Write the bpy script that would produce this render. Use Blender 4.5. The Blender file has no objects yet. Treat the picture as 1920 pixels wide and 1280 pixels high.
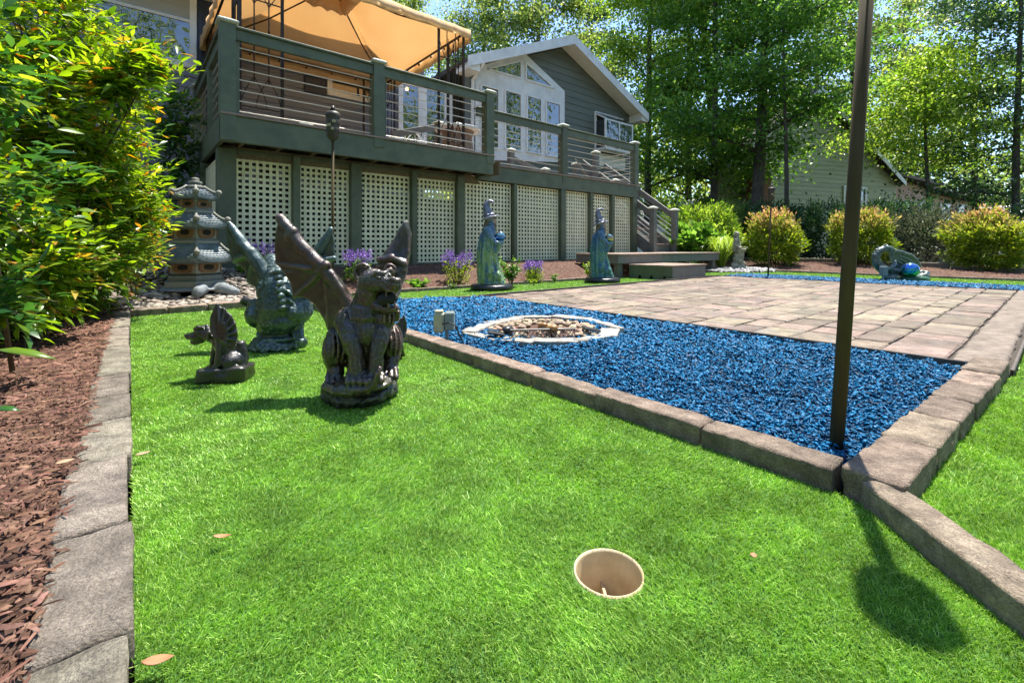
import bpy, bmesh, math, random
import numpy as np
from mathutils import Vector, Matrix, noise as mnoise

SC = bpy.context.scene
COL = SC.collection
random.seed(7)
RNG = np.random.default_rng(7)

# ------------------------------------------------------------------ camera, sky, sun, exposure
FPX, HOR, CAMH = 860.0, 463.0, 0.53          # focal length in photo pixels, horizon row, eye height
AZ = math.atan2(960 - 243, FPX)              # the house's depth axis is +Y; the camera looks AZ to its right
F = Vector((math.sin(AZ), math.cos(AZ), 0)); R = Vector((math.cos(AZ), -math.sin(AZ), 0))
cd = bpy.data.cameras.new('camera'); cam = bpy.data.objects.new('camera', cd); COL.objects.link(cam)
cam.location = (0, 0, CAMH); cam.rotation_euler = (math.pi / 2, 0, -AZ)
cd.sensor_width = 36; cd.lens = FPX / 1920 * 36; cd.shift_y = -(640 - HOR) / 1920
cd.clip_start = 0.02; cd.clip_end = 3000
SC.camera = cam
SUND = Vector((0.352, 0.083, 1.0)).normalized()
w = bpy.data.worlds.new('World'); SC.world = w; w.use_nodes = True
nt = w.node_tree; nt.nodes.clear()
sky = nt.nodes.new('ShaderNodeTexSky'); sky.sky_type = 'NISHITA'; sky.sun_disc = False
sky.sun_elevation = math.asin(SUND.z); sky.sun_rotation = math.atan2(SUND.x, SUND.y)
sky.altitude = 200; sky.air_density = 0.85; sky.dust_density = 0.15; sky.ozone_density = 2.0
bg = nt.nodes.new('ShaderNodeBackground'); bg.inputs[1].default_value = 0.15
out = nt.nodes.new('ShaderNodeOutputWorld')
hs = nt.nodes.new('ShaderNodeHueSaturation'); hs.inputs['Saturation'].default_value = 1.0
nt.links.new(sky.outputs[0], hs.inputs['Color']); nt.links.new(hs.outputs[0], bg.inputs[0]); nt.links.new(bg.outputs[0], out.inputs[0])
sd = bpy.data.lights.new('sun', 'SUN'); sd.energy = 4.4; sd.angle = math.radians(0.5); sd.color = (1.0, 0.95, 0.86)
sun = bpy.data.objects.new('sun', sd); COL.objects.link(sun)
sun.rotation_euler = SUND.to_track_quat('Z', 'Y').to_euler(); sun.location = (6, 2, 30)
SC.view_settings.view_transform = 'Standard'; SC.view_settings.look = 'None'
SC.view_settings.exposure = 1.4; SC.view_settings.gamma = 1.0; SC.view_settings.use_curve_mapping = False
SC.render.engine = 'CYCLES'
SC.cycles.max_bounces = 6; SC.cycles.diffuse_bounces = 3; SC.cycles.glossy_bounces = 3
SC.cycles.transmission_bounces = 4; SC.cycles.transparent_max_bounces = 6
SC.cycles.use_denoising = True
SC.cycles.sample_clamp_indirect = 6

# ------------------------------------------------------------------ surveying helpers (photo pixel + a known plane -> place)
def at_t(px, py, t):
    u = (px - 960) / FPX; v = (HOR - py) / FPX
    return Vector((0, 0, CAMH)) + (F + R * u) * t + Vector((0, 0, v * t))
def on_z(px, py, z):
    return at_t(px, py, (CAMH - z) * FPX / (py - HOR))
def on_y(px, py, y):
    u = (px - 960) / FPX
    return at_t(px, py, y / (F.y + u * R.y))
def on_x(px, py, x):
    u = (px - 960) / FPX
    return at_t(px, py, x / (F.x + u * R.x))
def depth(p):
    return F.x * p[0] + F.y * p[1]
def sstep(a, b, x):
    t = min(1, max(0, (x - a) / (b - a))); return t * t * (3 - 2 * t)
def H(x, y):
    """height of the soil"""
    a = sstep(4.95, 5.95, y) * 0.26 * (1 - sstep(9.8, 11.5, x)) * sstep(-1.5, 0.2, x)
    b = sstep(10.4, 13, x) * 0.15 * sstep(-1, 4, y)
    c = 0.035 + 0.05 * sstep(-0.1, -2, x) if x < -0.05 else 0
    return max(a, b, c)
HV = lambda P: np.array([H(p[0], p[1]) for p in P])

# ------------------------------------------------------------------ materials
def S(r, g=None, b=None):
    """sRGB 0-255 -> linear"""
    if g is None: g = b = r
    f = lambda c: (c / 255 / 12.92) if c / 255 <= .04045 else ((c / 255 + .055) / 1.055) ** 2.4
    return (f(r), f(g), f(b), 1)
def col(c):
    return tuple(c) if len(c) == 4 else (c[0], c[1], c[2], 1)
class NT:
    def __init__(s, name):
        s.m = bpy.data.materials.new(name); s.m.use_nodes = True; s.t = s.m.node_tree; s.t.nodes.clear()
        s.out = s.n('ShaderNodeOutputMaterial')
    def n(s, typ, **kw):
        x = s.t.nodes.new(typ)
        for k, v in kw.items(): setattr(x, k, v)
        return x
    def l(s, a, b): s.t.links.new(a, b)
    def noise(s, co, scale, detail=4, rough=.6, dist=0):
        x = s.n('ShaderNodeTexNoise'); x.inputs['Scale'].default_value = scale; x.inputs['Detail'].default_value = detail
        x.inputs['Roughness'].default_value = rough; x.inputs['Distortion'].default_value = dist
        if co is not None: s.l(co, x.inputs['Vector'])
        return x.outputs['Fac']
    def ramp(s, fac, cols, lo=.3, hi=.7):
        x = s.n('ShaderNodeValToRGB'); e = x.color_ramp.elements; n = len(cols)
        while len(e) < n: e.new(.5)
        for i, c in enumerate(cols):
            e[i].position = lo + (hi - lo) * i / max(1, n - 1); e[i].color = col(c)
        s.l(fac, x.inputs[0]); return x.outputs[0]
    def mix(s, fac, a, b, mode='MIX'):
        x = s.n('ShaderNodeMix', data_type='RGBA', blend_type=mode)
        for sock, v in ((x.inputs[0], fac), (x.inputs[6], a), (x.inputs[7], b)):
            if hasattr(v, 'links'): s.l(v, sock)
            else: sock.default_value = v if isinstance(v, (int, float)) else col(v)
        return x.outputs[2]
    def math(s, op, a, b=0.0, c=None):
        x = s.n('ShaderNodeMath', operation=op)
        for i, v in enumerate((a, b) if c is None else (a, b, c)):
            if hasattr(v, 'links'): s.l(v, x.inputs[i])
            else: x.inputs[i].default_value = v
        return x.outputs[0]
    def hsv(s, c, h=None, sat=None, val=None):
        x = s.n('ShaderNodeHueSaturation'); s.l(c, x.inputs['Color'])
        for k, v in (('Hue', h), ('Saturation', sat), ('Value', val)):
            if v is None: continue
            if hasattr(v, 'links'): s.l(v, x.inputs[k])
            else: x.inputs[k].default_value = v
        return x.outputs[0]
    def bump(s, hgt, dist, strength=1, prev=None):
        x = s.n('ShaderNodeBump'); x.inputs['Strength'].default_value = strength; x.inputs['Distance'].default_value = dist
        s.l(hgt, x.inputs['Height'])
        if prev is not None: s.l(prev, x.inputs['Normal'])
        return x.outputs[0]
def mat(name, cols, scale=6, rough=.6, metal=0, detail=5, lo=.3, hi=.7, bump=0, bscale=40, island=0, orand=0, hue=0,
        spec=.5, stretch=None, rvar=0, point=None, dirt=None, coat=0, speck=None):
    """general painted / mineral / wood surface: noise between colours, per piece shifts, fine relief, worn ridges, blotches"""
    a = NT(name); tc = a.n('ShaderNodeTexCoord'); co = tc.outputs['Object']
    oi = a.n('ShaderNodeObjectInfo')
    off = a.n('ShaderNodeVectorMath', operation='MULTIPLY_ADD')
    a.l(oi.outputs['Random'], off.inputs[0]); off.inputs[1].default_value = (17, 31, 23); a.l(co, off.inputs[2])
    co = off.outputs[0]
    if stretch:
        mp = a.n('ShaderNodeMapping'); mp.inputs['Scale'].default_value = stretch; a.l(co, mp.inputs[0]); co = mp.outputs[0]
    c = a.ramp(a.noise(co, scale, detail), cols, lo, hi) if len(cols) > 1 else None
    if c is None:
        rgb = a.n('ShaderNodeRGB'); rgb.outputs[0].default_value = col(cols[0]); c = rgb.outputs[0]
    if dirt:
        dc, ds, amt = dirt
        c = a.mix(a.math('MULTIPLY', a.ramp(a.noise(co, ds, 6, .7), [(0, 0, 0), (1, 1, 1)], .48, .68), amt), c, dc)
    if point:
        g = a.n('ShaderNodeNewGeometry')
        c = a.mix(a.ramp(g.outputs['Pointiness'], [(0, 0, 0), (1, 1, 1)], point[1], point[2]), c, point[0])
    if speck:
        sc_, samt = speck
        vo = a.n('ShaderNodeTexVoronoi'); vo.inputs['Scale'].default_value = sc_; a.l(co, vo.inputs['Vector'])
        sp_ = a.n('ShaderNodeSeparateColor'); a.l(vo.outputs['Color'], sp_.inputs[0])
        c = a.hsv(c, None, None, a.math('MULTIPLY_ADD', sp_.outputs[0], 2 * samt, 1 - samt))
    if island or orand:
        g = a.n('ShaderNodeNewGeometry')
        rv = g.outputs['Random Per Island'] if island else oi.outputs['Random']
        k = island or orand
        h = a.math('MULTIPLY_ADD', a.math('FRACT', a.math('MULTIPLY', rv, 7.31)), hue * 2, .5 - hue) if hue else None
        c = a.hsv(c, h, None, a.math('MULTIPLY_ADD', rv, 2 * k, 1 - k))
    p = a.n('ShaderNodeBsdfPrincipled'); a.l(c, p.inputs['Base Color'])
    p.inputs['Roughness'].default_value = rough; p.inputs['Metallic'].default_value = metal
    p.inputs['Specular IOR Level'].default_value = spec; p.inputs['Coat Weight'].default_value = coat
    if rvar:
        a.l(a.math('MULTIPLY_ADD', a.noise(co, scale * 3, 4), rvar, rough - rvar / 2), p.inputs['Roughness'])
    if bump: a.l(a.bump(a.noise(co, bscale, 6, .65), bump), p.inputs['Normal'])
    a.l(p.outputs[0], a.out.inputs[0]); return a.m
def foliage(name, cols, trans=.4, rough=.4, clump=0, tip=None, spec=.4, glow=1.0):
    """leaves: colour per leaf, light passing through; tip = (colour, z_low, z_high): new growth of another colour"""
    a = NT(name); g = a.n('ShaderNodeNewGeometry'); tc = a.n('ShaderNodeTexCoord')
    c = a.ramp(g.outputs['Random Per Island'], cols, 0, 1)
    if clump:
        c = a.hsv(c, None, None, a.math('MULTIPLY_ADD', a.noise(tc.outputs['Object'], clump, 3), 1.1, .45))
    if tip:
        sx = a.n('ShaderNodeSeparateXYZ'); a.l(tc.outputs['Object'], sx.inputs[0])
        mr = a.n('ShaderNodeMapRange'); a.l(sx.outputs[2], mr.inputs[0]); mr.inputs[1].default_value = tip[1]; mr.inputs[2].default_value = tip[2]
        f = a.math('MULTIPLY', mr.outputs[0], a.ramp(a.math('FRACT', a.math('MULTIPLY', g.outputs['Random Per Island'], 13.7)), [(0, 0, 0), (1, 1, 1)], .25, .6))
        c = a.mix(f, c, tip[0])
    p = a.n('ShaderNodeBsdfPrincipled'); a.l(c, p.inputs['Base Color']); p.inputs['Roughness'].default_value = rough
    p.inputs['Specular IOR Level'].default_value = spec
    tr = a.n('ShaderNodeBsdfTranslucent')
    a.l(a.mix(.75, c, a.hsv(c, .485, 1.1, 1.9 * glow)), tr.inputs[0])
    ms = a.n('ShaderNodeMixShader'); ms.inputs[0].default_value = trans
    a.l(p.outputs[0], ms.inputs[1]); a.l(tr.outputs[0], ms.inputs[2]); a.l(ms.outputs[0], a.out.inputs[0]); return a.m

# ------------------------------------------------------------------ objects
WL = {}
def link(o, parent=None, wloc=(0, 0, 0)):
    COL.objects.link(o); wloc = Vector(wloc); WL[o.name] = wloc
    if parent is not None:
        o.parent = parent; o.location = wloc - WL[parent.name]
    else: o.location = wloc
    return o
def tag(o, label=None, cat=None, group=None, kind=None):
    if label: o['label'] = label
    if cat: o['category'] = cat
    if group: o['group'] = group
    if kind: o['kind'] = kind
    return o
def thing(name, label, cat, loc=(0, 0, 0), group=None, kind=None):
    o = bpy.data.objects.new(name, None); o.empty_display_size = .1
    link(o, None, loc); return tag(o, label, cat, group, kind)
def inst(name, me, parent, wloc, rot=None, scale=None):
    o = bpy.data.objects.new(name, me); link(o, parent, wloc)
    if rot is not None: o.rotation_euler = rot
    if scale is not None: o.scale = scale
    return o
def copy_tree(o, parent=None):
    c = o.copy(); COL.objects.link(c); WL[c.name] = WL.get(o.name, Vector())
    if parent is not None: c.parent = parent
    for ch in list(o.children): copy_tree(ch, c)
    return c
def mesh_np(name, V, T, smooth=False):
    V = np.ascontiguousarray(V, dtype=np.float32); T = np.ascontiguousarray(T, dtype=np.int32)
    me = bpy.data.meshes.new(name); k = T.shape[1]
    me.vertices.add(len(V)); me.vertices.foreach_set('co', V.ravel())
    me.loops.add(T.size); me.loops.foreach_set('vertex_index', T.ravel())
    me.polygons.add(len(T)); me.polygons.foreach_set('loop_start', np.arange(0, T.size, k, dtype=np.int32))
    me.polygons.foreach_set('loop_total', np.full(len(T), k, dtype=np.int32))
    if smooth: me.polygons.foreach_set('use_smooth', np.ones(len(T), dtype=bool))
    me.update(calc_edges=True); return me
def obj_np(name, V, T, m, parent=None, origin=(0, 0, 0), smooth=False):
    me = mesh_np(name, np.asarray(V) - np.asarray(origin, dtype=float), T, smooth); me.materials.append(m)
    return link(bpy.data.objects.new(name, me), parent, origin)

class MB:
    """collects shapes given in place (world metres); build() links them as ONE mesh object"""
    def __init__(s): s.v = []; s.f = []
    def add(s, vs, fs):
        b = len(s.v); s.v += [Vector(v) for v in vs]; s.f += [tuple(b + i for i in f) for f in fs]; return s
    def box(s, a, b):
        (x0, y0, z0), (x1, y1, z1) = a, b
        return s.add([(x0, y0, z0), (x1, y0, z0), (x1, y1, z0), (x0, y1, z0), (x0, y0, z1), (x1, y0, z1), (x1, y1, z1), (x0, y1, z1)],
                     [(3, 2, 1, 0), (4, 5, 6, 7), (0, 1, 5, 4), (1, 2, 6, 5), (2, 3, 7, 6), (3, 0, 4, 7)])
    def cbox(s, a, b, r=.004, M=None):
        a = Vector(a); b = Vector(b); c = (a + b) / 2; h = Vector([abs(q) / 2 for q in (b - a)]); r = min(r, min(h) * .45)
        idx = {}; vs = []
        for sx in (-1, 1):
            for sy in (-1, 1):
                for sz in (-1, 1):
                    for ax in range(3):
                        q = [sx * (h.x - r), sy * (h.y - r), sz * (h.z - r)]
                        q[ax] = (sx, sy, sz)[ax] * h[ax]
                        idx[(sx, sy, sz, ax)] = len(vs); v = Vector(q); vs.append((M @ v if M else v) + c)
        fs = []
        for ax in range(3):
            o1, o2 = [i for i in range(3) if i != ax]
            for sg in (-1, 1):
                q = []
                for (p1, p2) in ((-1, -1), (1, -1), (1, 1), (-1, 1)):
                    k = [0, 0, 0]; k[ax] = sg; k[o1] = p1; k[o2] = p2; q.append(idx[(*k, ax)])
                fs.append(q if (sg > 0) == (ax != 1) else q[::-1])
            for p1 in (-1, 1):
                for p2 in (-1, 1):
                    k0 = [0, 0, 0]; k0[o1] = p1; k0[o2] = p2; k1 = list(k0); k0[ax] = -1; k1[ax] = 1
                    fs.append([idx[(*k0, o1)], idx[(*k1, o1)], idx[(*k1, o2)], idx[(*k0, o2)]])
        for sx in (-1, 1):
            for sy in (-1, 1):
                for sz in (-1, 1): fs.append([idx[(sx, sy, sz, i)] for i in range(3)])
        return s.add(vs, fs)
    def beam(s, p, q, w, h, r=.004, up=Vector((0, 0, 1))):
        """bar from p to q, w wide, h high"""
        p = Vector(p); q = Vector(q); d = (q - p); L = d.length; d.normalize()
        x = d.cross(up)
        x = Vector((1, 0, 0)) if x.length < 1e-5 else x.normalized()
        z = x.cross(d)
        M = Matrix((x, d, z)).transposed(); c = (p + q) / 2
        return s.cbox(c - Vector((w / 2, L / 2, h / 2)), c + Vector((w / 2, L / 2, h / 2)), r, M)
    def tube(s, path, rad, n=8, cap=True):
        P = [Vector(p) for p in path]; m = len(P)
        if isinstance(rad, (int, float)): rad = [rad] * m
        d0 = (P[1] - P[0]).normalized(); x = d0.orthogonal().normalized(); vs = []; fs = []
        for i in range(m):
            d = (P[min(i + 1, m - 1)] - P[max(i - 1, 0)])
            d = d.normalized() if d.length > 1e-9 else d0
            x = (x - d * x.dot(d)); x = x.normalized() if x.length > 1e-6 else d.orthogonal().normalized(); y = d.cross(x)
            for k in range(n):
                a = 2 * math.pi * k / n; vs.append(P[i] + (x * math.cos(a) + y * math.sin(a)) * rad[i])
        for i in range(m - 1):
            for k in range(n):
                fs.append((i * n + k, i * n + (k + 1) % n, (i + 1) * n + (k + 1) % n, (i + 1) * n + k))
        if cap: fs += [tuple(range(n))[::-1], tuple(range((m - 1) * n, m * n))]
        return s.add(vs, fs)
    def lathe(s, prof, c, n=20, ax=1, ay=1, rot=0, wob=None):
        c = Vector(c); vs = []; fs = []; m = len(prof)
        for (r, z) in prof:
            for k in range(n):
                a = 2 * math.pi * k / n + rot; q = r * (wob(a, z) if wob else 1)
                vs.append(c + Vector((q * ax * math.cos(a), q * ay * math.sin(a), z)))
        for i in range(m - 1):
            for k in range(n): fs.append((i * n + k, i * n + (k + 1) % n, (i + 1) * n + (k + 1) % n, (i + 1) * n + k))
        fs += [tuple(range(n))[::-1], tuple(range((m - 1) * n, m * n))]
        return s.add(vs, fs)
    def ell(s, c, rad, M=None, n=14, m=9):
        c = Vector(c); rad = (rad,) * 3 if isinstance(rad, (int, float)) else rad; vs = []; fs = []
        for i in range(1, m):
            th = math.pi * i / m
            for k in range(n):
                a = 2 * math.pi * k / n
                v = Vector((rad[0] * math.sin(th) * math.cos(a), rad[1] * math.sin(th) * math.sin(a), -rad[2] * math.cos(th)))
                vs.append(c + (M @ v if M else v))
        for sg in (-1, 1):
            v = Vector((0, 0, sg * rad[2])); vs.append(c + (M @ v if M else v))
        b = (m - 1) * n
        for i in range(m - 2):
            for k in range(n): fs.append((i * n + k, i * n + (k + 1) % n, (i + 1) * n + (k + 1) % n, (i + 1) * n + k))
        for k in range(n):
            fs.append(((k + 1) % n, k, b)); fs.append(((m - 2) * n + k, (m - 2) * n + (k + 1) % n, b + 1))
        return s.add(vs, fs)
    def limb(s, pts, n=10):
        """rounded chain of (point, radius) pieces"""
        P = [p for p, r in pts]; Rr = [r for p, r in pts]
        s.tube(P, Rr, n)
        for p, r in pts: s.ell(p, r * 1.0, None, n, 6)
        return s
    def prism(s, poly, d):
        """polygon (world points) extruded by vector d"""
        n = len(poly); d = Vector(d); P = [Vector(p) for p in poly]
        return s.add(P + [p + d for p in P], [tuple(range(n))[::-1], tuple(range(n, 2 * n))] + [(i, (i + 1) % n, n + (i + 1) % n, n + i) for i in range(n)])
    def fan(s, c, ring, d):
        """star shaped sheet of thickness d around c, closed"""
        n = len(ring); d = Vector(d) / 2; P = [Vector(p) for p in ring]; c = Vector(c)
        vs = [p - d for p in P] + [p + d for p in P] + [c - d, c + d]
        fs = []
        for i in range(n):
            j = (i + 1) % n
            fs += [(j, i, 2 * n), (n + i, n + j, 2 * n + 1), (i, j, n + j, n + i)]
        return s.add(vs, fs)
    def mesh(s, name, origin=(0, 0, 0), smooth=False):
        o = Vector(origin); me = bpy.data.meshes.new(name); me.from_pydata([tuple(v - o) for v in s.v], [], s.f)
        if smooth: me.polygons.foreach_set('use_smooth', [True] * len(me.polygons))
        me.update(); return me
    def build(s, name, m, parent=None, origin=None, smooth=False):
        if origin is None:
            if parent is not None or not s.v:
                n = len(s.v); c = Vector((0, 0, 0))
                for v in s.v: c += v
                origin = c / max(1, n)
            else: origin = (0, 0, 0)
        me = s.mesh(name, origin, smooth); me.materials.append(m)
        bm = bmesh.new(); bm.from_mesh(me); bmesh.ops.recalc_face_normals(bm, faces=bm.faces); bm.to_mesh(me); bm.free()
        return link(bpy.data.objects.new(name, me), parent, origin)

def sculpt(name, mb, m, parent, voxel, smooth=3, disp=(), origin=None):
    """fuse the overlapping masses of mb into one continuous skin, then add relief"""
    me = mb.mesh(name)
    o = bpy.data.objects.new(name, me); COL.objects.link(o)
    r = o.modifiers.new('r', 'REMESH'); r.mode = 'VOXEL'; r.voxel_size = voxel; r.use_smooth_shade = True
    if smooth:
        q = o.modifiers.new('s', 'SMOOTH'); q.factor = .5; q.iterations = smooth
    bpy.context.view_layer.update()
    dg = bpy.context.evaluated_depsgraph_get()
    nm = bpy.data.meshes.new_from_object(o.evaluated_get(dg)); nm.name = name
    bpy.data.objects.remove(o); bpy.data.meshes.remove(me)
    n = len(nm.vertices); co = np.empty(n * 3, np.float32); no = np.empty(n * 3, np.float32)
    nm.vertices.foreach_get('co', co); nm.vertex_normals.foreach_get('vector', no)
    co = co.reshape(-1, 3); no = no.reshape(-1, 3)
    for (sc, amp, kind) in disp:
        d = np.empty(n, np.float32)
        for i in range(n):
            p = Vector(co[i] * sc)
            d[i] = mnoise.noise(p) if kind == 'n' else (1 - 2 * abs(mnoise.noise(p)) if kind == 'r' else mnoise.turbulence(p, 3, True) - .5)
        co = co + no * (d * amp)[:, None]
    if origin is None: origin = WL[parent.name] if parent is not None else (0, 0, 0)
    co = co - np.array(origin, np.float32)
    nm.vertices.foreach_set('co', co.ravel().astype(np.float32))
    nm.polygons.foreach_set('use_smooth', np.ones(len(nm.polygons), bool)); nm.update()
    nm.materials.clear(); nm.materials.append(m)
    return link(bpy.data.objects.new(name, nm), parent, origin)

def rough_block(l, w, h, seed, amp=.005, rnd=.012, cuts=6, fine=.5):
    """hewn block, l along x, standing on z=0"""
    bm = bmesh.new(); bmesh.ops.create_cube(bm, size=1.0)
    bmesh.ops.subdivide_edges(bm, edges=bm.edges[:], cuts=cuts, use_grid_fill=True)
    o = Vector((seed * 3.7, seed * 1.3, seed * 7.1))
    for v in bm.verts:
        p = Vector((v.co.x * l, v.co.y * w, v.co.z * h)); hh = Vector((l / 2, w / 2, h / 2))
        q = Vector([max(-hh[i] + rnd, min(hh[i] - rnd, p[i])) for i in range(3)]); d = p - q
        if d.length > 1e-6: p = q + d.normalized() * rnd
        n = mnoise.noise(p * 14 + o) * amp + mnoise.noise(p * 45 + o) * amp * fine
        dirv = Vector((p.x / l * .3, p.y / w, p.z / h)).normalized()
        v.co = p + dirv * n + Vector((0, 0, h / 2))
    for f in bm.faces: f.smooth = True
    bmesh.ops.triangulate(bm, faces=bm.faces[:])
    me = bpy.data.meshes.new('block'); bm.to_mesh(me); bm.free(); return me

# ------------------------------------------------------------------ scattered pieces as arrays
def unit(a): return a / np.maximum(1e-9, np.linalg.norm(a, axis=1, keepdims=True))
def leaves(P, L, Wd, rng, up=.7, droop=.1, dirs=None, fold=.12, nrm=None):
    """folded leaves of two triangles at points P"""
    n = len(P); d = rng.normal(size=(n, 3)) if dirs is None else dirs + rng.normal(size=(n, 3)) * .35
    d[:, 2] -= droop; d = unit(d)
    nn = rng.normal(size=(n, 3)) * (1 - up); nn[:, 2] += up
    if nrm is not None: nn = nn + nrm
    s = unit(np.cross(d, nn)); nn = unit(np.cross(s, d))
    L = np.broadcast_to(L, n)[:, None]; Wd = np.broadcast_to(Wd, n)[:, None]
    mid = P + d * L * .45
    V = np.stack([P, mid + s * Wd * .5 + nn * Wd * fold, P + d * L - nn * L * .08, mid - s * Wd * .5 + nn * Wd * fold], 1).reshape(-1, 3)
    b = np.arange(n)[:, None] * 4
    T = np.concatenate([b + [0, 1, 2], b + [0, 2, 3]], 1).reshape(-1, 3)
    return V, T
def leaves6(P, L, Wd, rng, dirs, nn, curl=.15, fold=.1):
    """better leaves (pointed oval, six triangles) for plants near the eye"""
    n = len(P); d = unit(dirs); s = unit(np.cross(d, nn)); nn = unit(np.cross(s, d))
    L = np.broadcast_to(L, n)[:, None]; Wd = np.broadcast_to(Wd, n)[:, None]
    a = P + d * L * .28 + s * Wd * .42 + nn * Wd * fold; a2 = P + d * L * .28 - s * Wd * .42 + nn * Wd * fold
    c = P + d * L * .58 + s * Wd * .46 + nn * (Wd * fold - L * curl * .3); c2 = P + d * L * .58 - s * Wd * .46 + nn * (Wd * fold - L * curl * .3)
    m = P + d * L * .45 - nn * L * curl * .1; e = P + d * L - nn * L * curl
    V = np.stack([P, a, c, e, c2, a2, m], 1).reshape(-1, 3); b = np.arange(n)[:, None] * 7
    T = np.concatenate([b + [0, 1, 6], b + [1, 2, 6], b + [2, 3, 6], b + [3, 4, 6], b + [4, 5, 6], b + [5, 0, 6]], 1).reshape(-1, 3)
    return V, T
def chips(P, L, Wd, Th, rng, tilt=.35, nrmz=None, taper=.6, closed=False):
    """splinters: six-cornered wedges with six triangles"""
    n = len(P); az = rng.uniform(0, 2 * np.pi, n); el = rng.normal(0, tilt, n)
    d = np.stack([np.cos(az) * np.cos(el), np.sin(az) * np.cos(el), np.sin(el)], 1)
    up = rng.normal(size=(n, 3)) * .35; up[:, 2] += 1; s = unit(np.cross(d, up)); u = unit(np.cross(s, d))
    L = np.broadcast_to(L, n)[:, None]; Wd = np.broadcast_to(Wd, n)[:, None]; Th = np.broadcast_to(Th, n)[:, None]
    r = lambda lo, hi: rng.uniform(lo, hi, (n, 1))
    V = np.stack([P - d * L * .5 - s * Wd * r(.2, .5), P - d * L * r(.3, .5) + s * Wd * r(.1, .5),
                  P + d * L * r(.3, .5) + s * Wd * r(.1, .5) * taper * 1.4, P + d * L * .5 - s * Wd * r(.1, .5) * taper,
                  P - d * L * r(.1, .3) + u * Th, P + d * L * r(.1, .3) + u * Th], 1).reshape(-1, 3)
    b = np.arange(n)[:, None] * 6
    T = np.concatenate([b + [0, 3, 4], b + [3, 5, 4], b + [1, 4, 5], b + [1, 5, 2], b + [0, 4, 1], b + [3, 2, 5]] + ([b + [0, 1, 2], b + [0, 2, 3]] if closed else []), 1).reshape(-1, 3)
    return V, T
def cat(parts):
    Vs, Ts, o = [], [], 0
    for V, T in parts:
        Vs.append(V); Ts.append(T + o); o += len(V)
    return np.concatenate(Vs), np.concatenate(Ts)
def inpoly(P, poly):
    x, y = P[:, 0], P[:, 1]; ins = np.zeros(len(P), bool); n = len(poly)
    for i in range(n):
        x0, y0 = poly[i]; x1, y1 = poly[(i + 1) % n]
        c = ((y0 > y) != (y1 > y)) & (x < (x1 - x0) * (y - y0) / (y1 - y0 + 1e-12) + x0); ins ^= c
    return ins
def scatter(poly, dens, rng):
    """random points in a polygon; dens = pieces per m2"""
    xs = [p[0] for p in poly]; ys = [p[1] for p in poly]
    n = int((max(xs) - min(xs)) * (max(ys) - min(ys)) * dens)
    P = np.stack([rng.uniform(min(xs), max(xs), n), rng.uniform(min(ys), max(ys), n), np.zeros(n)], 1)
    return P[inpoly(P, poly)]
def lod(P, k):
    """keep what is near, thin out what is far"""
    d = np.maximum(.01, P[:, 0] * F.x + P[:, 1] * F.y)
    return P[RNG.uniform(size=len(P)) < np.minimum(1, k / d)]
def inview(P, m=1.35):
    a = P[:, 0] * F.x + P[:, 1] * F.y; b = P[:, 0] * R.x + P[:, 1] * R.y
    return P[(a > .2) & (np.abs(b) < a * m + .25)]
# ================================================================== the ground and what covers it
M_SOIL = mat('soil', [(.035, .03, .018), (.06, .06, .025), (.09, .085, .035)], 1.5, .9, bump=.03, bscale=12)
M_TURFBASE = mat('turf_backing', [(.035, .10, .01), (.05, .14, .015)], 8, .9)
M_DIRT = mat('bed_soil', [(.05, .025, .016), (.10, .05, .032), (.16, .09, .06)], 30, .95, bump=.012, bscale=60)
M_BARK = mat('bark_mulch', [(.07, .034, .023), (.135, .07, .047), (.215, .125, .092)], 25, .85, island=.6, hue=.014, bump=.002, bscale=160, spec=.2, stretch=(1, 1, 3))
M_BLUEBASE = mat('blue_bed_floor', [(.003, .03, .07), (.005, .05, .115)], 60, .9)
def blue_mat():
    a = NT('blue_rubber'); g = a.n('ShaderNodeNewGeometry')
    c = a.ramp(g.outputs['Random Per Island'], [(.001, .019, .048), (.002, .056, .135), (.004, .11, .25), (.008, .17, .37), (.003, .08, .19), (.03, .22, .42)], 0, 1)
    p = a.n('ShaderNodeBsdfPrincipled'); a.l(c, p.inputs['Base Color']); p.inputs['Roughness'].default_value = .42
    p.inputs['Specular IOR Level'].default_value = .18
    tc = a.n('ShaderNodeTexCoord'); a.l(a.bump(a.noise(tc.outputs['Object'], 220, 4), .003), p.inputs['Normal'])
    a.l(p.outputs[0], a.out.inputs[0]); return a.m
M_BLUE = blue_mat()
def turf_mat():
    a = NT('turf_blades'); g = a.n('ShaderNodeNewGeometry'); tc = a.n('ShaderNodeTexCoord')
    c = a.ramp(g.outputs['Random Per Island'], [(.085, .205, .016), (.150, .325, .027), (.235, .43, .05), (.46, .62, .17)], 0, 1)
    c = a.hsv(c, None, None, a.math('MULTIPLY_ADD', a.noise(tc.outputs['Object'], 7.5, 5, .7), 2.4, -.16))  # noise paints the leaning pile's light and dark patches into the colour
    p = a.n('ShaderNodeBsdfPrincipled'); a.l(c, p.inputs['Base Color']); p.inputs['Roughness'].default_value = .45
    p.inputs['Specular IOR Level'].default_value = .35
    tr = a.n('ShaderNodeBsdfTranslucent'); a.l(a.hsv(c, .49, 1.05, 1.5), tr.inputs[0])
    ms = a.n('ShaderNodeMixShader'); ms.inputs[0].default_value = .25
    a.l(p.outputs[0], ms.inputs[1]); a.l(tr.outputs[0], ms.inputs[2]); a.l(ms.outputs[0], a.out.inputs[0]); return a.m
M_TURF = turf_mat()

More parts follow.
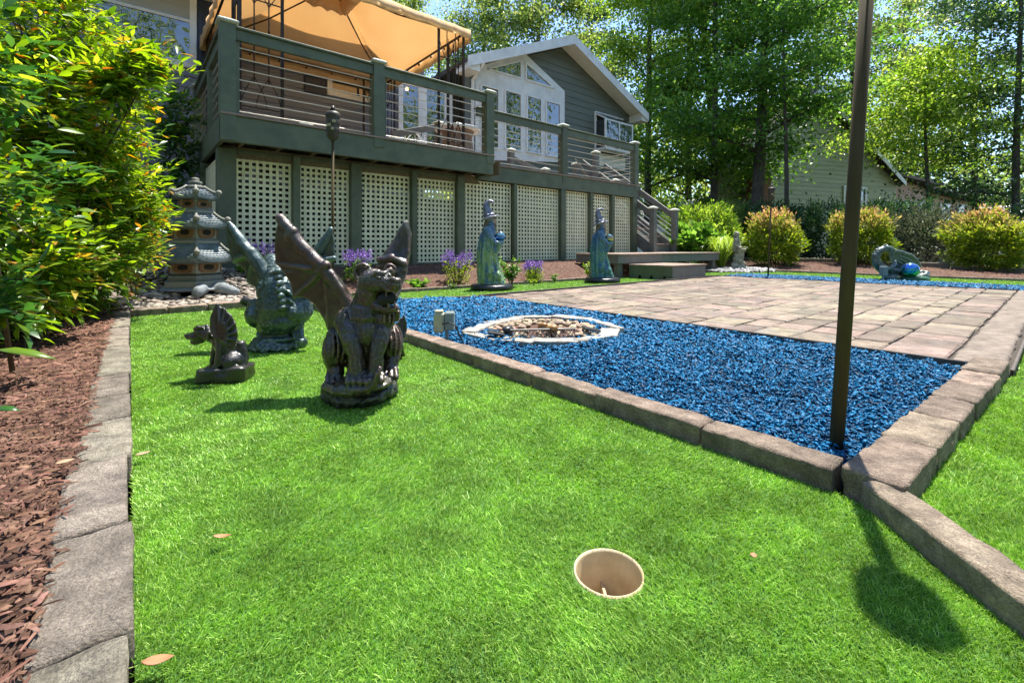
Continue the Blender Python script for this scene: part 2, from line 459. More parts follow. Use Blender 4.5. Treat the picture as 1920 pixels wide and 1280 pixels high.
CUP = on_z(1141, 1073, 0); CUP.z = 0; CUPR = .0545
BED = [(1.235, .275), (2.78, .235), (2.78, 3.84), (1.98, 4.13), (1.29, 4.32)]           # the blue bed
LAWN = [(0.005, -.5), (.42, -.5), (.93, .0), (1.15, .25), (1.17, .32), (1.20, 3.9), (1.27, 4.36), (2.0, 4.2), (2.8, 3.92), (8.1, 3.92), (8.15, 4.9), (.98, 4.9), (.93, 4.58), (0.005, 4.5)]
LAWN_SIDE = [(.42, -.55), (3.0, -2.5), (8.1, -2.5), (8.1, .12), (2.8, .12), (2.6, .17), (1.20, .205), (1.13, .17)]
LAWN_FAR = [(9.05, -5), (10.3, -5), (10.3, 4.15), (8.15, 4.7), (8.15, 3.9), (9.05, 3.9)]
STRIP = [(8.1, -5), (9.05, -5), (9.05, 3.85), (8.1, 3.85)]

xs = [-400, -150, -60, -30, -15, -8, -5, -3, -2, -1.5, -1, -.6, -.3, -.1, -.04, 0, .4, .9, 2, 3, 4, 5, 6, 7, 8, 9, 9.8, 10.4, 11, 11.6, 12.3, 13, 16, 20, 30, 50, 100, 400]
ys = [-400, -100, -30, -10, -5, -2, -1, -.2, .5, 1.5, 2.5, 3.5, 4.3, 4.94, 5.2, 5.45, 5.7, 5.95, 7, 9, 12, 16, 22, 30, 50, 100, 400]
V = [(x, y, (H(x, y) - .03) - (.25 if (-.02 < x < 10.2 and -3 < y < 4.92) else 0)) for y in ys for x in xs]
nx = len(xs); Fq = [(j * nx + i, j * nx + i + 1, (j + 1) * nx + i + 1, (j + 1) * nx + i) for j in range(len(ys) - 1) for i in range(nx - 1)]
g = obj_np('ground', np.array(V), np.array(Fq), M_SOIL); tag(g, 'soil and grass ground running out under the trees', kind='structure')

def sheet(name, poly, z, m, label, hole=None, zfun=None, step=None):
    bm = bmesh.new()
    def ring(pts):
        vs = [bm.verts.new((p[0], p[1], z)) for p in pts]
        for i in range(len(vs)): bm.edges.new((vs[i], vs[(i + 1) % len(vs)]))
    ring(poly)
    if hole: ring([(hole[0] + hole[2] * math.cos(k / 16 * math.pi), hole[1] + hole[2] * math.sin(k / 16 * math.pi)) for k in range(32)])
    bmesh.ops.triangle_fill(bm, use_beauty=True, edges=bm.edges[:])
    if step:
        for _ in range(step): bmesh.ops.subdivide_edges(bm, edges=bm.edges[:], cuts=1, use_grid_fill=True)
    if zfun:
        for v in bm.verts: v.co.z = zfun(v.co.x, v.co.y)
    bmesh.ops.recalc_face_normals(bm, faces=bm.faces[:])
    for f in bm.faces:
        if f.normal.z < 0: f.normal_flip()
    me = bpy.data.meshes.new(name); bm.to_mesh(me); bm.free(); me.materials.append(m)
    return tag(link(bpy.data.objects.new(name, me)), label, kind='structure')
sheet('lawn', LAWN, 0.0, M_TURFBASE, 'artificial turf lawn with a golf cup, in front of the blue bed', (CUP.x, CUP.y, CUPR + .001))
sheet('lawn', LAWN_SIDE, 0.0, M_TURFBASE, 'artificial turf on the near side of the paved patio')
sheet('lawn', LAWN_FAR, 0.012, M_TURFBASE, 'artificial turf strip beyond the paved patio')
sheet('blue_bed', BED, -.004, M_BLUEBASE, 'bed of blue rubber chips between the kerbs and the patio')
sheet('blue_strip', STRIP, -.004, M_BLUEBASE, 'strip of blue rubber chips along the far patio edge')
BED_L = [(-.085, -.2), (-.085, 4.75), (-.085, 6.5), (-3.2, 6.5), (-3.2, -.2)]
BED_B = [(.98, 4.97), (8.6, 4.97), (8.6, 6.4), (.0, 6.4), (.0, 4.62), (.94, 4.62)]
BED_R = [(10.36, -5), (13, -5), (13, 6.5), (9.2, 6.5), (9.2, 4.8), (10.36, 4.2)]
sheet('mulch_bed', BED_L, 0, M_DIRT, 'bark mulch bed under the large shrub on the left', zfun=lambda x, y: H(x, y) + .002, step=4)
sheet('mulch_bed', BED_B, 0, M_DIRT, 'bark mulch bed in front of the deck lattice', zfun=lambda x, y: H(x, y) + .002, step=4)
sheet('mulch_bed', BED_R, 0, M_DIRT, 'bark mulch bed under the golden shrubs', zfun=lambda x, y: H(x, y) + .002, step=4)

# ---- turf blades: the pile leans this way and that, as trodden turf does
def blades(polys, dens, k, wid, hgt, zoff=0, cup=False, seed=1):
    rng = np.random.default_rng(seed); P = np.concatenate([scatter(p, dens, rng) for p in polys]); P = inview(P)
    d = np.maximum(.3, P[:, 0] * F.x + P[:, 1] * F.y)
    keep = rng.uniform(size=len(P)) < np.minimum(1, (k / d) ** 1.7); P = P[keep]; d = d[keep]
    if cup: P = P[np.hypot(P[:, 0] - CUP.x, P[:, 1] - CUP.y) > CUPR + .005]; d = np.maximum(.3, P[:, 0] * F.x + P[:, 1] * F.y)
    n = len(P); gw = np.maximum(1, (d / k)) ** .85
    x, y = P[:, 0], P[:, 1]
    fx = np.sin(x * 5.1 + 1.3 * np.sin(y * 3.7)) + np.sin(y * 6.3 + x * 2.1 + 1) * .8 + np.sin(x * 13 + y * 9) * .5
    fy = np.cos(y * 4.3 + 1.1 * np.sin(x * 4.9 + 2)) + np.sin(x * 7.1 - y * 3.3) * .8 + np.cos(y * 15 - x * 11) * .5
    lean = np.stack([fx * .22 - .12, fy * .22 - .16], 1) + rng.normal(0, .55, (n, 2))
    h = hgt * rng.uniform(.65, 1.1, n) ; ww = wid * gw * rng.uniform(.7, 1.3, n) * np.where(d < 1.0, .95, 1.5)
    a = rng.uniform(0, np.pi, n); s = np.stack([np.cos(a), np.sin(a), np.zeros(n)], 1) * ww[:, None] / 2
    L = np.concatenate([lean, np.zeros((n, 1))], 1) * h[:, None]; Z = np.array([0, 0, 1.0]) * h[:, None]
    tip = P + L * 1.05 + Z * .95; base = P.copy(); base[:, 2] += zoff; tip[:, 2] += zoff
    nr = d < 1.0; q = lambda A: A[nr]; f_ = ~nr
    V1 = np.stack([q(base - s), q(base + s), q(tip + s * .45), q(tip - s * .45)], 1).reshape(-1, 3); b1 = np.arange(nr.sum())[:, None] * 4
    V2 = np.stack([(base - s)[f_], (base + s)[f_], tip[f_]], 1).reshape(-1, 3); b2 = np.arange(f_.sum())[:, None] * 3
    return cat([(V1, np.concatenate([b1 + [0, 1, 2], b1 + [0, 2, 3]], 1).reshape(-1, 3)), (V2, b2 + [0, 1, 2])])
V, T = blades([LAWN], 280000, .68, .0012, .0076, cup=True, seed=11)
o = obj_np('turf_grass', V, T, M_TURF); tag(o, 'bright green artificial grass blades of the lawn around the golf cup', kind='stuff')
V, T = cat([blades([LAWN_SIDE], 180000, .75, .0014, .0105, seed=12), blades([LAWN_FAR], 90000, .9, .0016, .012, zoff=.012, seed=13)])
o = obj_np('turf_grass', V, T, M_TURF); tag(o, 'bright green artificial grass blades beside and beyond the patio', kind='stuff')

# ---- blue rubber chips
rng = np.random.default_rng(3)
P = scatter(BED, 10500, rng); P = lod(P, 1.7)
FOUNT = on_z(1014, 618, 0)
P = P[np.hypot((P[:, 0] - FOUNT.x), (P[:, 1] - FOUNT.y)) > .33]
d = P[:, 0] * F.x + P[:, 1] * F.y
P[:, 2] = rng.uniform(-.003, .022, len(P)) + .012 * np.sin(P[:, 0] * 9) * np.sin(P[:, 1] * 7)
sz = np.maximum(.8, d / 2.2)
V, T = chips(P, rng.gamma(3.5, .0068, len(P)).clip(.009, .05) * sz, rng.uniform(.006, .021, len(P)) * sz, rng.uniform(.003, .010, len(P)) * sz, rng, .42, closed=True)
P2 = scatter(STRIP, 2600, rng); P2 = inview(P2); P2[:, 2] = rng.uniform(-.008, .024, len(P2))
o = obj_np('blue_chips', V, T, M_BLUE); tag(o, 'loose glossy blue rubber chips filling the bed around the stone ring', kind='stuff')
V, T = chips(P2, rng.uniform(.03, .065, len(P2)), rng.uniform(.015, .03, len(P2)), .012, rng, .4, closed=True)
o = obj_np('blue_chips', V, T, M_BLUE); tag(o, 'loose blue rubber chips along the far edge of the patio', kind='stuff')

# ---- bark mulch
def bark(poly, dens, k, seed, label, size=1.0):
    rng = np.random.default_rng(seed); P = inview(lod(scatter(poly, dens, rng), k), 1.5); n = len(P)
    d = np.maximum(.4, P[:, 0] * F.x + P[:, 1] * F.y); g = np.maximum(1, d / k) ** .6 * size
    P[:, 2] = HV(P) + rng.uniform(0, .022, n)
    L = rng.gamma(2.6, .010, n).clip(.008, .085) * g
    V, T = chips(P, L, rng.uniform(.002, .008, n) * g * (1 + (rng.uniform(size=n) < .06) * 1.5), rng.uniform(.002, .006, n) * g, rng, .16)
    return tag(obj_np('bark_mulch', V, T, M_BARK), label, kind='stuff')
bark(BED_L, 10000, 1.4, 21, 'shredded red-brown bark mulch left of the long kerb')
bark(BED_B, 1100, 5, 22, 'shredded bark mulch around the flowers by the lattice')
bark(BED_R, 420, 9, 23, 'bark mulch beneath the golden shrubs beyond the turf', 1.4)

# ---- kerbs of hewn concrete blocks
M_KERB = mat('kerb_concrete', [(.15, .125, .092), (.27, .23, .175), (.39, .335, .26)], 20, .92, detail=8, orand=.22, hue=.016, bump=.016, bscale=150, speck=(380, .3), dirt=((.09, .076, .062, 1), 11, .75))
M_KERB2 = mat('kerb_concrete_brown', [(.15, .108, .078), (.29, .215, .158), (.42, .325, .245)], 20, .92, detail=8, orand=.2, hue=.012, bump=.016, bscale=130, speck=(380, .25), dirt=((.10, .078, .058, 1), 11, .65))
def kerb(label, pts, wd, ht, m, ln=.3, seed=0, zoff=-.03, side=0, amp=.005):
    root = thing('kerb', label, None, (pts[0][0], pts[0][1], 0), kind='structure'); rr = random.Random(seed)
    variants = {}
    for (a, b) in zip(pts[:-1], pts[1:]):
        a = Vector((*a, 0)); b = Vector((*b, 0)); L = (b - a).length; n = max(1, round(L / ln)); d = (b - a) / L; nrm = Vector((-d.y, d.x, 0))
        cuts = [0] + sorted((i + rr.uniform(-.14, .14)) * L / n for i in range(1, n)) + [L]
        for i in range(n):
            l = cuts[i + 1] - cuts[i] - .006; c = a + d * (cuts[i] + cuts[i + 1]) / 2 + nrm * (side + rr.uniform(-.004, .004))
            me = rough_block(l, wd, ht - zoff, rr.uniform(0, 50), amp, .0038, 9, .9); me.materials.append(m)
            inst('kerb_stone', me, root, (c.x, c.y, zoff + H(c.x, c.y) * (c.y > 5 or c.x > 9) + rr.uniform(-.003, .003)), (rr.uniform(-.012, .012), rr.uniform(-.005, .005), math.atan2(d.y, d.x) + rr.uniform(-.006, .006)))
    return root
kerb('grey concrete kerb between the bark mulch and the turf, at left', [(-.05, .12), (-.05, 4.55)], .10, .048, M_KERB, .32, 3, amp=.0028)
kerb('kerb in front of the pagoda and its pebbles', [(.0, 4.56), (.5, 4.585), (.95, 4.62)], .09, .055, M_KERB2, .33, 4)
kerb('long brown kerb between the turf and the blue bed', [(1.245, 4.38), (1.20, .315)], .085, .052, M_KERB2, .33, 5)
kerb('kerb across the near end of the blue bed', [(1.17, .248), (2.785, .19)], .105, .058, M_KERB2, .28, 6)
kerb('kerb running from the blue bed corner towards the camera', [(1.185, .246), (.925, -.02), (.4, -.55)], .068, .05, M_KERB2, .30, 7)
kerb('thin kerb between the turf strip and the flower bed', [(.98, 4.93), (6.3, 4.93)], .05, .04, M_KERB2, .4, 8, amp=.003)
kerb('low kerb between the far turf strip and the golden shrubs', [(9.2, 4.75), (10.33, 4.18), (10.33, -3.5)], .06, .05, M_KERB2, .6, 9, amp=.004)
kerb('pale kerb behind the back of the blue bed', [(1.40, 4.36), (1.98, 4.17), (2.79, 3.89)], .03, .025, M_KERB2, .45, 10, amp=.002)

# ---- paved patio: every paver a piece
M_SAND = mat('joint_sand', [(.03, .024, .018), (.07, .055, .04)], 30, .95)
M_PAVER = mat('paver', [(.105, .082, .060), (.195, .148, .108), (.275, .208, .152)], 11, .88, detail=8, orand=.30, hue=.026, speck=(220, .22), bump=.007, bscale=70, dirt=((.17, .16, .15, 1), 5, .55))
X0, X1, Y0, Y1 = 2.83, 8.02, .34, 3.86
pat = tag(MB().box((X0 - .02, .14, -.05), (X1 + .02, Y1 + .02, -.002)).build('patio', M_SAND, None), 'paved patio of tan and grey concrete pavers', kind='structure')
WL[pat.name] = Vector(pat.location)
rr = random.Random(5); PMESH = {}; yrow = Y0; hs_ = [.25, .165, .25, .21, .165]; rows = []
while yrow < Y1 - .10:
    h_ = hs_[len(rows) % 5]
    if Y1 - (yrow + h_) < .12: h_ = Y1 - yrow
    rows.append((yrow, h_)); yrow += h_
for (yr_, h_) in rows:
    xr_ = X0
    while xr_ < X1 - .02:
        l = rr.choice((.23, .25, .29, .33, .37))
        if X1 - (xr_ + l) < .16: l = X1 - xr_
        k = (round(l, 3), round(h_, 3), rr.randrange(3))
        if k not in PMESH:
            w_, q_ = l - .009, h_ - .009; mb = MB(); mb.cbox((-w_ / 2, -q_ / 2, -.04), (w_ / 2, q_ / 2, .0), .007)
            me = mb.mesh('paver'); q = random.Random(str(k))
            for v in me.vertices: v.co += Vector((q.uniform(-.0045, .0045), q.uniform(-.0045, .0045), q.uniform(-.0015, .0015)))
            me.materials.append(M_PAVER); PMESH[k] = me
        inst('paver', PMESH[k], pat, (xr_ + l / 2, yr_ + h_ / 2, .016 + rr.uniform(-.004, .003)), (rr.uniform(-.008, .008), rr.uniform(-.008, .008), rr.choice((0, math.pi)) + rr.uniform(-.006, .006))); xr_ += l
M_MORTAR = mat('patio_mortar', [(.13, .10, .08), (.20, .16, .125), (.26, .21, .165)], 12, .9, bump=.02, bscale=18, dirt=((.13, .10, .08, 1), 14, .6))
mb = MB()
for i in range(26):
    xa = X0 + i * (X1 - X0) / 26; mb.cbox((xa, .155, -.03), (xa + (X1 - X0) / 26, .335, .016 + .004 * math.sin(i * 2.3)), .01)
sculpt('mortar_border', mb, M_MORTAR, pat, .014, 3, ((9, .008, 'n'), (30, .004, 'n')))
M_EDGE = mat('edging', [(.055, .042, .034), (.11, .085, .07)], 14, .7, bump=.003, bscale=60)
ed = thing('edging', 'thin dark edging strip framing the paved patio', None, (2.8, 2, 0), kind='structure')
for a, b in (((2.792, .14, -.03), (2.805, 3.895, .034)), ((2.806, 3.882, -.03), (8.06, 3.896, .034)), ((8.047, -2.0, -.03), (8.061, 3.881, .020))):
    MB().cbox(a, b, .003).build('edging_strip', M_EDGE, ed)
MB().cbox((2.8, .125, -.03), (8.045, .138, .024), .003).build('edging_strip', M_EDGE, ed)
# timber edging far right
M_TIMBER = mat('timber', [(.10, .085, .06), (.19, .165, .12)], 10, .85, stretch=(1, 8, 1), bump=.004)
tb = thing('timber_edging', 'grey timber edging behind the golden shrubs', 'edging', (13, 1, .1))
for i in range(7):
    y = -3.6 + i * 1.7; MB().cbox((13.02, y, H(13.1, y) - .05), (13.16, y + 1.67, H(13.1, y + .8) + .09), .01).build('timber', M_TIMBER, tb)
# ================================================================== house, deck, gazebo
M_DECK = mat('deck_paint', [(.076, .092, .054), (.102, .122, .072), (.122, .142, .085)], 5, .55, detail=6, orand=.08, bump=.0015, bscale=50, stretch=(1, 1, 1), dirt=((.055, .06, .045, 1), 3, .5))
M_DECKGREY = mat('deck_grey_paint', [(.115, .115, .10), (.165, .163, .145)], 5, .6, detail=6, orand=.08, bump=.0015, bscale=50)
M_CAP = mat('post_cap', [(.42, .44, .36), (.55, .56, .47)], 6, .5, dirt=((.25, .25, .18, 1), 12, .4))
M_LATT = mat('lattice_paint', [(.74, .70, .47), (.83, .80, .57)], 4, .6, orand=.08, bump=.001, bscale=60, dirt=((.42, .43, .28, 1), 5, .5))
M_ROD = mat('rail_rod', [(.55, .55, .5), (.68, .67, .62)], 20, .35, metal=.5)
M_BOARD = mat('deck_boards', [(.19, .135, .10), (.30, .22, .17)], 9, .75, stretch=(1, 6, 6), orand=.15)
M_JOIST = mat('joist', [(.10, .075, .045), (.19, .145, .09)], 7, .9, orand=.2, stretch=(6, 1, 6))
M_SIDE = mat('siding_green', [(.105, .120, .098), (.135, .15, .125)], 3, .65, orand=.07, bump=.0012, bscale=90, stretch=(.3, 1, 4))
M_SIDEB = mat('siding_blue', [(.15, .165, .21), (.19, .21, .265)], 3, .65, orand=.07, bump=.0012, bscale=90, stretch=(.3, 1, 4))
M_WHITE = mat('white_trim', [(.62, .63, .62), (.78, .78, .77)], 4, .45, orand=.04, dirt=((.5, .49, .45, 1), 3, .5))
M_SHUT = mat('shutter', [(.018, .025, .05), (.03, .04, .075)], 6, .5)
def glass_mat():
    a = NT('window_glass'); tc = a.n('ShaderNodeTexCoord'); p = a.n('ShaderNodeBsdfPrincipled')
    p.inputs['Base Color'].default_value = (.012, .014, .014, 1); p.inputs['Roughness'].default_value = .02; p.inputs['Specular IOR Level'].default_value = 1.0
    p.inputs['IOR'].default_value = 1.9
    a.l(a.bump(a.noise(tc.outputs['Object'], 2.2, 2), .03, .5), p.inputs['Normal']); a.l(p.outputs[0], a.out.inputs[0]); return a.m
M_GLASS = glass_mat()
M_BLIND = mat('blind', [(.30, .31, .30), (.42, .43, .42)], 3, .7, stretch=(.2, 1, 30))
M_ROOF = mat('shingle', [(.035, .033, .03), (.08, .074, .066)], 14, .95, bump=.006, bscale=40)
M_SOFFIT = mat('soffit', [(.60, .58, .52), (.72, .70, .64)], 3, .6)
M_DARK = mat('painted_shade', [(.012, .012, .01), (.02, .02, .018)], 4, .95)  # near-black colour standing in for the shade inside hollows
M_IRON = mat('bronze_iron', [(.022, .014, .010), (.05, .033, .024)], 14, .5, metal=.4, bump=.001)

YF, YR = 5.76, 6.12; ZF, ZFB, ZR, ZRB, ZT, ZTR = 1.955, 1.67, 1.89, 1.635, 2.915, 2.81
XL = .74; XM = 4.42; XE = 8.82; YB = 9.2; YW = 9.4; YG = 9.0
deck = thing('deck', 'raised dark green wooden deck with rod railings above pale lattice panels', 'deck', (4.5, 7, .27))
# fascia
for a, b in (((XL, YF, ZFB), (XM, YF + .05, ZF)), ((XM - .05, YF + .055, ZFB), (XM, YR, ZF)), ((XL, YF + .055, ZFB), (XL + .05, YB, ZF)), ((XM - .04, YR + .002, ZRB), (XE, YR + .05, ZR)), ((XE - .05, YR + .055, ZRB), (XE, 7.4, ZR))):
    MB().cbox(a, b, .006).build('fascia', M_DECK, deck)
# floor boards and joists
for k in range(24):
    y = YF + .06 + k * .14; MB().cbox((XL + .055, y, ZF - .035), (XM - .055, y + .134, ZF - .003), .004).build('floor_board', M_BOARD, deck)
MB().cbox((XL - .0, YF - .02, ZF + .002), (XM + .02, YF + .10, ZF + .028), .004).build('floor_board', M_BOARD, deck)
for k in range(21):
    y = YR + .06 + k * .14; MB().cbox((XM + .005, y, ZR - .035), (XE - .055, y + .134, ZR - .003), .004).build('floor_board', M_BOARD, deck)
MB().cbox((XM + .03, YR - .02, ZR + .002), (XE + .02, YR + .09, ZR + .026), .004).build('floor_board', M_BOARD, deck)
for k in range(10):
    x = XL + .25 + k * .4; MB().cbox((x - .02, YF + .056, ZFB + .03), (x + .02, YB - .1, ZF - .04), .002).build('joist', M_JOIST, deck)
MB().cbox((XL + .06, YR + .06, ZFB - .10), (XM, YR + .16, ZFB + .028), .003).build('girder', M_JOIST, deck)
# railing
def post(x, y, z0, z1, m=M_DECK, w=.15, cap=True, parent=deck):
    p = MB().cbox((x - w / 2, y - w / 2, z0), (x + w / 2, y + w / 2, z1), .006).build('post', m, parent)
    if cap:
        mb = MB(); h = w / 2 + .028
        mb.lathe([(h * .98, 0), (h * 1.38, .012), (h * 1.38, .03), (h * 1.1, .045), (h * .25, .075)], (x, y, z1 + .001), 4, rot=math.pi / 4)
        mb.build('post_cap', M_CAP, p)
    return p
def rods(a, b, zs, parent=deck, r=.0065, m=M_ROD):
    for z in zs:
        MB().tube([(a[0], a[1], z), (b[0], b[1], z)], r, 6).build('rod', m, parent)
xm = on_y(708, 300, YF + .05).x
for x in (XL + .075, xm, XM - .06): post(x, YF + .065, ZFB + .01 if x < 1 else ZF - .12, ZT + .03)
for xa, xb in ((XL + .15, xm - .076), (xm + .076, XM - .136)):
    MB().cbox((xa, YF + .015, ZT - .125), (xb, YF + .06, ZT - .008), .005).build('rail', M_DECK, deck)
    MB().cbox((xa, YF - .01, ZT - .007), (xb, YF + .13, ZT + .02), .005).build('rail_cap', M_DECK, deck)
    MB().cbox((xa, YF + .04, ZF + .03), (xa + .04, YF + .09, ZT - .126), .003).build('rod_stile', M_DECK, deck)
    rods((xa, YF + .065), (xb, YF + .065), [ZF + .07 + k * .117 for k in range(7)])
# left return rail
post(XL + .075, 8.45, ZF, ZT + .03); post(XL + .075, 7.0, ZF, ZT - .01, cap=False, w=.10)
MB().cbox((XL + .03, YF + .141, ZT - .125), (XL + .075, 8.37, ZT - .008), .005).build('rail', M_DECK, deck)
MB().cbox((XL + .0, YF + .141, ZT - .007), (XL + .14, 8.37, ZT + .02), .005).build('rail_cap', M_DECK, deck)
rods((XL + .075, YF + .14), (XL + .075, 8.37), [ZF + .07 + k * .117 for k in range(7)])
# right section
xr1 = on_y(1056, 280, YR + .05).x
for x in (xr1, XE - .07): post(x, YR + .06, ZR - .12, ZTR + .03, w=.14)
for xa, xb in ((XM - .05, xr1 - .071), (xr1 + .071, XE - .142)):
    MB().cbox((xa, YR + .015, ZTR - .13), (xb, YR + .06, ZTR - .008), .005).build('rail', M_DECK, deck)
    MB().cbox((xa, YR - .01, ZTR - .007), (xb, YR + .13, ZTR + .018), .005).build('rail_cap', M_DECK, deck)
    rods((xa, YR + .065), (xb, YR + .065), [ZR + .08 + k * .115 for k in range(7)])
# inner railings seen through the front one
for (px, y, zt) in ((822, 8.0, 2.98), (857, 7.6, 2.9), (958, 8.2, 2.75), (1022, 7.9, 2.35), (1080, 7.7, 2.55)):
    p = on_y(px, 250, y); post(p.x, y, ZR, zt, M_DECKGREY, .13)
pa, pb = on_y(822, 250, 8.0), on_y(857, 250, 7.6)
MB().beam((pa.x - 1.0, 8.0, 2.62), (pa.x, 8.0, 2.93), .06, .12).build('stair_rail', M_DECKGREY, deck)
for k in range(4): MB().tube([(pa.x - 1.0, 8.0, 2.15 + k * .11), (pa.x, 8.0, 2.45 + k * .11)], .006, 6).build('rod', M_ROD, deck)
pa, pb = on_y(1022, 250, 7.9), on_y(1080, 250, 7.7)
MB().beam((pa.x, 7.9, 2.25), (on_y(958, 250, 8.2).x, 8.2, 2.62), .05, .10).build('stair_rail', M_DECKGREY, deck)
MB().beam((pb.x + .05, 7.7, 2.5), (pb.x + .75, 7.2, 1.95), .05, .10).build('stair_rail', M_DECKGREY, deck)
xb_ = XE - .07
post(XE - .07, 7.3, ZR, ZTR - .0, M_DECKGREY, .13)
for k in range(7): MB().tube([(xb_, YR + .1, ZR + .08 + k * .115), (xb_, 7.25, ZR + .08 + k * .115)], .006, 6).build('rod', M_ROD, deck)
MB().tube([(XE - .8, 7.3, ZR + .7), (XE - .1, 7.3, ZR + .05)], .02, 6).build('brace', M_DECKGREY, deck)
# posts, lattice
def zbot(x): return .275
def latt_panel(a, b, z0, z1, pitch=.062, sw=.030):
    """a, b: (x, y) ends of the panel; slats crossing, each a piece"""
    a = Vector((*a, 0)); b = Vector((*b, 0)); d = (b - a).normalized(); L = (b - a).length; n = Vector((d.y, -d.x, 0))
    c = (a + b) / 2; ang = math.atan2(d.y, d.x)
    pn = MB(); fr = .018
    for (u0, u1, w0, w1) in ((0, L, z0, z0 + fr), (0, L, z1 - fr, z1), (0, fr, z0 + fr, z1 - fr), (L - fr, L, z0 + fr, z1 - fr)):
        q0 = a + d * u0 - n * .012; q1 = a + d * u1 + n * .012
        M_ = Matrix.Rotation(ang, 3, 'Z'); mid = (q0 + q1) / 2
        pn.cbox(mid + Vector((-(u1 - u0) / 2, -.012, w0)), mid + Vector(((u1 - u0) / 2, .012, w1)), .002, M_)
    root = pn.build('lattice_panel', M_LATT, deck)
    kv = max(1, round((L - .02) / pitch)); ph = (L - .02) / kv
    mv = MB().box((-sw / 2, -.003, -(z1 - z0) / 2 + .01), (sw / 2, .003, (z1 - z0) / 2 - .01)).mesh('slat'); mv.materials.append(M_LATT)
    for k in range(kv + 1):
        p = a + d * min(max(.012, .01 + k * ph), L - .012); inst('slat', mv, root, (p.x + n.x * .0045, p.y + n.y * .0045, (z0 + z1) / 2), (0, 0, ang))
    kh = round((z1 - z0) / pitch); mh = MB().box((-L / 2 + .01, -.003, -sw / 2), (L / 2 - .01, .003, sw / 2)).mesh('slat'); mh.materials.append(M_LATT)
    for k in range(1, kh):
        inst('slat', mh, root, (c.x - n.x * .0025, c.y - n.y * .0025, z0 + k * (z1 - z0) / kh), (0, 0, ang))
YL = YR + .10
cols = [425, 556, 668, 777, 864, 966, 1056, 1109, 1149, 1190]
wid = [.19, .085, .15, .085, .14, .075, .13, .085, .085, .16]
cx = [on_y(p, 400, YR + .02).x for p in cols]
for i, (x, w_) in enumerate(zip(cx, wid)):
    MB().cbox((x - w_ / 2, YR + .0, .2), (x + w_ / 2, YR + .0 + min(w_, .14), (ZFB if x < XM else ZRB) - .004), .006).build('support_post', M_DECK, deck)
for i in range(len(cx) - 1):
    latt_panel((cx[i] + wid[i] / 2 + .004, YL), (cx[i + 1] - wid[i + 1] / 2 - .004, YL), zbot(0) + .02, (ZFB - .045 if cx[i + 1] < XM + .3 else ZRB - .01), .071, .033)
MB().cbox((cx[0], YR + .03, .12), (cx[-1], YR + .07, zbot(0) + .015), .004).build('skirt_board', M_DECK, deck)
MB().cbox((cx[0] + .1, YR + .045, ZFB - .045), (cx[4], YR + .09, ZFB - .005), .004).build('skirt_board', M_DECK, deck)
for (ya, yb) in ((YR + .13, 7.35), (7.5, 8.9)): latt_panel((cx[0] - .06, yb), (cx[0] - .06, ya), zbot(0) + .02, ZFB - .10, .071, .033)
MB().cbox((cx[0] - .13, 7.36, .2), (cx[0] + .0, 7.49, ZFB - .01), .006).build('support_post', M_DECK, deck)
MB().box((cx[0] + .5, 8.9, .0), (XE, 8.95, 1.6)).build('foundation', M_DARK, deck)  # near-black sheet painted as the shade behind the lattice

# ---- stairs at the far end, landing and low step
stair = thing('stairs', 'grey wooden stairs with rod handrails at the far end of the deck', 'stairs', (9.25, 5.8, .42))
SX0, SX1, SY = 8.84, 9.72, 5.72; NST = 8
for k in range(NST):
    y = SY + .12 + k * .26; z = .42 + (k + 1) * .184
    MB().cbox((SX0 + .06, y, z - .035), (SX1 - .06, y + .28, z), .006).build('tread', M_BOARD, stair)
    MB().cbox((SX0 + .06, y + .012, z - .184), (SX1 - .06, y + .036, z - .036), .003).build('riser', M_DECKGREY, stair)
for x in (SX0, SX1):
    p = MB().cbox((x - .06, SY - .02, .40), (x + .06, SY + .10, 1.36), .006).build('newel_post', M_DECKGREY, stair)
    MB().lathe([(.085, 0), (.12, .012), (.12, .03), (.09, .045), (.02, .07)], (x, SY + .04, 1.361), 4, rot=math.pi / 4).build('post_cap', M_CAP, p)
    MB().beam((x, SY + .10, 1.27), (x, SY + 2.1, 1.27 + 1.42), .06, .13).build('handrail', M_DECKGREY, stair)
    MB().beam((x, SY + .10, .46), (x, SY + 2.1, 1.88), .05, .26).build('stringer', M_DECKGREY, stair)
    p = MB().cbox((x - .06, SY + 1.0, 1.1), (x + .06, SY + 1.12, 2.08), .006).build('newel_post', M_DECKGREY, stair)
    MB().lathe([(.085, 0), (.12, .012), (.12, .03), (.09, .045), (.02, .07)], (x, SY + 1.06, 2.081), 4, rot=math.pi / 4).build('post_cap', M_CAP, p)
    for k in range(5): MB().tube([(x, SY + .10, .66 + k * .115), (x, SY + 2.1, .66 + 1.42 + k * .115)], .007, 6).build('rod', M_ROD, stair)
plat = thing('landing', 'long low wooden landing platform at the foot of the stairs', 'platform', (8, 5.2, .2))
PX0, PX1, PY0, PY1 = 6.32, 9.85, 4.78, 5.74
for k in range(7):
    y = PY0 - .015 + k * .14; MB().cbox((PX0 - .015, y, .385), (PX1 + .015, y + .135, .415), .004).build('board', M_BOARD, plat)
MB().cbox((PX0, PY0, .245), (PX1, PY0 + .04, .384), .004).build('fascia', M_DECKGREY, plat)
MB().cbox((PX0, PY0 + .042, .245), (PX0 + .04, PY1, .384), .004).build('fascia', M_DECKGREY, plat)
MB().cbox((PX1 - .04, PY0 + .042, .245), (PX1, PY1, .384), .004).build('fascia', M_DECKGREY, plat)
for x in (PX0 + .12, 8.2, PX1 - .12):
    for y in (PY0 + .1, PY1 - .12): MB().cbox((x - .06, y - .05, -.02), (x + .06, y + .05, .30), .005).build('leg', M_DECKGREY, plat)
stp = thing('step_box', 'low grey green wooden step box in front of the landing platform', 'step', (7.1, 4.3, 0))
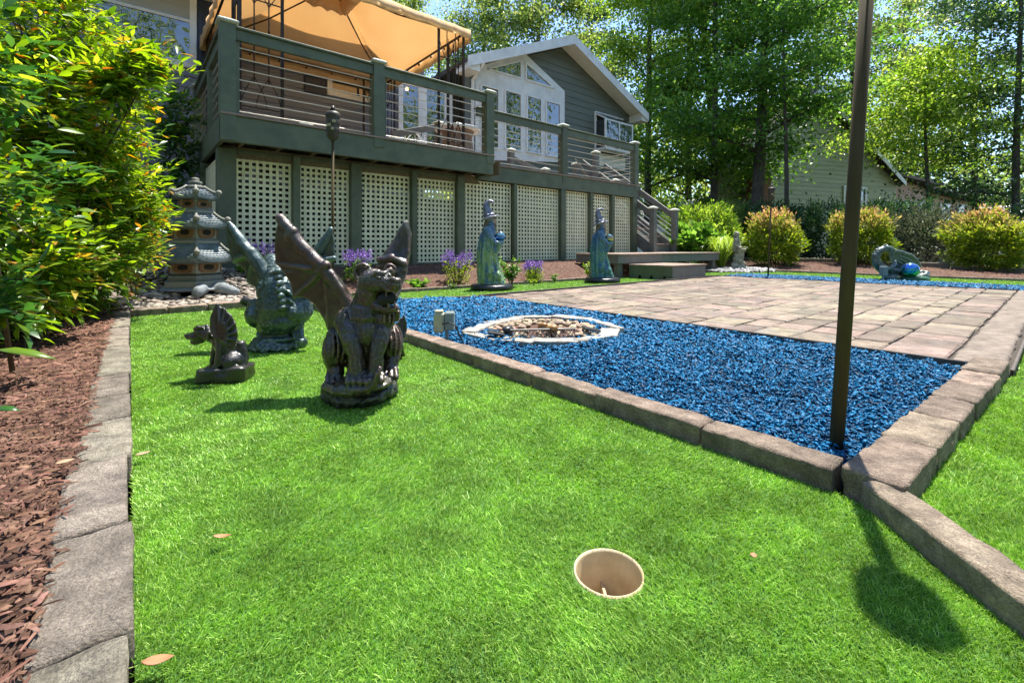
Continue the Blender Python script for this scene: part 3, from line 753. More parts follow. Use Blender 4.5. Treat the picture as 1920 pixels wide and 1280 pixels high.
BX0, BX1, BY0, BY1 = 6.56, 7.62, 3.93, 4.74
for k in range(6):
    y = BY0 - .012 + k * .137; MB().cbox((BX0 - .012, y, .212), (BX1 + .012, y + .132, .238), .004).build('board', M_BOARD, stp)
M_STEP = mat('step_paint', [(.085, .10, .062), (.12, .135, .085)], 4, .7, dirt=((.08, .075, .05, 1), 5, .6))
MB().cbox((BX0 + .026, BY0, .0), (BX1, BY0 + .025, .211), .004).build('side_board', M_DECKGREY, stp)
MB().cbox((BX1 - .025, BY0 + .026, .0), (BX1, BY1, .211), .004).build('side_board', M_DECKGREY, stp)
# side facing the camera's left, with three mouse-hole notches
prof = [(BY0, 0)]
for c in (BY0 + .14, BY0 + .38, BY0 + .60):
    prof += [(c - .028, 0)] + [(c + .028 * math.cos(math.pi - a), .035 + .028 * math.sin(a)) for a in [i * math.pi / 6 for i in range(7)]] + [(c + .028, 0)]
prof += [(BY1, 0), (BY1, .211), (BY0, .211)]
MB().prism([(BX0, y, z) for y, z in prof], (.025, 0, 0)).build('notched_board', M_STEP, stp)
MB().box((BX0 + .06, BY0 + .05, .0), (BX0 + .07, BY1, .2)).build('inner_board', M_DARK, stp)  # near-black board stands for the shade behind the notches

# ---- house
house = thing('house', 'grey green clapboard house with a white gable window wall', 'house', (5, 9.5, .3))
def siding(wall, segs, z0, z1, expo, m, y, clip=None):
    """lapped boards: each a piece, lower edge proud"""
    z = z0
    while z < z1 - .02:
        zt = min(z + expo, z1)
        for (xa, xb) in segs:
            a0, b0 = (xa, xb) if not clip else clip(z, xa, xb); a1, b1 = (xa, xb) if not clip else clip(zt, xa, xb)
            if b0 - a0 < .02: continue
            if b1 - a1 < .01: a1 = b1 = (a0 + b0) / 2
            MB().add([(a0, y - .022, z), (b0, y - .022, z), (b0, y, z), (a0, y, z), (a1, y - .006, zt), (b1, y - .006, zt), (b1, y, zt), (a1, y, zt)],
                     [(3, 2, 1, 0), (4, 5, 6, 7), (0, 1, 5, 4), (1, 2, 6, 5), (2, 3, 7, 6), (3, 0, 4, 7)]).build('siding_board', m, wall)
        z = zt
def window(parent, x0, x1, z0, z1, y, fw=.09, mull=(), trans=(), proud=.05, blind=0, sill=True):
    fr = MB()
    fr.cbox((x0, y - proud, z1 - fw), (x1, y, z1), .005); fr.cbox((x0, y - proud, z0), (x1, y, z0 + fw), .005)
    fr.cbox((x0, y - proud + .002, z0 + fw), (x0 + fw, y, z1 - fw), .005); fr.cbox((x1 - fw, y - proud + .002, z0 + fw), (x1, y, z1 - fw), .005)
    for xm_ in mull: fr.cbox((xm_ - .02, y - proud + .01, z0 + fw), (xm_ + .02, y, z1 - fw), .004)
    for zm in trans: fr.cbox((x0 + fw, y - proud + .006, zm - .025), (x1 - fw, y, zm + .025), .004)
    f = fr.build('window', M_WHITE, parent)
    MB().box((x0 + fw - .01, y - .024, z0 + fw - .01), (x1 - fw + .01, y - .018, z1 - fw + .01)).build('pane', M_GLASS if not blind else M_BLIND, f)
    if blind: pass
    return f
# main wall
wl = MB().box((-3, YW, .1), (5.2, YW + .2, 5.2)).build('wall', M_SIDEB, house)
siding(wl, [(-3, 5.2)], 1.3, 5.0, .19, M_SIDEB, YW - .001)
p0, p1 = on_y(258, 130, YW), on_y(368, 130, YW)
wz = on_y(365, 132, YW).z
w1 = window(house, p0.x - .6, p1.x, wz, wz + 1.75, YW - .02, .10, trans=(wz + .78,))
MB().box((p0.x - .5, YW - .046, wz + .82), (p1.x - .1, YW - .042, wz + 1.65)).build('blind', M_BLIND, w1)
for q in ((p1.x + .02, p1.x + .42, wz, wz + 1.75),):
    sh = MB().cbox((q[0], YW - .06, q[2]), (q[1], YW - .024, q[3]), .004).build('shutter', M_SHUT, house)
    lv = MB()
    for k in range(int((q[3] - q[2] - .1) / .045)): lv.beam((q[0] + .05, YW - .065, q[2] + .06 + k * .045), (q[1] - .05, YW - .065, q[2] + .06 + k * .045), .012, .03, .001)
    tag(lv.build('louvre', M_SHUT, sh), kind='stuff')
a_, b_ = on_y(612, 190, YW), on_y(700, 190, YW)
window(house, a_.x, b_.x, on_y(655, 188, YW).z, on_y(655, 128, YW).z + .35, YW - .02, .10)
MB().cbox((a_.x - .42, YW - .06, a_.z + .08), (a_.x - .02, YW - .024, a_.z + 1.1), .004).build('shutter', M_SHUT, house)
# french doors
for (pa_, pb_) in ((745, 790), (790, 838)):
    a_, b_ = on_y(pa_, 200, YW), on_y(pb_, 200, YW)
    fr = MB(); z0, z1 = ZF + .12, 4.25; f_ = .11
    fr.cbox((a_.x, YW - .07, z1 - f_), (b_.x, YW - .024, z1), .004); fr.cbox((a_.x, YW - .07, z0), (b_.x, YW - .024, z0 + .35), .004)
    fr.cbox((a_.x, YW - .068, z0 + .35), (a_.x + f_, YW - .024, z1 - f_), .004); fr.cbox((b_.x - f_, YW - .068, z0 + .35), (b_.x, YW - .024, z1 - f_), .004)
    d_ = fr.build('door', M_WHITE, house)
    MB().box((a_.x + f_ - .01, YW - .05, z0 + .34), (b_.x - f_ + .01, YW - .044, z1 - f_ + .01)).build('pane', M_GLASS, d_)
    MB().tube([(b_.x - .05, YW - .10, 3.05), (b_.x - .05, YW - .10, 3.2)], .012, 6).build('handle', M_IRON, d_)
a_ = on_y(838, 200, YW)
MB().cbox((a_.x + .0, YW - .06, ZF), (a_.x + .12, YW - .024, 4.35), .004).build('door_casing', M_WHITE, house)
# main roof and soffit
ze = 4.72
MB().box((-3, YW - .62, ze), (5.0, YW + .0, ze + .03)).build('soffit', M_SOFFIT, house)
MB().cbox((-3, YW - .66, ze - .02), (5.0, YW - .625, ze + .2), .004).build('fascia', M_WHITE, house)
MB().tube([(-3, YW - .72, ze + .14), (5.0, YW - .72, ze + .14)], .06, 8).build('gutter', M_WHITE, house)
MB().prism([(-3, YW - .72, ze + .21), (-3, YW + 4, ze + 2.2), (-3, YW + 4, ze + 2.1), (-3, YW - .7, ze + .18)], (8.0, 0, 0)).build('roof', M_ROOF, house)
# gable wing
GP = on_y(1075, 66, YG - .45); GR = on_y(1214, 213, YG - .45)
slope = (GP.z - GR.z) / (GR.x - GP.x); half = GR.x - GP.x; xp = GP.x
wall_half = half - .35
zpk = GP.z - .22
cl = lambda z, xa, xb: (max(xa, xp - (zpk - z) / slope), min(xb, xp + (zpk - z) / slope))
zE = zpk - slope * wall_half
gw = MB().prism([(xp - wall_half, YG, .1), (xp + wall_half, YG, .1), (xp + wall_half, YG, zE), (xp, YG, zpk), (xp - wall_half, YG, zE)], (0, .2, 0)).build('wall', M_SIDE, house)
siding(gw, [(xp - wall_half, xp + wall_half)], 1.2, zpk, .19, M_SIDE, YG - .001, cl)
MB().box((xp + wall_half - .2, YG + .205, .1), (xp + wall_half, YG + 9, zE)).build('wall', M_SIDE, house)
MB().cbox((xp + wall_half - .02, YG - .04, 1.2), (xp + wall_half + .09, YG + .09, zE - .02), .005).build('corner_board', M_WHITE, house)
th = .10
for sgn in (-1, 1):
    e = (xp + sgn * half, zpk + .05 - slope * half); k = (xp, zpk + .05)
    rf = MB().prism([(k[0], YG - .48, k[1] + .02), (e[0], YG - .48, e[1] + .02), (e[0], YG - .48, e[1] + .02 + th), (k[0], YG - .48, k[1] + .02 + th)], (0, 9, 0)).build('roof', M_ROOF, house)
    MB().prism([(k[0], YG - .505, k[1] - .09), (e[0], YG - .505, e[1] - .09), (e[0], YG - .505, e[1] + .16), (k[0], YG - .505, k[1] + .16)], (0, .022, 0)).build('rake_board', M_WHITE, rf)
    MB().prism([(k[0], YG - .48, k[1] - .02), (e[0], YG - .48, e[1] - .02), (e[0], YG - .48, e[1] + .015), (k[0], YG - .48, k[1] + .015)], (0, .475, 0)).build('soffit', M_SOFFIT, rf)
    MB().prism([(e[0] - sgn * .35, YG - .47, e[1] - .12), (e[0], YG - .47, e[1] - .12), (e[0], YG - .47, e[1]), (e[0] - sgn * .35, YG - .47, e[1] + slope * .35 - .03)], (0, .46, 0)).build('eave_return', M_SOFFIT, rf)
# white window wall in the gable
q = lambda px, py: (lambda v: (v.x, v.z))(on_y(px, py, YG))
outl = [q(889, 300), q(889, 128), q(981, 101), q(1056, 172), q(1056, 305)]
tl, pk, tr = outl[1], outl[2], outl[3]
ww = MB(); yy = YG - .03
mbw = MB().prism([(x, YG - .055, z) for x, z in outl], (0, .03, 0)).build('window_wall', M_WHITE, house)
def pane(poly):
    MB().prism([(x, YG - .062, z) for x, z in poly], (0, .005, 0)).build('pane', M_GLASS, mbw)
    n = len(poly); cxx = sum(p[0] for p in poly) / n; czz = sum(p[1] for p in poly) / n; fr = MB()
    for i in range(n):
        a, b = poly[i], poly[(i + 1) % n]
        fr.beam((a[0], YG - .065, a[1]), (b[0], YG - .065, b[1]), .05, .04, .003)
    fr.build('frame', M_WHITE, mbw)
pane([q(911, 131), q(974, 116), q(974, 149)]); pane([q(983, 119), q(1036, 167), q(983, 151)])
for (a, b, t0, t1, s0) in ((899, 932, 160, 170, 255), (944, 974, 171, 178, 265), (985, 1012, 181, 187, 280), (1021, 1047, 191, 197, 287)):
    x0, x1 = q(a, 200)[0], q(b, 200)[0]; z1 = q((a + b) / 2, (t0 + t1) / 2)[1]; zm = z1 - .72
    pane([(x0, zm + .06), (x1, zm + .06), (x1, z1), (x0, z1)]); pane([(x0, zm - .75), (x1, zm - .75), (x1, zm - .06), (x0, zm - .06)])
# garden window projecting from the gable wall
x0, x1 = q(1113, 240)[0], q(1166, 240)[0]; zt, zb = q(1113, 209)[1], q(1113, 285)[1]; y0 = YG - .02; dp = .42
gwn = MB(); w_ = .07; zt2 = zt - .28
gwn.cbox((x0, y0 - .05, zb), (x0 + w_, y0, zt), .004); gwn.cbox((x1 - w_, y0 - .05, zb), (x1, y0, zt), .004); gwn.cbox((x0 + w_, y0 - .049, zt - w_), (x1 - w_, y0, zt), .004)
for x in (x0 + .04, x1 - .04): gwn.cbox((x - .025, y0 - dp, zb + .1), (x + .025, y0 - dp + .05, zt2), .003); gwn.beam((x, y0 - dp + .02, zt2), (x, y0 - .03, zt - .06), .05, .05, .003)
gwn.cbox((x0 + .066, y0 - dp + .002, zt2 - .05), (x1 - .066, y0 - dp + .048, zt2 - .002), .003); gwn.cbox((x0 + .015, y0 - dp, zb + .03), (x1 - .015, y0 - .051, zb + .098), .003)
gwn.cbox(((x0 + x1) / 2 - .02, y0 - dp + .004, zb + .1), ((x0 + x1) / 2 + .02, y0 - dp + .044, zt2 - .052), .003)
gf = gwn.build('garden_window', M_WHITE, house)
MB().box((x0 + .06, y0 - dp + .02, zb + .1), (x1 - .06, y0 - dp + .026, zt2 - .06)).build('pane', M_GLASS, gf)
MB().box((x0 + .035, y0 - dp + .052, zb + .1), (x0 + .04, y0 - .055, zt2 - .02)).build('pane', M_GLASS, gf)
MB().prism([(x0 + .03, y0 - dp + .03, zt2 + .03), (x0 + .03, y0 - .04, zt - .03), (x0 + .03, y0 - .04, zt - .02), (x0 + .03, y0 - dp + .03, zt2 + .04)], (x1 - x0 - .06, 0, 0)).build('pane', M_GLASS, gf)
MB().cbox((x0 - .02, YG - .12, zb - .42), (x1 + .02, YG - .026, zb - .02), .01).build('window_apron', M_SOFFIT, house)
# downspout and porch lamp
MB().tube([(on_y(884, 120, YG).x, YG - .5, 4.75), (on_y(880, 120, YG).x, YG - .15, 4.45), (on_y(880, 120, YG).x, YG - .1, 2.0)], .04, 8).build('downspout', M_WHITE, house)
def lamp_mat():
    a = NT('lamp_glow'); e = a.n('ShaderNodeEmission'); e.inputs[0].default_value = (1, .55, .2, 1); e.inputs[1].default_value = 4; a.l(e.outputs[0], a.out.inputs[0]); return a.m
lp = on_y(763, 167, YW - .06); MB().ell(lp, .035).build('lamp', lamp_mat(), house)

# ---- gazebo
M_CANVAS = NT('canvas')
def canvas():
    a = M_CANVAS; tc = a.n('ShaderNodeTexCoord'); c = a.ramp(a.noise(tc.outputs['Object'], 1.2, 4), [(.84, .62, .36), (.88, .68, .42)])
    p = a.n('ShaderNodeBsdfPrincipled'); a.l(c, p.inputs['Base Color']); p.inputs['Roughness'].default_value = .85
    tr = a.n('ShaderNodeBsdfTranslucent'); a.l(a.mix(.0, c, c), tr.inputs[0]); ms = a.n('ShaderNodeMixShader'); ms.inputs[0].default_value = .5
    a.l(a.bump(a.noise(tc.outputs['Object'], 260, 2), .001), p.inputs['Normal'])
    a.l(p.outputs[0], ms.inputs[1]); a.l(tr.outputs[0], ms.inputs[2]); a.l(ms.outputs[0], a.out.inputs[0]); return a.m
M_CV = canvas()
gaz = thing('gazebo', 'gazebo with a tan orange canvas canopy and bronze iron posts on the deck', 'gazebo', (2.6, 7.7, ZF))
gx0, gx1, gy0, gy1, gz, gpz = 1.0, 4.16, 6.22, 9.2, 4.02, 4.98
gc = Vector(((gx0 + gx1) / 2, (gy0 + gy1) / 2, gpz)); C4 = [Vector((gx0 - .08, gy0 - .08, gz)), Vector((gx1 + .08, gy0 - .08, gz)), Vector((gx1 + .08, gy1 + .08, gz)), Vector((gx0 - .08, gy1 + .08, gz))]
cp = MB(); NS = 12
def cpt(a, b, s, t):
    e = a.lerp(b, t); k = .17; top = gc + (e - gc) * k; top.z = gc.z - .12
    p = top.lerp(e, s); sag = -.10 * math.sin(math.pi * s) * math.sin(math.pi * t) - .05 * math.sin(math.pi * s); p.z += sag + .012 * math.sin(s * 9 + t * 11); return p
for i in range(4):
    a, b = C4[i], C4[(i + 1) % 4]; g_ = [[cpt(a, b, s / NS, t / NS) for t in range(NS + 1)] for s in range(NS + 1)]
    vs = [p for r_ in g_ for p in r_]; fs = [(r_ * (NS + 1) + k, r_ * (NS + 1) + k + 1, (r_ + 1) * (NS + 1) + k + 1, (r_ + 1) * (NS + 1) + k) for r_ in range(NS) for k in range(NS)]
    cp.add(vs, fs)
canopy = cp.build('canopy', M_CV, gaz, smooth=True)
so = canopy.modifiers.new('thick', 'SOLIDIFY'); so.thickness = .004
for i in range(4):
    a, b = C4[i], C4[(i + 1) % 4]; v = MB(); n_ = 30; d = (b - a).normalized(); nn = Vector((d.y, -d.x, 0))
    pts = [a.lerp(b, k / n_) + nn * (.012 * math.sin(k * 1.7) + .004) for k in range(n_ + 1)]
    v.add([p + Vector((0, 0, .015)) for p in pts] + [p - Vector((0, 0, .13 if i == 0 else .18)) + nn * .01 * math.sin(k * 2.1) for k, p in enumerate(pts)], [(k, k + 1, n_ + 2 + k, n_ + 1 + k) for k in range(n_)])
    o = v.build('valance', M_CV, gaz, smooth=True); o.modifiers.new('thick', 'SOLIDIFY').thickness = .004
vt = MB()
T4 = [gc + (c - gc) * .24 for c in C4]
for i in range(4):
    a, b = T4[i].copy(), T4[(i + 1) % 4].copy(); a.z = b.z = gc.z - .10; g_ = []
    for s in range(7):
        for t in range(9):
            p = a.lerp(b, t / 8).lerp(gc + Vector((0, 0, .22)), s / 6); p.z -= .06 * math.sin(math.pi * t / 8) * (1 - s / 6); g_.append(p)
    vt.add(g_, [(s * 9 + t, s * 9 + t + 1, (s + 1) * 9 + t + 1, (s + 1) * 9 + t) for s in range(6) for t in range(8)])
o = vt.build('vent_cap', M_CV, gaz, smooth=True); o.modifiers.new('thick', 'SOLIDIFY').thickness = .004
dr = MB()   # loose inner drape gathered under the peak
for i in range(4):
    a, b = T4[i], T4[(i + 1) % 4]; g_ = []
    for s in range(7):
        for t in range(9):
            p = (gc + (a.lerp(b, t / 8) - gc) * (.4 + s / 6 * .55)); p.z = gc.z - .28 - .12 * math.sin(math.pi * s / 6) + .03 * math.sin(t * 2.2 + i) - .06 * s / 6; g_.append(p)
    dr.add(g_, [(s * 9 + t, s * 9 + t + 1, (s + 1) * 9 + t + 1, (s + 1) * 9 + t) for s in range(6) for t in range(8)])
o = dr.build('drape', M_CV, gaz, smooth=True); o.modifiers.new('thick', 'SOLIDIFY').thickness = .004
E4 = [Vector((gx0, gy0, gz - .04)), Vector((gx1, gy0, gz - .04)), Vector((gx1, gy1, gz - .04)), Vector((gx0, gy1, gz - .04))]
for i in range(4):
    MB().beam(E4[i], E4[(i + 1) % 4], .03, .03, .003).build('beam', M_IRON, gaz)
    MB().tube([E4[i], E4[i].lerp(gc, .5) - Vector((0, 0, .15)), gc - Vector((0, 0, .16))], .013, 6).build('rafter', M_IRON, gaz)
for i, c in enumerate(E4):
    dx = Vector((1 if c.x < 2 else -1, 0, 0)); dy = Vector((0, 1 if c.y < 7 else -1, 0)); b0 = Vector((c.x, c.y, ZF))
    for off in (Vector((0, 0, 0)), dx * .46, dy * .46):
        MB().beam(b0 + off, b0 + off + Vector((0, 0, gz - .05 - ZF)), .034, .034, .003).build('post', M_IRON, gaz)
    for dd in (dx, dy):
        sc = MB()
        for zz in (.25, 1.55): sc.beam(b0 + dd * .02 + Vector((0, 0, zz)), b0 + dd * .44 + Vector((0, 0, zz)), .014, .014, .002, Vector((0, 0, 1)))
        for sx in (.15, .31):
            sc.tube([b0 + dd * sx + Vector((0, 0, z)) for z in (.55, 1.5, 2.0)], .008, 6)
            for sg in (-1, 1):
                sc.tube([b0 + dd * (sx + sg * .14 * math.sin(k / 10 * 1.5)) + Vector((0, 0, .62 - .36 * k / 10)) for k in range(11)], .006, 5)
                sc.tube([b0 + dd * (sx + sg * .14 * math.sin(k / 10 * 1.5)) + Vector((0, 0, 1.5 + .36 * k / 10)) for k in range(11)], .006, 5)
            sc.ell(b0 + dd * sx + Vector((0, 0, 1.2)), .014, None, 8, 5)
        sc.build('scroll_panel', M_IRON, gaz)
hooks = MB()
for k in range(7):
    p = E4[2].lerp(E4[3], k / 6 * .9 + .05) - Vector((0, .0, .03)); hooks.cbox(p - Vector((.015, .012, .03)), p + Vector((.015, .012, .0)), .002)
    p = E4[1].lerp(E4[2], k / 6 * .9 + .05) - Vector((0, .0, .03)); hooks.cbox(p - Vector((.012, .015, .03)), p + Vector((.012, .015, .0)), .002)
hooks.build('curtain_hooks', M_IRON, gaz)

# ---- things standing on the deck
def deck_light(px, label, rot=0):
    c = on_y(px, 230, YF + .28); c.z = ZF + .002
    r_ = thing('deck_light', label, 'lamp', c, 'small white lights on the deck floor')
    MB().lathe([(.035, 0), (.035, .05), (.025, .055)], c, 10).build('stem', M_WHITE, r_)
    MB().cbox(c + Vector((-.085, -.07, .055)), c + Vector((.085, .07, .10)), .012).build('head', M_CAP, r_)
deck_light(572, 'small white light on the deck floor behind the first wide rail opening')
deck_light(735, 'small white light on the deck floor just right of the middle railing post')
def garden_chair(px, y, label):
    c = on_y(px, 240, y); c.z = ZF
    t = thing('garden_chair', label, 'chair', c); m = M_WHITE
    for sx in (-.24, .24):
        MB().tube([c + Vector((sx, -.22, 0)), c + Vector((sx, -.22, .62)), c + Vector((sx, .2, .66))], .013, 6).build('leg', m, t)
        MB().tube([c + Vector((sx, .22, 0)), c + Vector((sx, .20, .45)), c + Vector((sx * .95, .30, .98))], .013, 6).build('leg', m, t)
    MB().cbox(c + Vector((-.25, -.23, .42)), c + Vector((.25, .22, .445)), .006).build('seat', m, t)
    b = MB()
    for k in range(9):
        x = -.23 + k * .0575; b.tube([c + Vector((x, .21, .48)), c + Vector((x * .95, .28, .95 - .25 * abs(x / .23)))], .006, 5)
    for k in range(8):
        a0, a1 = k / 8, (k + 1) / 8; f_ = lambda s: c + Vector((-.24 + .48 * s, .285, .72 + .26 * math.sin(math.pi * s)))
        b.tube([f_(a0), f_(a1)], .011, 6)
    b.build('backrest', m, t)
garden_chair(790, 8.5, 'white ironwork garden chair on the deck by the glass doors')
def cover_stack(px, y):
    c = on_y(px, 250, y); c.z = ZR
    t = thing('covered_grill', 'brown barrel table on the deck behind the gazebo corner', 'table', c)
    MB().lathe([(.28, 0), (.30, .3), (.26, .6), (.30, .72)], c, 16).build('barrel', M_BOARD, t)
    MB().lathe([(.40, .72), (.41, .735), (.41, .76), (.39, .77)], c, 20).build('table_top', M_WHITE, t)
cover_stack(858, 7.0)
# ================================================================== statues and garden objects
def bronze(name, base, ridge, hollow, rough=.38, metal=.25, scale=14, painted_sheen=(.055, .075, .05, 1)):
    a = NT(name); tc = a.n('ShaderNodeTexCoord'); co = tc.outputs['Object']; g = a.n('ShaderNodeNewGeometry')
    c = a.ramp(a.noise(co, scale, 6, .65), base, .3, .7)
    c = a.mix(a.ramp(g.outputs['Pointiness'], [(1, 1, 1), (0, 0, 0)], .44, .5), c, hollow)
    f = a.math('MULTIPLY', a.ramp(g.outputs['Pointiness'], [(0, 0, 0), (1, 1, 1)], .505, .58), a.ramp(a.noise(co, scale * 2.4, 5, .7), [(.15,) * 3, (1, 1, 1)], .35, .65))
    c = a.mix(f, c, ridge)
    c = a.mix(a.math('MULTIPLY', a.ramp(a.noise(co, scale * .6, 4, .6), [(0, 0, 0), (1, 1, 1)], .5, .62), .55), c, painted_sheen)  # noise patches paint the bronze's tinted highlights into its colour
    p = a.n('ShaderNodeBsdfPrincipled'); a.l(c, p.inputs['Base Color']); p.inputs['Metallic'].default_value = metal; p.inputs['Coat Weight'].default_value = .5; p.inputs['Coat Roughness'].default_value = .2
    a.l(a.math('MULTIPLY_ADD', a.noise(co, scale * 2, 4), .35, rough - .17), p.inputs['Roughness'])
    a.l(a.bump(a.noise(co, scale * 14, 5, .65), .0022), p.inputs['Normal']); a.l(p.outputs[0], a.out.inputs[0]); return a.m
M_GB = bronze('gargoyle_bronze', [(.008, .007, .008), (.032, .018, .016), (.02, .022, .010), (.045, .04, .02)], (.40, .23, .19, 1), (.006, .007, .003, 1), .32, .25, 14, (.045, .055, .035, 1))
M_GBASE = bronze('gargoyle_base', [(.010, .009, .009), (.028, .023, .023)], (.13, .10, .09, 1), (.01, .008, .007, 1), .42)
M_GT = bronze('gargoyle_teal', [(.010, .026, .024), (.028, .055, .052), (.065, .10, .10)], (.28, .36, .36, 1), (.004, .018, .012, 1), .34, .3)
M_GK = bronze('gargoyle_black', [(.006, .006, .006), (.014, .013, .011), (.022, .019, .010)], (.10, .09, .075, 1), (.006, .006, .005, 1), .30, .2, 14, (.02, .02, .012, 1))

def frame_of(t0):
    """features of a statue given where the photo shows them, at depth t0 + dt"""
    s = t0 / FPX
    def G(px, py, dt=0): return at_t(px, py, t0 + dt)
    def L(mb, pts, n=10): return mb.limb([(G(a, b, c), r * s) for a, b, c, r in pts], n)
    def E(mb, px, py, dt, rx, ry, rz, tilt=0):
        M = Matrix((R, F, Vector((0, 0, 1)))).transposed() @ Matrix.Rotation(-tilt, 3, 'Y')
        return mb.ell(G(px, py, dt), (rx * s, ry * s, rz * s), M, 16, 11)
    def P(mb, c, ring, th): return mb.fan(G(*c), [G(*q) for q in ring], F * th)
    return G, L, E, P, s

# ---- big brown winged gargoyle
T0 = 1.60; G, L, E, P, s = frame_of(T0)
gb = thing('gargoyle_statue', 'large brown bronze winged gargoyle crouching on the turf, snarling face turned right', 'statue', on_z(677, 745, 0), 'gargoyle statues on the turf')
b = MB()
L(b, [(684, 668, .06, 40), (686, 640, .03, 46), (688, 612, .0, 44), (690, 592, -.01, 38)], 14)          # trunk
E(b, 632, 655, .03, 25, 40, 41); E(b, 736, 643, .06, 19, 38, 38)                                     # haunches
E(b, 628, 630, .02, 15, 22, 18)
L(b, [(625, 672, .02, 19), (632, 700, -.01, 14)]); L(b, [(737, 665, .03, 15), (730, 695, .0, 13)])
E(b, 652, 602, -.02, 25, 26, 27); E(b, 722, 596, -.02, 20, 26, 25)                                    # shoulders
L(b, [(652, 610, -.04, 21), (660, 640, -.075, 18), (668, 664, -.085, 14), (671, 700, -.09, 15)])     # fore legs
L(b, [(718, 608, -.03, 18), (712, 640, -.065, 16), (706, 664, -.08, 13), (704, 698, -.085, 14)])
E(b, 657, 628, -.07, 15, 14, 22); E(b, 716, 628, -.06, 12, 13, 20)
E(b, 688, 624, -.045, 26, 22, 30); E(b, 686, 650, -.03, 22, 24, 26)
for x in (678, 690, 700): L(b, [(x, 612, -.066, 5), (x - 1, 640, -.066, 4), (x - 2, 664, -.055, 3)], 6)
def toes(cx, cy, dt, xs, r=6.5, ln=20):
    for x in xs:
        L(b, [(cx + x * .8, cy - ln * .6, dt + .02, r), (cx + x, cy, dt - .006, r * 1.05), (cx + x * 1.1, cy + ln * .5, dt - .028, r * .9), (cx + x * 1.12, cy + ln * .9, dt - .034, r * .35)], 8)
toes(670, 706, -.10, (-16, -6, 5, 15)); toes(703, 703, -.095, (-8, 2, 12), 6)
toes(630, 706, -.02, (-14, -4, 7), 6.2); toes(731, 697, -.01, (-8, 2, 11), 5.8)
E(b, 684, 716, -.05, 52, 52, 12)
L(b, [(690, 596, .02, 38), (694, 570, .0, 34), (700, 548, -.02, 31)], 12)                            # neck
E(b, 700, 530, -.02, 29, 32, 27)                                                                    # skull
L(b, [(706, 530, -.05, 23), (724, 531, -.078, 17), (741, 534, -.10, 12)], 12)                        # muzzle
E(b, 744, 526, -.105, 8, 8, 6); E(b, 737, 523, -.11, 5.5, 6, 5); E(b, 748, 525, -.09, 4.5, 6, 5); L(b, [(722, 524, -.098, 4), (734, 526, -.112, 3)], 7); L(b, [(716, 536, -.098, 5), (728, 543, -.108, 5), (744, 543, -.108, 4.5), (748, 540, -.095, 4)], 8)
E(b, 730, 538, -.098, 9, 8, 6)
L(b, [(698, 566, -.03, 18), (712, 576, -.06, 11), (730, 581, -.09, 7.5), (741, 578, -.098, 6.5)])         # jaw
for x, y, d in ((724, 553, -.108), (742, 551, -.108)): L(b, [(x, y - 6, d, 2.6), (x, y + 4, d, 1)], 6)
for x, y, d in ((728, 571, -.105), (740, 568, -.105)): L(b, [(x, y + 4, d, 2.4), (x, y - 4, d, 1)], 6)
L(b, [(698, 518, -.075, 5), (708, 512, -.085, 6.5), (720, 513, -.088, 5)], 8); L(b, [(722, 512, -.08, 5), (732, 507, -.07, 6), (737, 510, -.055, 4)], 8)
E(b, 710, 520, -.092, 5, 4, 4); E(b, 730, 516, -.085, 4, 4, 3.5)
for k in range(4): L(b, [(700 + k * 5, 528 + k * 3, -.085 - k * .004, 2.4), (708 + k * 5, 534 + k * 2, -.094 - k * .003, 2.6), (716 + k * 4, 532, -.10, 2)], 6)
for k in range(3): L(b, [(694 - k * 4, 540 + k * 9, -.055, 4), (700 - k * 3, 552 + k * 9, -.06, 4), (706 - k * 4, 562 + k * 9, -.055, 2.5)], 6)
# ears
for (cx, cy, rx, ry, d) in ((680, 511, 15, 16, -.01), (731, 506, 9, 10, .03)):
    n_ = 16; ring = [G(cx + rx * math.cos(a * 2 * math.pi / n_), cy + ry * math.sin(a * 2 * math.pi / n_), d - .012) for a in range(n_ + 1)]
    b.tube(ring, 3.6 * s, 7, False); b.tube([ring[0], ring[1]], 3.6 * s, 7)
    E(b, cx, cy, d + .006, rx, 6, ry); E(b, cx + 4, cy + ry * .7, d + .01, rx * .7, 12, ry * .7)
# mane tufts, tail
for x, y, dx, dy in ((664, 584, 3, -26), (672, 580, 2, -20), (656, 590, -1, -16), (738, 584, 6, -14), (743, 596, 5, -16)): L(b, [(x, y, -.03, 7), (x + dx * .6, y + dy * .6, -.04, 5), (x + dx, y + dy, -.03, 2)], 8)
L(b, [(618, 715, .0, 8), (610, 726, -.06, 9), (628, 733, -.115, 9), (660, 736, -.13, 8.5), (688, 731, -.125, 7.5), (704, 716, -.12, 6.5), (708, 700, -.125, 5.5), (712, 690, -.12, 4)], 8)
def ridges(cx, cy, dt, rx, ry, rz, phis, psi0, psi1, r=2.6, sw=.25):
    for ph in phis:
        pts = []
        for i in range(6):
            ps = psi0 + (psi1 - psi0) * i / 5; a = ph + sw * math.sin(i / 5 * math.pi)
            pts.append((cx + rx * 1.0 * math.cos(ps) * math.sin(a), cy - rz * 1.0 * math.sin(ps), dt - ry * s * 1.0 * math.cos(ps) * math.cos(a), r * (.5 + .6 * math.sin(math.pi * (i + .3) / 5.6))))
        L(b, pts, 6)
ridges(632, 655, .03, 25, 40, 41, (-.9, -.5, -.1, .3, .7), 1.1, -1.0, 3.2); ridges(736, 643, .06, 19, 38, 38, (-.4, .1, .6), 1.0, -1.0, 2.8)
ridges(652, 602, -.02, 25, 26, 27, (-1.0, -.5, 0, .5), 1.2, -1.2, 3.0); ridges(722, 596, -.02, 20, 26, 25, (-.3, .2, .7), 1.2, -1.2, 2.6)
ridges(700, 530, -.02, 29, 32, 27, (-1.2, -.85, -.5), .9, -1.1, 2.6, .1)
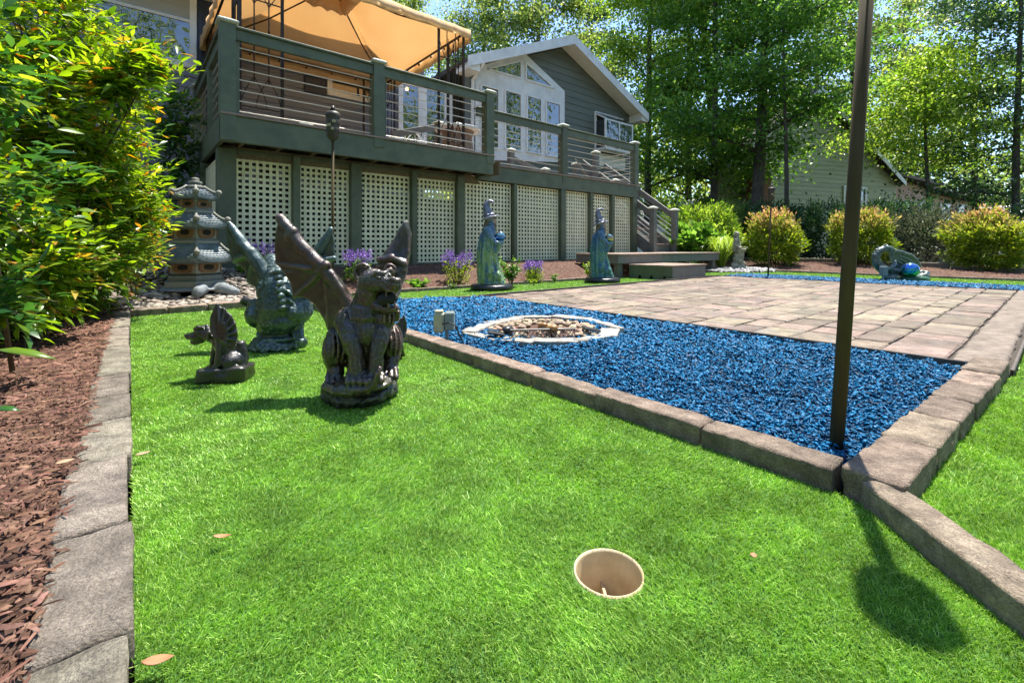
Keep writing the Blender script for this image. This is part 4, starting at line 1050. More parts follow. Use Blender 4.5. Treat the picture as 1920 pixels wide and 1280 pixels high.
sculpt('body', b, M_GB, gb, .0028, 1, ((42, .0022, 't'), (130, .0012, 'n')))
b = MB(); E(b, 727, 560, -.075, 19, 22, 12, .15); b.build('mouth', M_DARK, gb, smooth=True)  # solid dark lump painted as the shade of the open mouth
for x, y, d in ((711, 520.5, -.103), (731, 516.5, -.094)):
    b = MB(); E(b, x, y, d, 3.2, 3, 2.6); b.build('eye', M_GBASE, gb, smooth=True)
b = MB(); c0 = on_z(677, 745, 0)
b.lathe([(.112, 0), (.128, .008), (.132, .025), (.124, .044), (.105, .055), (.05, .058)], c0, 40, 1.0, .95, wob=lambda a, z: 1 + .05 * math.sin(3 * a + 1) + .03 * math.sin(7 * a))
sculpt('base', b, M_GBASE, gb, .006, 1, ((30, .012, 't'), (90, .004, 'n')))
def wing(parent, m, bones, cen, ring, spars, th, vox, disp=((30, .003, 'n'),)):
    b = MB()
    for bn in bones: L(b, bn)
    if ring: P(b, cen, ring, th)
    for sp in spars: L(b, sp, 7)
    sculpt('wing', b, m, parent, vox, 2, disp)
wing(gb, M_GB, [[(668, 592, .03, 15), (655, 572, .03, 13), (640, 548, .035, 13), (624, 524, .04, 13), (606, 503, .04, 13)],
                [(606, 503, .04, 13.5), (585, 481, .045, 12.5), (562, 458, .05, 13), (546, 436, .055, 13)], [(546, 436, .055, 13), (534, 421, .06, 12), (526, 409, .06, 9.5)],
                [(541, 444, .046, 10), (549, 433, .046, 10)], [(600, 507, .034, 10), (612, 497, .034, 10)], [(655, 572, .02, 6), (640, 540, .02, 6), (622, 512, .028, 5)]],
     (603, 508, .055), [(527, 405, .065), (519, 428, .07), (516, 462, .085), (518, 494, .10), (534, 512, .09), (546, 532, .095), (550, 556, .105), (572, 558, .09), (592, 572, .085), (608, 598, .085), (617, 622, .075), (640, 625, .06), (664, 600, .045), (655, 572, .045), (640, 548, .05), (624, 524, .05), (606, 498, .05), (585, 479, .055), (562, 456, .06), (544, 432, .06)],
     [[(606, 505, .04, 5), (570, 503, .06, 4.5), (519, 494, .092, 3)], [(606, 505, .04, 5), (582, 530, .065, 4.5), (551, 556, .097, 3)], [(606, 508, .04, 5), (612, 550, .055, 4), (616, 618, .065, 3)], [(632, 540, .035, 4), (645, 580, .045, 3.5), (648, 620, .05, 3)]], .014, .0046)
wing(gb, M_GB, [[(735, 560, .03, 12), (744, 530, .07, 12), (752, 505, .09, 14)], [(752, 500, .09, 12), (759, 470, .11, 11), (764, 440, .12, 9), (762, 418, .12, 6)],
                [(712, 487, .10, 7), (735, 484, .075, 9), (757, 494, .08, 9)], [(735, 480, .11, 18), (750, 455, .115, 13), (760, 428, .12, 8)]],
     (742, 492, .10), [(761, 413, .12), (769, 440, .12), (769, 472, .11), (763, 502, .09), (748, 534, .07), (735, 556, .05), (716, 540, .07), (704, 508, .11), (717, 484, .12), (736, 458, .12), (750, 430, .12)], [[(709, 500, .10, 5), (728, 496, .085, 6), (757, 506, .075, 6)]], .035, .0046)

# ---- teal gargoyle seen from behind
T0 = 2.40; G, L, E, P, s = frame_of(T0)
gt = thing('gargoyle_statue', 'verdigris teal winged gargoyle seen from behind, with a row of knobs down its spine', 'statue', on_z(521, 652, 0), 'gargoyle statues on the turf')
b = MB()
L(b, [(523, 600, .0, 38), (524, 575, -.01, 40), (525, 545, .0, 35), (522, 520, .03, 27), (516, 502, .06, 22), (510, 492, .09, 18)], 16)
E(b, 523, 602, -.03, 38, 30, 22)
E(b, 489, 588, .02, 22, 40, 27); E(b, 561, 583, .02, 21, 40, 25)
L(b, [(478, 572, .03, 13), (492, 610, -.02, 12), (494, 626, -.03, 9)]); L(b, [(570, 572, .03, 13), (560, 604, -.01, 11), (558, 626, -.02, 9)])
for cx, cy in ((493, 622), (559, 624)):
    for x in (-7, 0, 7): L(b, [(cx + x * .6, cy - 8, -.02, 5), (cx + x, cy + 4, -.045, 5), (cx + x * 1.1, cy + 10, -.055, 3)], 7)
L(b, [(558, 640, -.08, 6), (566, 640, -.09, 7), (572, 644, -.08, 5)], 7)
for i, (x, y) in enumerate(((522, 508), (523, 519), (524, 531), (525, 543), (527, 554), (529, 565), (530, 576))): E(b, x, y, -.105 if i > 1 else -.06, 6.5, 9, 6.2)
L(b, [(500, 516, .0, 4), (512, 511, -.04, 5), (528, 511, -.045, 5), (543, 517, .0, 4)], 7)
for sx in (-1, 1):
    for k in range(4): L(b, [(524 + sx * 6, 540 + k * 14, -.09, 2.5), (524 + sx * 20, 550 + k * 14, -.075, 3.5), (524 + sx * 33, 566 + k * 13, -.03, 2.5)], 6)
    E(b, 524 + sx * 24, 545, -.01, 17, 22, 26)
E(b, 494, 494, .06, 7, 6, 8); E(b, 530, 494, .08, 6, 6, 7); L(b, [(512, 490, .12, 16), (508, 496, .19, 11)])
E(b, 523, 632, .0, 38, 36, 10)
sculpt('body', b, M_GT, gt, .0048, 2, ((30, .006, 't'), (80, .002, 'n')))
b = MB()
b.lathe([(.125, 0), (.142, .008), (.143, .02), (.128, .04), (.105, .062), (.07, .075), (.04, .078)], on_z(521, 652, 0), 40, 1, .9, wob=lambda a, z: 1 + .03 * math.sin(3 * a + 2) + .02 * math.sin(5 * a))
sculpt('base', b, M_GT, gt, .006, 1, ((60, .008, 'n'), (120, .004, 'n')))
wing(gt, M_GT, [[(509, 558, .0, 13), (503, 535, .0, 13), (494, 511, .0, 13), (482, 490, .0, 13), (470, 474, .0, 13)], [(470, 474, .0, 12), (455, 458, .01, 12), (444, 440, .015, 10), (430, 419, .02, 5)],
                [(441, 486, .02, 5), (456, 480, -.01, 5), (474, 472, -.01, 5)]],
     (470, 492, .02), [(428, 416, .025), (424, 428, .035), (427, 456, .04), (437, 491, .05), (452, 499, .045), (461, 509, .045), (464, 530, .05), (480, 540, .045), (486, 562, .05), (498, 572, .04), (512, 560, .02), (503, 535, .01), (494, 508, .01), (482, 488, .01), (470, 470, .01), (455, 455, .015), (444, 436, .02)],
     [[(470, 478, .0, 5), (438, 490, .045, 3)], [(474, 482, .0, 5), (464, 528, .045, 3)], [(484, 500, .0, 4), (486, 560, .045, 3)]], .014, .0052)
wing(gt, M_GT, [[(545, 560, .02, 13), (560, 530, .03, 13), (580, 498, .04, 13)], [(580, 492, .04, 12), (600, 466, .05, 11), (613, 445, .05, 8), (621, 430, .05, 5)], [(596, 488, .04, 5), (612, 486, .03, 5), (627, 484, .04, 5)]],
     (592, 495, .055), [(621, 425, .055), (627, 450, .06), (629, 487, .07), (615, 495, .07), (602, 505, .07), (590, 530, .07), (570, 560, .06), (548, 566, .04), (558, 528, .04), (578, 485, .045), (600, 455, .05)], [[(588, 484, .04, 4), (628, 486, .062, 3)]], .016, .0052)

# ---- small black hound gargoyle
T0 = 1.83; G, L, E, P, s = frame_of(T0)
gk = thing('gargoyle_statue', 'small black hound gargoyle with fan wings sitting on a rock block, facing left', 'statue', on_z(425, 712, 0), 'gargoyle statues on the turf')
b = MB()
E(b, 437, 676, .0, 20, 24, 18, .3); L(b, [(452, 646, .02, 9), (456, 672, .02, 11), (453, 690, .0, 8)])
L(b, [(436, 676, .02, 22), (428, 652, .015, 21), (416, 634, .01, 19)], 12)
L(b, [(416, 640, -.02, 10), (412, 662, -.03, 7.5), (408, 684, -.035, 6.5), (402, 692, -.035, 5.5)]); L(b, [(408, 640, .05, 9), (402, 664, .05, 7), (398, 686, .05, 6), (393, 693, .05, 5.5)])
L(b, [(446, 690, -.03, 6), (424, 691, -.04, 6)]); L(b, [(418, 636, .01, 17), (402, 630, .01, 14), (388, 625, .01, 13)], 12)
E(b, 381, 622, .01, 14, 14, 13); L(b, [(376, 628, .005, 10), (364, 630, .0, 9), (354, 631, .0, 6.5)]); E(b, 349, 629, .0, 4, 5, 3.5)
L(b, [(378, 636, .01, 8), (366, 642, .005, 5.5), (360, 642, .005, 4)]); L(b, [(364, 617, -.015, 3), (372, 613, -.02, 4), (380, 614, -.02, 3)], 7)
L(b, [(388, 612, -.025, 5), (392, 624, -.035, 5), (390, 634, -.03, 3)], 7); E(b, 368, 622, -.02, 3, 3, 2.6)
for k in range(3): L(b, [(404 - k * 3 + 2, 690, -.045 + k * .004, 3.2), (398 - k * 2, 695, -.05 + k * .006, 2.6)], 6)
sculpt('body', b, M_GK, gk, .0038, 2, ((45, .003, 't'),))
me = rough_block(.178, .125, .06, 3.3, .010, .012, 9); me.materials.append(M_GK)
c = on_z(425, 712, 0); inst('base', me, gk, c, (0, 0, -AZ + .15))
for dt in (-.045, .07):
    ribs = [[(412, 632, dt, 3.5), ((412 + x) / 2, (632 + y) / 2, dt - .012, 3), (x, y, dt, 1.8)] for x, y in ((409, 574), (421, 579), (433, 591), (441, 606), (445, 622), (444, 638), (436, 654))]
    wing(gk, M_GK, [[(408, 634, dt, 6), (399, 615, dt, 5), (398, 595, dt, 4), (407, 571, dt, 3)]] + ribs, (412, 630, dt - .008),
         [(407, 569, dt), (415, 576, dt + .004), (421, 577, dt), (428, 586, dt + .004), (434, 590, dt), (439, 600, dt + .004), (442, 606, dt), (444, 615, dt + .004), (446, 622, dt), (446, 631, dt + .004), (445, 639, dt), (438, 656, dt), (424, 650, dt), (404, 637, dt), (396, 622, dt), (395, 600, dt)], [], .007, .0034, ())
gk2 = copy_tree(gk); pl = at_t(724, 670, 2.13); pl.z = 0; gk2.location = pl; gk2.scale = (.72,) * 3; gk2.rotation_euler = (0, 0, -2.2); gk2['label'] = 'small black statue almost hidden behind the large brown gargoyle'

# ---- two robed wizards with globes
def robe_mat(name, cols, hi, top=.75):
    a = NT(name); tc = a.n('ShaderNodeTexCoord'); mp = a.n('ShaderNodeMapping'); mp.inputs['Scale'].default_value = (9, 9, 1.6); a.l(tc.outputs['Object'], mp.inputs[0])
    c = a.ramp(a.noise(mp.outputs[0], 2.2, 5, .65, .8), cols, .33, .68); g = a.n('ShaderNodeNewGeometry')
    sx = a.n('ShaderNodeSeparateXYZ'); a.l(tc.outputs['Object'], sx.inputs[0]); zz = a.math('ADD', sx.outputs[2], a.math('MULTIPLY', a.noise(tc.outputs['Object'], 9, 3), .25))
    c = a.mix(a.math('MULTIPLY', a.ramp(zz, [(0, 0, 0), (1, 1, 1)], .62, .82), top), c, (.03, .09, .24, 1))
    c = a.mix(a.ramp(g.outputs['Pointiness'], [(0, 0, 0), (.8,) * 3], .51, .6), c, hi)
    p = a.n('ShaderNodeBsdfPrincipled'); a.l(c, p.inputs['Base Color']); p.inputs['Roughness'].default_value = .33; p.inputs['Metallic'].default_value = .15
    a.l(a.bump(a.noise(tc.outputs['Object'], 60, 4), .004), p.inputs['Normal']); a.l(p.outputs[0], a.out.inputs[0]); return a.m
M_ROBE1 = robe_mat('robe_green_blue', [(.03, .07, .16), (.05, .12, .20), (.16, .26, .09), (.26, .36, .13), (.10, .20, .22)], (.42, .52, .52, 1))
M_ROBE2 = robe_mat('robe_teal_blue', [(.015, .05, .13), (.03, .11, .19), (.03, .15, .14), (.10, .22, .12), (.05, .12, .24)], (.30, .42, .48, 1))
M_HAT = robe_mat('hat_paint', [(.06, .07, .11), (.14, .15, .20), (.22, .22, .26)], (.5, .5, .52, 1), 0)
M_FACE = mat('statue_face', [(.32, .24, .17), (.42, .33, .25)], 20, .5)
M_BEARD = mat('statue_beard', [(.05, .05, .03), (.16, .14, .08)], 30, .6, stretch=(4, 4, 1))
M_BLACK = mat('black_resin', [(.012, .012, .014), (.025, .025, .028)], 10, .28, bump=.002, bscale=60)
def globe_mat(name, cols, rough=.08, metal=.85, lo=-.11, hi=.13):
    a = NT(name); tc = a.n('ShaderNodeTexCoord'); sx = a.n('ShaderNodeSeparateXYZ'); a.l(tc.outputs['Object'], sx.inputs[0])
    mr = a.n('ShaderNodeMapRange'); a.l(sx.outputs[2], mr.inputs[0]); mr.inputs[1].default_value = lo; mr.inputs[2].default_value = hi
    f = a.math('ADD', mr.outputs[0], a.math('MULTIPLY_ADD', a.noise(tc.outputs['Object'], 9, 4, .6, 1.5), .35, -.17))
    c = a.ramp(f, cols, .05, .95); p = a.n('ShaderNodeBsdfPrincipled'); a.l(c, p.inputs['Base Color'])
    p.inputs['Roughness'].default_value = rough; p.inputs['Metallic'].default_value = metal; p.inputs['Coat Weight'].default_value = .6; p.inputs['Coat Roughness'].default_value = .04
    a.l(p.outputs[0], a.out.inputs[0]); return a.m
M_GL1 = globe_mat('globe_blue', [(.01, .08, .45), (.02, .16, .65), (.25, .40, .40), (.4, .5, .45)], lo=-.07, hi=.07)
M_GL2 = globe_mat('globe_opal', [(.03, .25, .15), (.35, .45, .15), (.30, .22, .18), (.1, .35, .35)], lo=-.07, hi=.07)
M_GL3 = globe_mat('globe_iridescent', [(.02, .40, .10), (.03, .50, .28), (.03, .30, .55), (.04, .14, .60), (.35, .50, .35)])  # pale top band is a highlight painted over the iridescent colours
def wizard(cx, cy, t0, label, mrobe, k=1.0):
    loc = at_t(cx, cy, t0); loc.z = 0; root = thing('wizard_statue', label, 'statue', loc, 'wizard statues on the turf strip')
    s = .00665 * k
    def G(px, py, dt=0): return loc + R * (px - 922) * s + F * dt + Vector((0, 0, (543 - py) * s))
    def L(mb, pts, n=10): return mb.limb([(G(a, b_, c), r * s) for a, b_, c, r in pts], n)
    M = Matrix((R, F, Vector((0, 0, 1)))).transposed()
    def E(mb, px, py, dt, rx, ry, rz, tilt=0): return mb.ell(G(px, py, dt), (rx * s, ry * s, rz * s), M @ Matrix.Rotation(-tilt, 3, 'Y'), 14, 9)
    b = MB()
    # robe: stacked oval sections with folds
    sec = [(533, 922, 25.5, 21), (526, 921, 25, 20), (512, 918, 22.5, 18), (496, 916, 20, 16), (480, 915, 18, 15), (464, 914.5, 15.5, 14), (450, 915, 13.5, 13), (438, 916, 12.5, 12), (428, 918, 10.5, 9.5), (421, 920, 6, 6)]
    n_ = 48; vs = []; fs = []
    for i, (py, cx_, rx, ry) in enumerate(sec):
        for q in range(n_):
            a = 2 * math.pi * q / n_; f_ = 1 + (.07 * math.sin(9 * a + i * .25) + .05 * math.sin(14 * a - i * .3)) * min(1, (10 - i) / 6)
            vs.append(G(cx_, py) + R * (math.cos(a) * rx * f_ * s) + F * (math.sin(a) * ry * f_ * s))
    for i in range(len(sec) - 1):
        for q in range(n_): fs.append((i * n_ + q, i * n_ + (q + 1) % n_, (i + 1) * n_ + (q + 1) % n_, (i + 1) * n_ + q))
    fs += [tuple(range(n_))[::-1], tuple(range((len(sec) - 1) * n_, len(sec) * n_))]
    b.add(vs, fs)
    for dt in (-.055, .055):
        L(b, [(914, 431, dt, 6.5), (920, 446, dt * 1.4, 6.5), (929, 456, dt * 1.2, 5.5), (938, 456, dt * .8, 4.5)])
        P_ = [(934, 452, dt), (942, 460, dt * .8), (934, 474, dt), (928, 486, dt), (921, 478, dt * 1.2), (919, 455, dt * 1.4)]
        b.fan(G(929, 466, dt * 1.1), [G(*p) for p in P_], F * .035)
        L(b, [(936, 456, dt * .8, 3.8), (941, 456, dt * .5, 3), (944, 453, dt * .3, 1.8)], 8)
    L(b, [(905, 440, 0, 5), (900, 470, .0, 6), (900, 500, 0, 6), (902, 530, 0, 6)])
    E(b, 930, 518, -.10, 11, 6, 9, .5); E(b, 918, 510, -.11, 6, 6, 12, -.4)
    L(b, [(924, 534, -.10, 5), (938, 532, -.06, 6), (945, 532, 0, 4)])
    E(b, 920.5, 416, 0, 7.5, 7, 9)
    sculpt('robed_body', b, mrobe, root, .009, 1, ((22, .006, 'r'), (60, .003, 'n')))
    f = MB(); E(f, 924.5, 415, 0, 5.5, 5.6, 7); L(f, [(929, 414, 0, 1.4), (930.5, 417, 0, 1.6)], 7)
    for dt in (-.018, .018): E(f, 928.6, 412.5, dt, 1.2, 1.2, .9)
    f.build('face', M_FACE, root, smooth=True)
    d = MB(); L(d, [(926, 421, 0, 4), (926, 430, -.0, 4), (925.5, 441, 0, 2.5), (925, 448, 0, 1)]); L(d, [(914, 413, -.02, 4), (911, 425, -.02, 4.5), (909, 438, 0, 3)]); L(d, [(916, 414, .03, 4), (912, 428, .03, 4)])
    sculpt('beard', d, M_BEARD, root, .006, 1, ((70, .005, 'r'),))
    h = MB(); M2 = Matrix.Rotation(0, 3, 'Z')
    ringo = []
    nb = 28; vs = []
    for q in range(nb):
        a = 2 * math.pi * q / nb; vs.append(G(919, 409) + R * (math.cos(a) * 17.5 * s) + F * (math.sin(a) * 15 * s) + Vector((0, 0, s * (4.6 * math.cos(a) + .8 * math.sin(3 * a)))))
    h.fan(G(918, 407.5), vs, (0, 0, .02 * k))
    L(h, [(917.5, 407, 0, 10.5), (915, 399, 0, 8.8), (912.5, 391, 0, 7), (911.5, 384, 0, 5.2), (914, 379.5, 0, 4), (918.5, 377.5, 0, 3.4), (923, 378.5, 0, 2.8), (925, 381.5, 0, 1.8)], 12)
    L(h, [(905, 405, 0, 2), (915, 404, -.06, 2.4), (926, 402, -.04, 2)], 6)
    sculpt('hat', h, M_HAT, root, .006, 1, ((40, .004, 't'),))
    bs = MB().lathe([(.20, 0), (.262, .006), (.272, .03), (.262, .06), (.235, .072), (.16, .074)], loc, 40); bs.build('base', M_BLACK, root, smooth=True)
    return root, G(938, 445), 10 * s
wz, gp, gr = wizard(922, 543, 5.72, 'wizard statue in a yellow green and blue robe with a curled pointed hat', M_ROBE1)
def globe(p, r, m, label, grp='shiny globes held by the statues'):
    o = MB().ell(p, r, None, 32, 20).build('gazing_globe', m, None, origin=p, smooth=True); return tag(o, label, 'globe', grp)
globe(gp + Vector((0, 0, .01)), gr, M_GL1, 'shiny blue globe in the hands of the yellow green wizard')
wz2, gp, gr = wizard(1129, 530, 6.92, 'wizard statue in a deep teal blue robe beside the low step box', M_ROBE2, 1.0)
globe(gp + Vector((0, 0, .01)), gr, M_GL2, 'opal green globe in the hands of the teal blue wizard')

# ---- dragon curled round a globe
M_DRAG = bronze('dragon_green', [(.022, .042, .034), (.048, .078, .064), (.095, .13, .11)], (.32, .38, .34, 1), (.012, .03, .022, 1), .42, .1, 8)
M_DBASE = mat('dragon_base_paint', [(.015, .07, .035), (.03, .13, .06)], 8, .35, bump=.003)
T0 = 7.2; G, L, E, P, s = frame_of(T0)
dc = on_z(1690, 528, 0); dr_ = thing('dragon_statue', 'grey green dragon statue with arched neck and swept wing curled behind a globe', 'statue', dc)
b = MB()
L(b, [(1692, 514, .05, 13), (1676, 513, .03, 12), (1660, 508, .0, 10), (1650, 501, -.02, 8.5), (1643, 491, -.03, 7.5), (1642, 480, -.03, 7), (1648, 471, -.03, 6.3), (1657, 466, -.03, 5.6), (1664, 465, -.03, 5)], 12)
L(b, [(1664, 465, -.03, 5.5), (1671, 467, -.04, 4.6), (1677, 470, -.04, 3)]); L(b, [(1660, 463, -.05, 2.5), (1657, 458, -.04, 1)], 6); L(b, [(1664, 462, -.02, 2.5), (1662, 457, -.01, 1)], 6)
L(b, [(1670, 472, -.04, 2.5), (1676, 474, -.04, 1.6)], 6)
for k in range(10): 
    a = k / 9; q = at_t(1655 - 15 * math.sin(a * 2.6), 506 - a * 40, T0 - .03)
    L(b, [(1655 - 13 * math.sin(.3 + a * 2.4), 505 - a * 40, -.03, 2.2), (1652 - 17 * math.sin(.3 + a * 2.4), 504 - a * 42, -.03, 1)], 6)
L(b, [(1652, 498, -.08, 3.5), (1660, 505, -.10, 5), (1669, 504, -.10, 5), (1676, 497, -.08, 4), (1679, 489, -.06, 2)])
E(b, 1690, 508, .08, 16, 20, 15); E(b, 1712, 516, .12, 18, 16, 10)
L(b, [(1700, 522, .05, 6), (1720, 520, -.02, 6), (1735, 518, -.05, 6), (1738, 512, .0, 5), (1728, 509, .05, 3)])
L(b, [(1662, 520, -.08, 5), (1674, 521, -.10, 6), (1688, 522, -.08, 6)])
sculpt('body', b, M_DRAG, dr_, .010, 1, ((30, .006, 'n'),))
wing(dr_, M_DRAG, [[(1666, 470, .0, 4), (1690, 473, .03, 4), (1708, 479, .06, 3.4), (1718, 487, .09, 3), (1727, 500, .10, 1.8)]], (1690, 483, .05),
     [(1666, 467, .0), (1690, 470, .03), (1709, 477, .06), (1719, 486, .08), (1727, 499, .1), (1716, 496, .08), (1706, 497, .08), (1698, 499, .08), (1690, 503, .08), (1682, 507, .06), (1674, 496, .03), (1668, 482, .0)],
     [[(1672, 474, .0, 2), (1700, 484, .04, 2), (1716, 496, .07, 1.2)], [(1672, 477, .0, 2), (1694, 489, .04, 2), (1706, 497, .07, 1.2)], [(1672, 481, .0, 2), (1688, 493, .03, 2), (1698, 499, .07, 1.2)], [(1671, 485, .0, 2), (1682, 497, .03, 2), (1690, 503, .06, 1.2)]], .03, .009, ())
wing(dr_, M_DRAG, [[(1666, 470, .12, 3), (1690, 474, .22, 3), (1712, 482, .28, 3), (1724, 496, .30, 1.6)]], (1692, 486, .24), [(1668, 470, .12), (1690, 473, .22), (1712, 481, .28), (1724, 496, .30), (1706, 497, .27), (1690, 503, .22), (1674, 496, .15)], [], .03, .012, ())
bb = on_z(1713, 527, 0); MB().lathe([(.17, 0), (.215, .01), (.215, .055), (.19, .075), (.12, .08)], bb, 32, 1.1, .9).build('base', M_DBASE, dr_, smooth=True)
globe(at_t(1707, 506, 7.02), .114, M_GL3, 'large iridescent blue green globe in front of the dragon')

# ---- stone lady holding a basin
M_STONE = mat('weathered_stone', [(.16, .15, .11), (.30, .28, .20), (.42, .39, .28)], 16, .85, bump=.006, bscale=50, dirt=((.08, .085, .06, 1), 9, .6))
T0 = 10.0; G, L, E, P, s = frame_of(T0)
lc = G(1385, 500); lc.z = H(lc.x, lc.y) - .01
lady = thing('garden_statue', 'weathered stone lady holding a basin on a rocky pedestal', 'statue', lc)
zo = lc.z - G(1385, 500).z
b = MB()
L(b, [(1382, 455, 0, 8), (1381, 446, 0, 6.5), (1382, 439, 0, 5), (1383, 435, 0, 2.5), (1383, 432, 0, 3.5)]); E(b, 1383, 430, 0, 4, 4.2, 4.8); L(b, [(1380, 427, .02, 3.2), (1378, 434, .03, 3), (1378, 442, .03, 2.4)])
for dt in (-.09, .09): L(b, [(1380, 440, dt * .8, 2.6), (1379, 450, dt * 1.2, 2.2), (1389, 456, dt * 1.1, 2), (1396, 457, dt * .5, 1.8)])
E(b, 1386, 459, 0, 13, 13, 4.5); L(b, [(1386, 466, 0, 9), (1385, 472, 0, 9)])
E(b, 1386.2, 431, 0, .8, .8, 1); 
for v in range(len(b.v)): b.v[v].z += zo
sculpt('figure', b, M_STONE, lady, .011, 1, ((30, .006, 'n'),))
ri = MB(); c_ = G(1387, 455); c_.z += zo; ri.tube([c_ + Vector((.145 * math.cos(a * math.pi / 12), .145 * math.sin(a * math.pi / 12), 0)) for a in range(25)], .016, 7); ri.build('basin_rim', M_STONE, lady, smooth=True)
b = MB(); E(b, 1384, 478, 0, 9.5, 10, 9); E(b, 1387, 486, .03, 10, 9, 8); E(b, 1384, 494, 0, 14, 13, 8); E(b, 1378, 490, -.05, 7, 8, 9)
for v in range(len(b.v)): b.v[v].z += zo
sculpt('pedestal', b, M_STONE, lady, .014, 0, ((9, .03, 't'), (25, .015, 't')))

# ---- pagoda lantern
M_PAG = mat('pagoda_stone', [(.035, .045, .038), (.075, .088, .072), (.115, .128, .105)], 10, .7, bump=.005, bscale=55, dirt=((.085, .08, .04, 1), 6, .6), point=((.25, .24, .20, 1), .52, .62))
M_PROOF = mat('pagoda_roof', [(.06, .09, .105), (.12, .155, .17), (.20, .235, .25)], 12, .5, bump=.003, bscale=70, dirt=((.07, .075, .06, 1), 9, .5))
M_PWIN = mat('pagoda_window_rim', [(.16, .075, .035), (.26, .14, .06)], 12, .7)
T0 = 4.5; s = T0 / FPX
pc = at_t(366, 545, T0); pc.z = .03
pag = thing('pagoda_lantern', 'three tier stone pagoda lantern on rock feet among pebbles', 'lantern', pc)
Zp = lambda py: CAMH + (HOR - py) / FPX * T0
ORI = math.radians(-95.2 + 2)        # one corner of the hexagon turned to the camera
def hexa(prof, name, m, parent=pag, smooth=False, wob=None, n=6):
    return MB().lathe([(r * s, z) for r, z in prof], (pc.x, pc.y, 0), n, rot=ORI, wob=wob).build(name, m, parent, smooth=smooth)
hexa([(53, Zp(536)), (53, Zp(526)), (51, Zp(525)), (49, Zp(524)), (47, Zp(516)), (46, Zp(515)), (40, Zp(514)), (40, Zp(508)), (36, Zp(507))], 'plinth', M_PAG)
for (r0, y0, y1, sill) in ((44, 511, 484, None), (37, 448, 420, (40, 456, 446)), (26.5, 392, 372, (31, 400, 390))):
    wallo = hexa([(r0, Zp(y0)), (r0, Zp(y1))], 'tier_wall', M_PAG)
    if sill: hexa([(sill[0] + 3, Zp(sill[1])), (sill[0] + 3, Zp(sill[1] - 4)), (sill[0], Zp(sill[1] - 5)), (sill[0] - 3, Zp(sill[2]))], 'tier_sill', M_PAG)
    ap = r0 * s * math.cos(math.pi / 6); zc = (Zp(y0) + Zp(y1)) / 2 - .012; hgt = Zp(y1) - Zp(y0)
    for k in range(6):
        a = ORI + math.pi / 6 + k * math.pi / 3; nrm = Vector((math.cos(a), math.sin(a), 0)); tg = Vector((-nrm.y, nrm.x, 0))
        c = Vector((pc.x, pc.y, zc)) + nrm * (ap + .004); wx, wz_ = r0 * s * .37, hgt * .30
        oct_ = [(-1, -.5), (-.7, -1), (.7, -1), (1, -.5), (1, .5), (.7, 1), (-.7, 1), (-1, .5)]
        rim = MB()
        pts = [c + tg * (x * wx) + Vector((0, 0, z * wz_)) for x, z in oct_]
        rim.tube(pts + [pts[0]], .011, 6, False); w_ = rim.build('window', M_PWIN, wallo)
        MB().prism([c - nrm * .003 + tg * (x * wx * .9) + Vector((0, 0, z * wz_ * .9)) for x, z in oct_], nrm * .004).build('opening', M_PWIN, w_)
        MB().lathe([(wx * .55, 0), (wx * .55, .004)], (0, 0, 0), 8)
        h_ = MB().prism([c + nrm * .002 + tg * (wx * .68 * math.cos(q * math.pi / 4) * (1.0 if q % 2 else .8)) + Vector((0, 0, wz_ * .6 * math.sin(q * math.pi / 4))) for q in range(8)], nrm * .004); h_.build('hole', M_DARK, w_)  # solid dark plate, painted as the shade of a hole
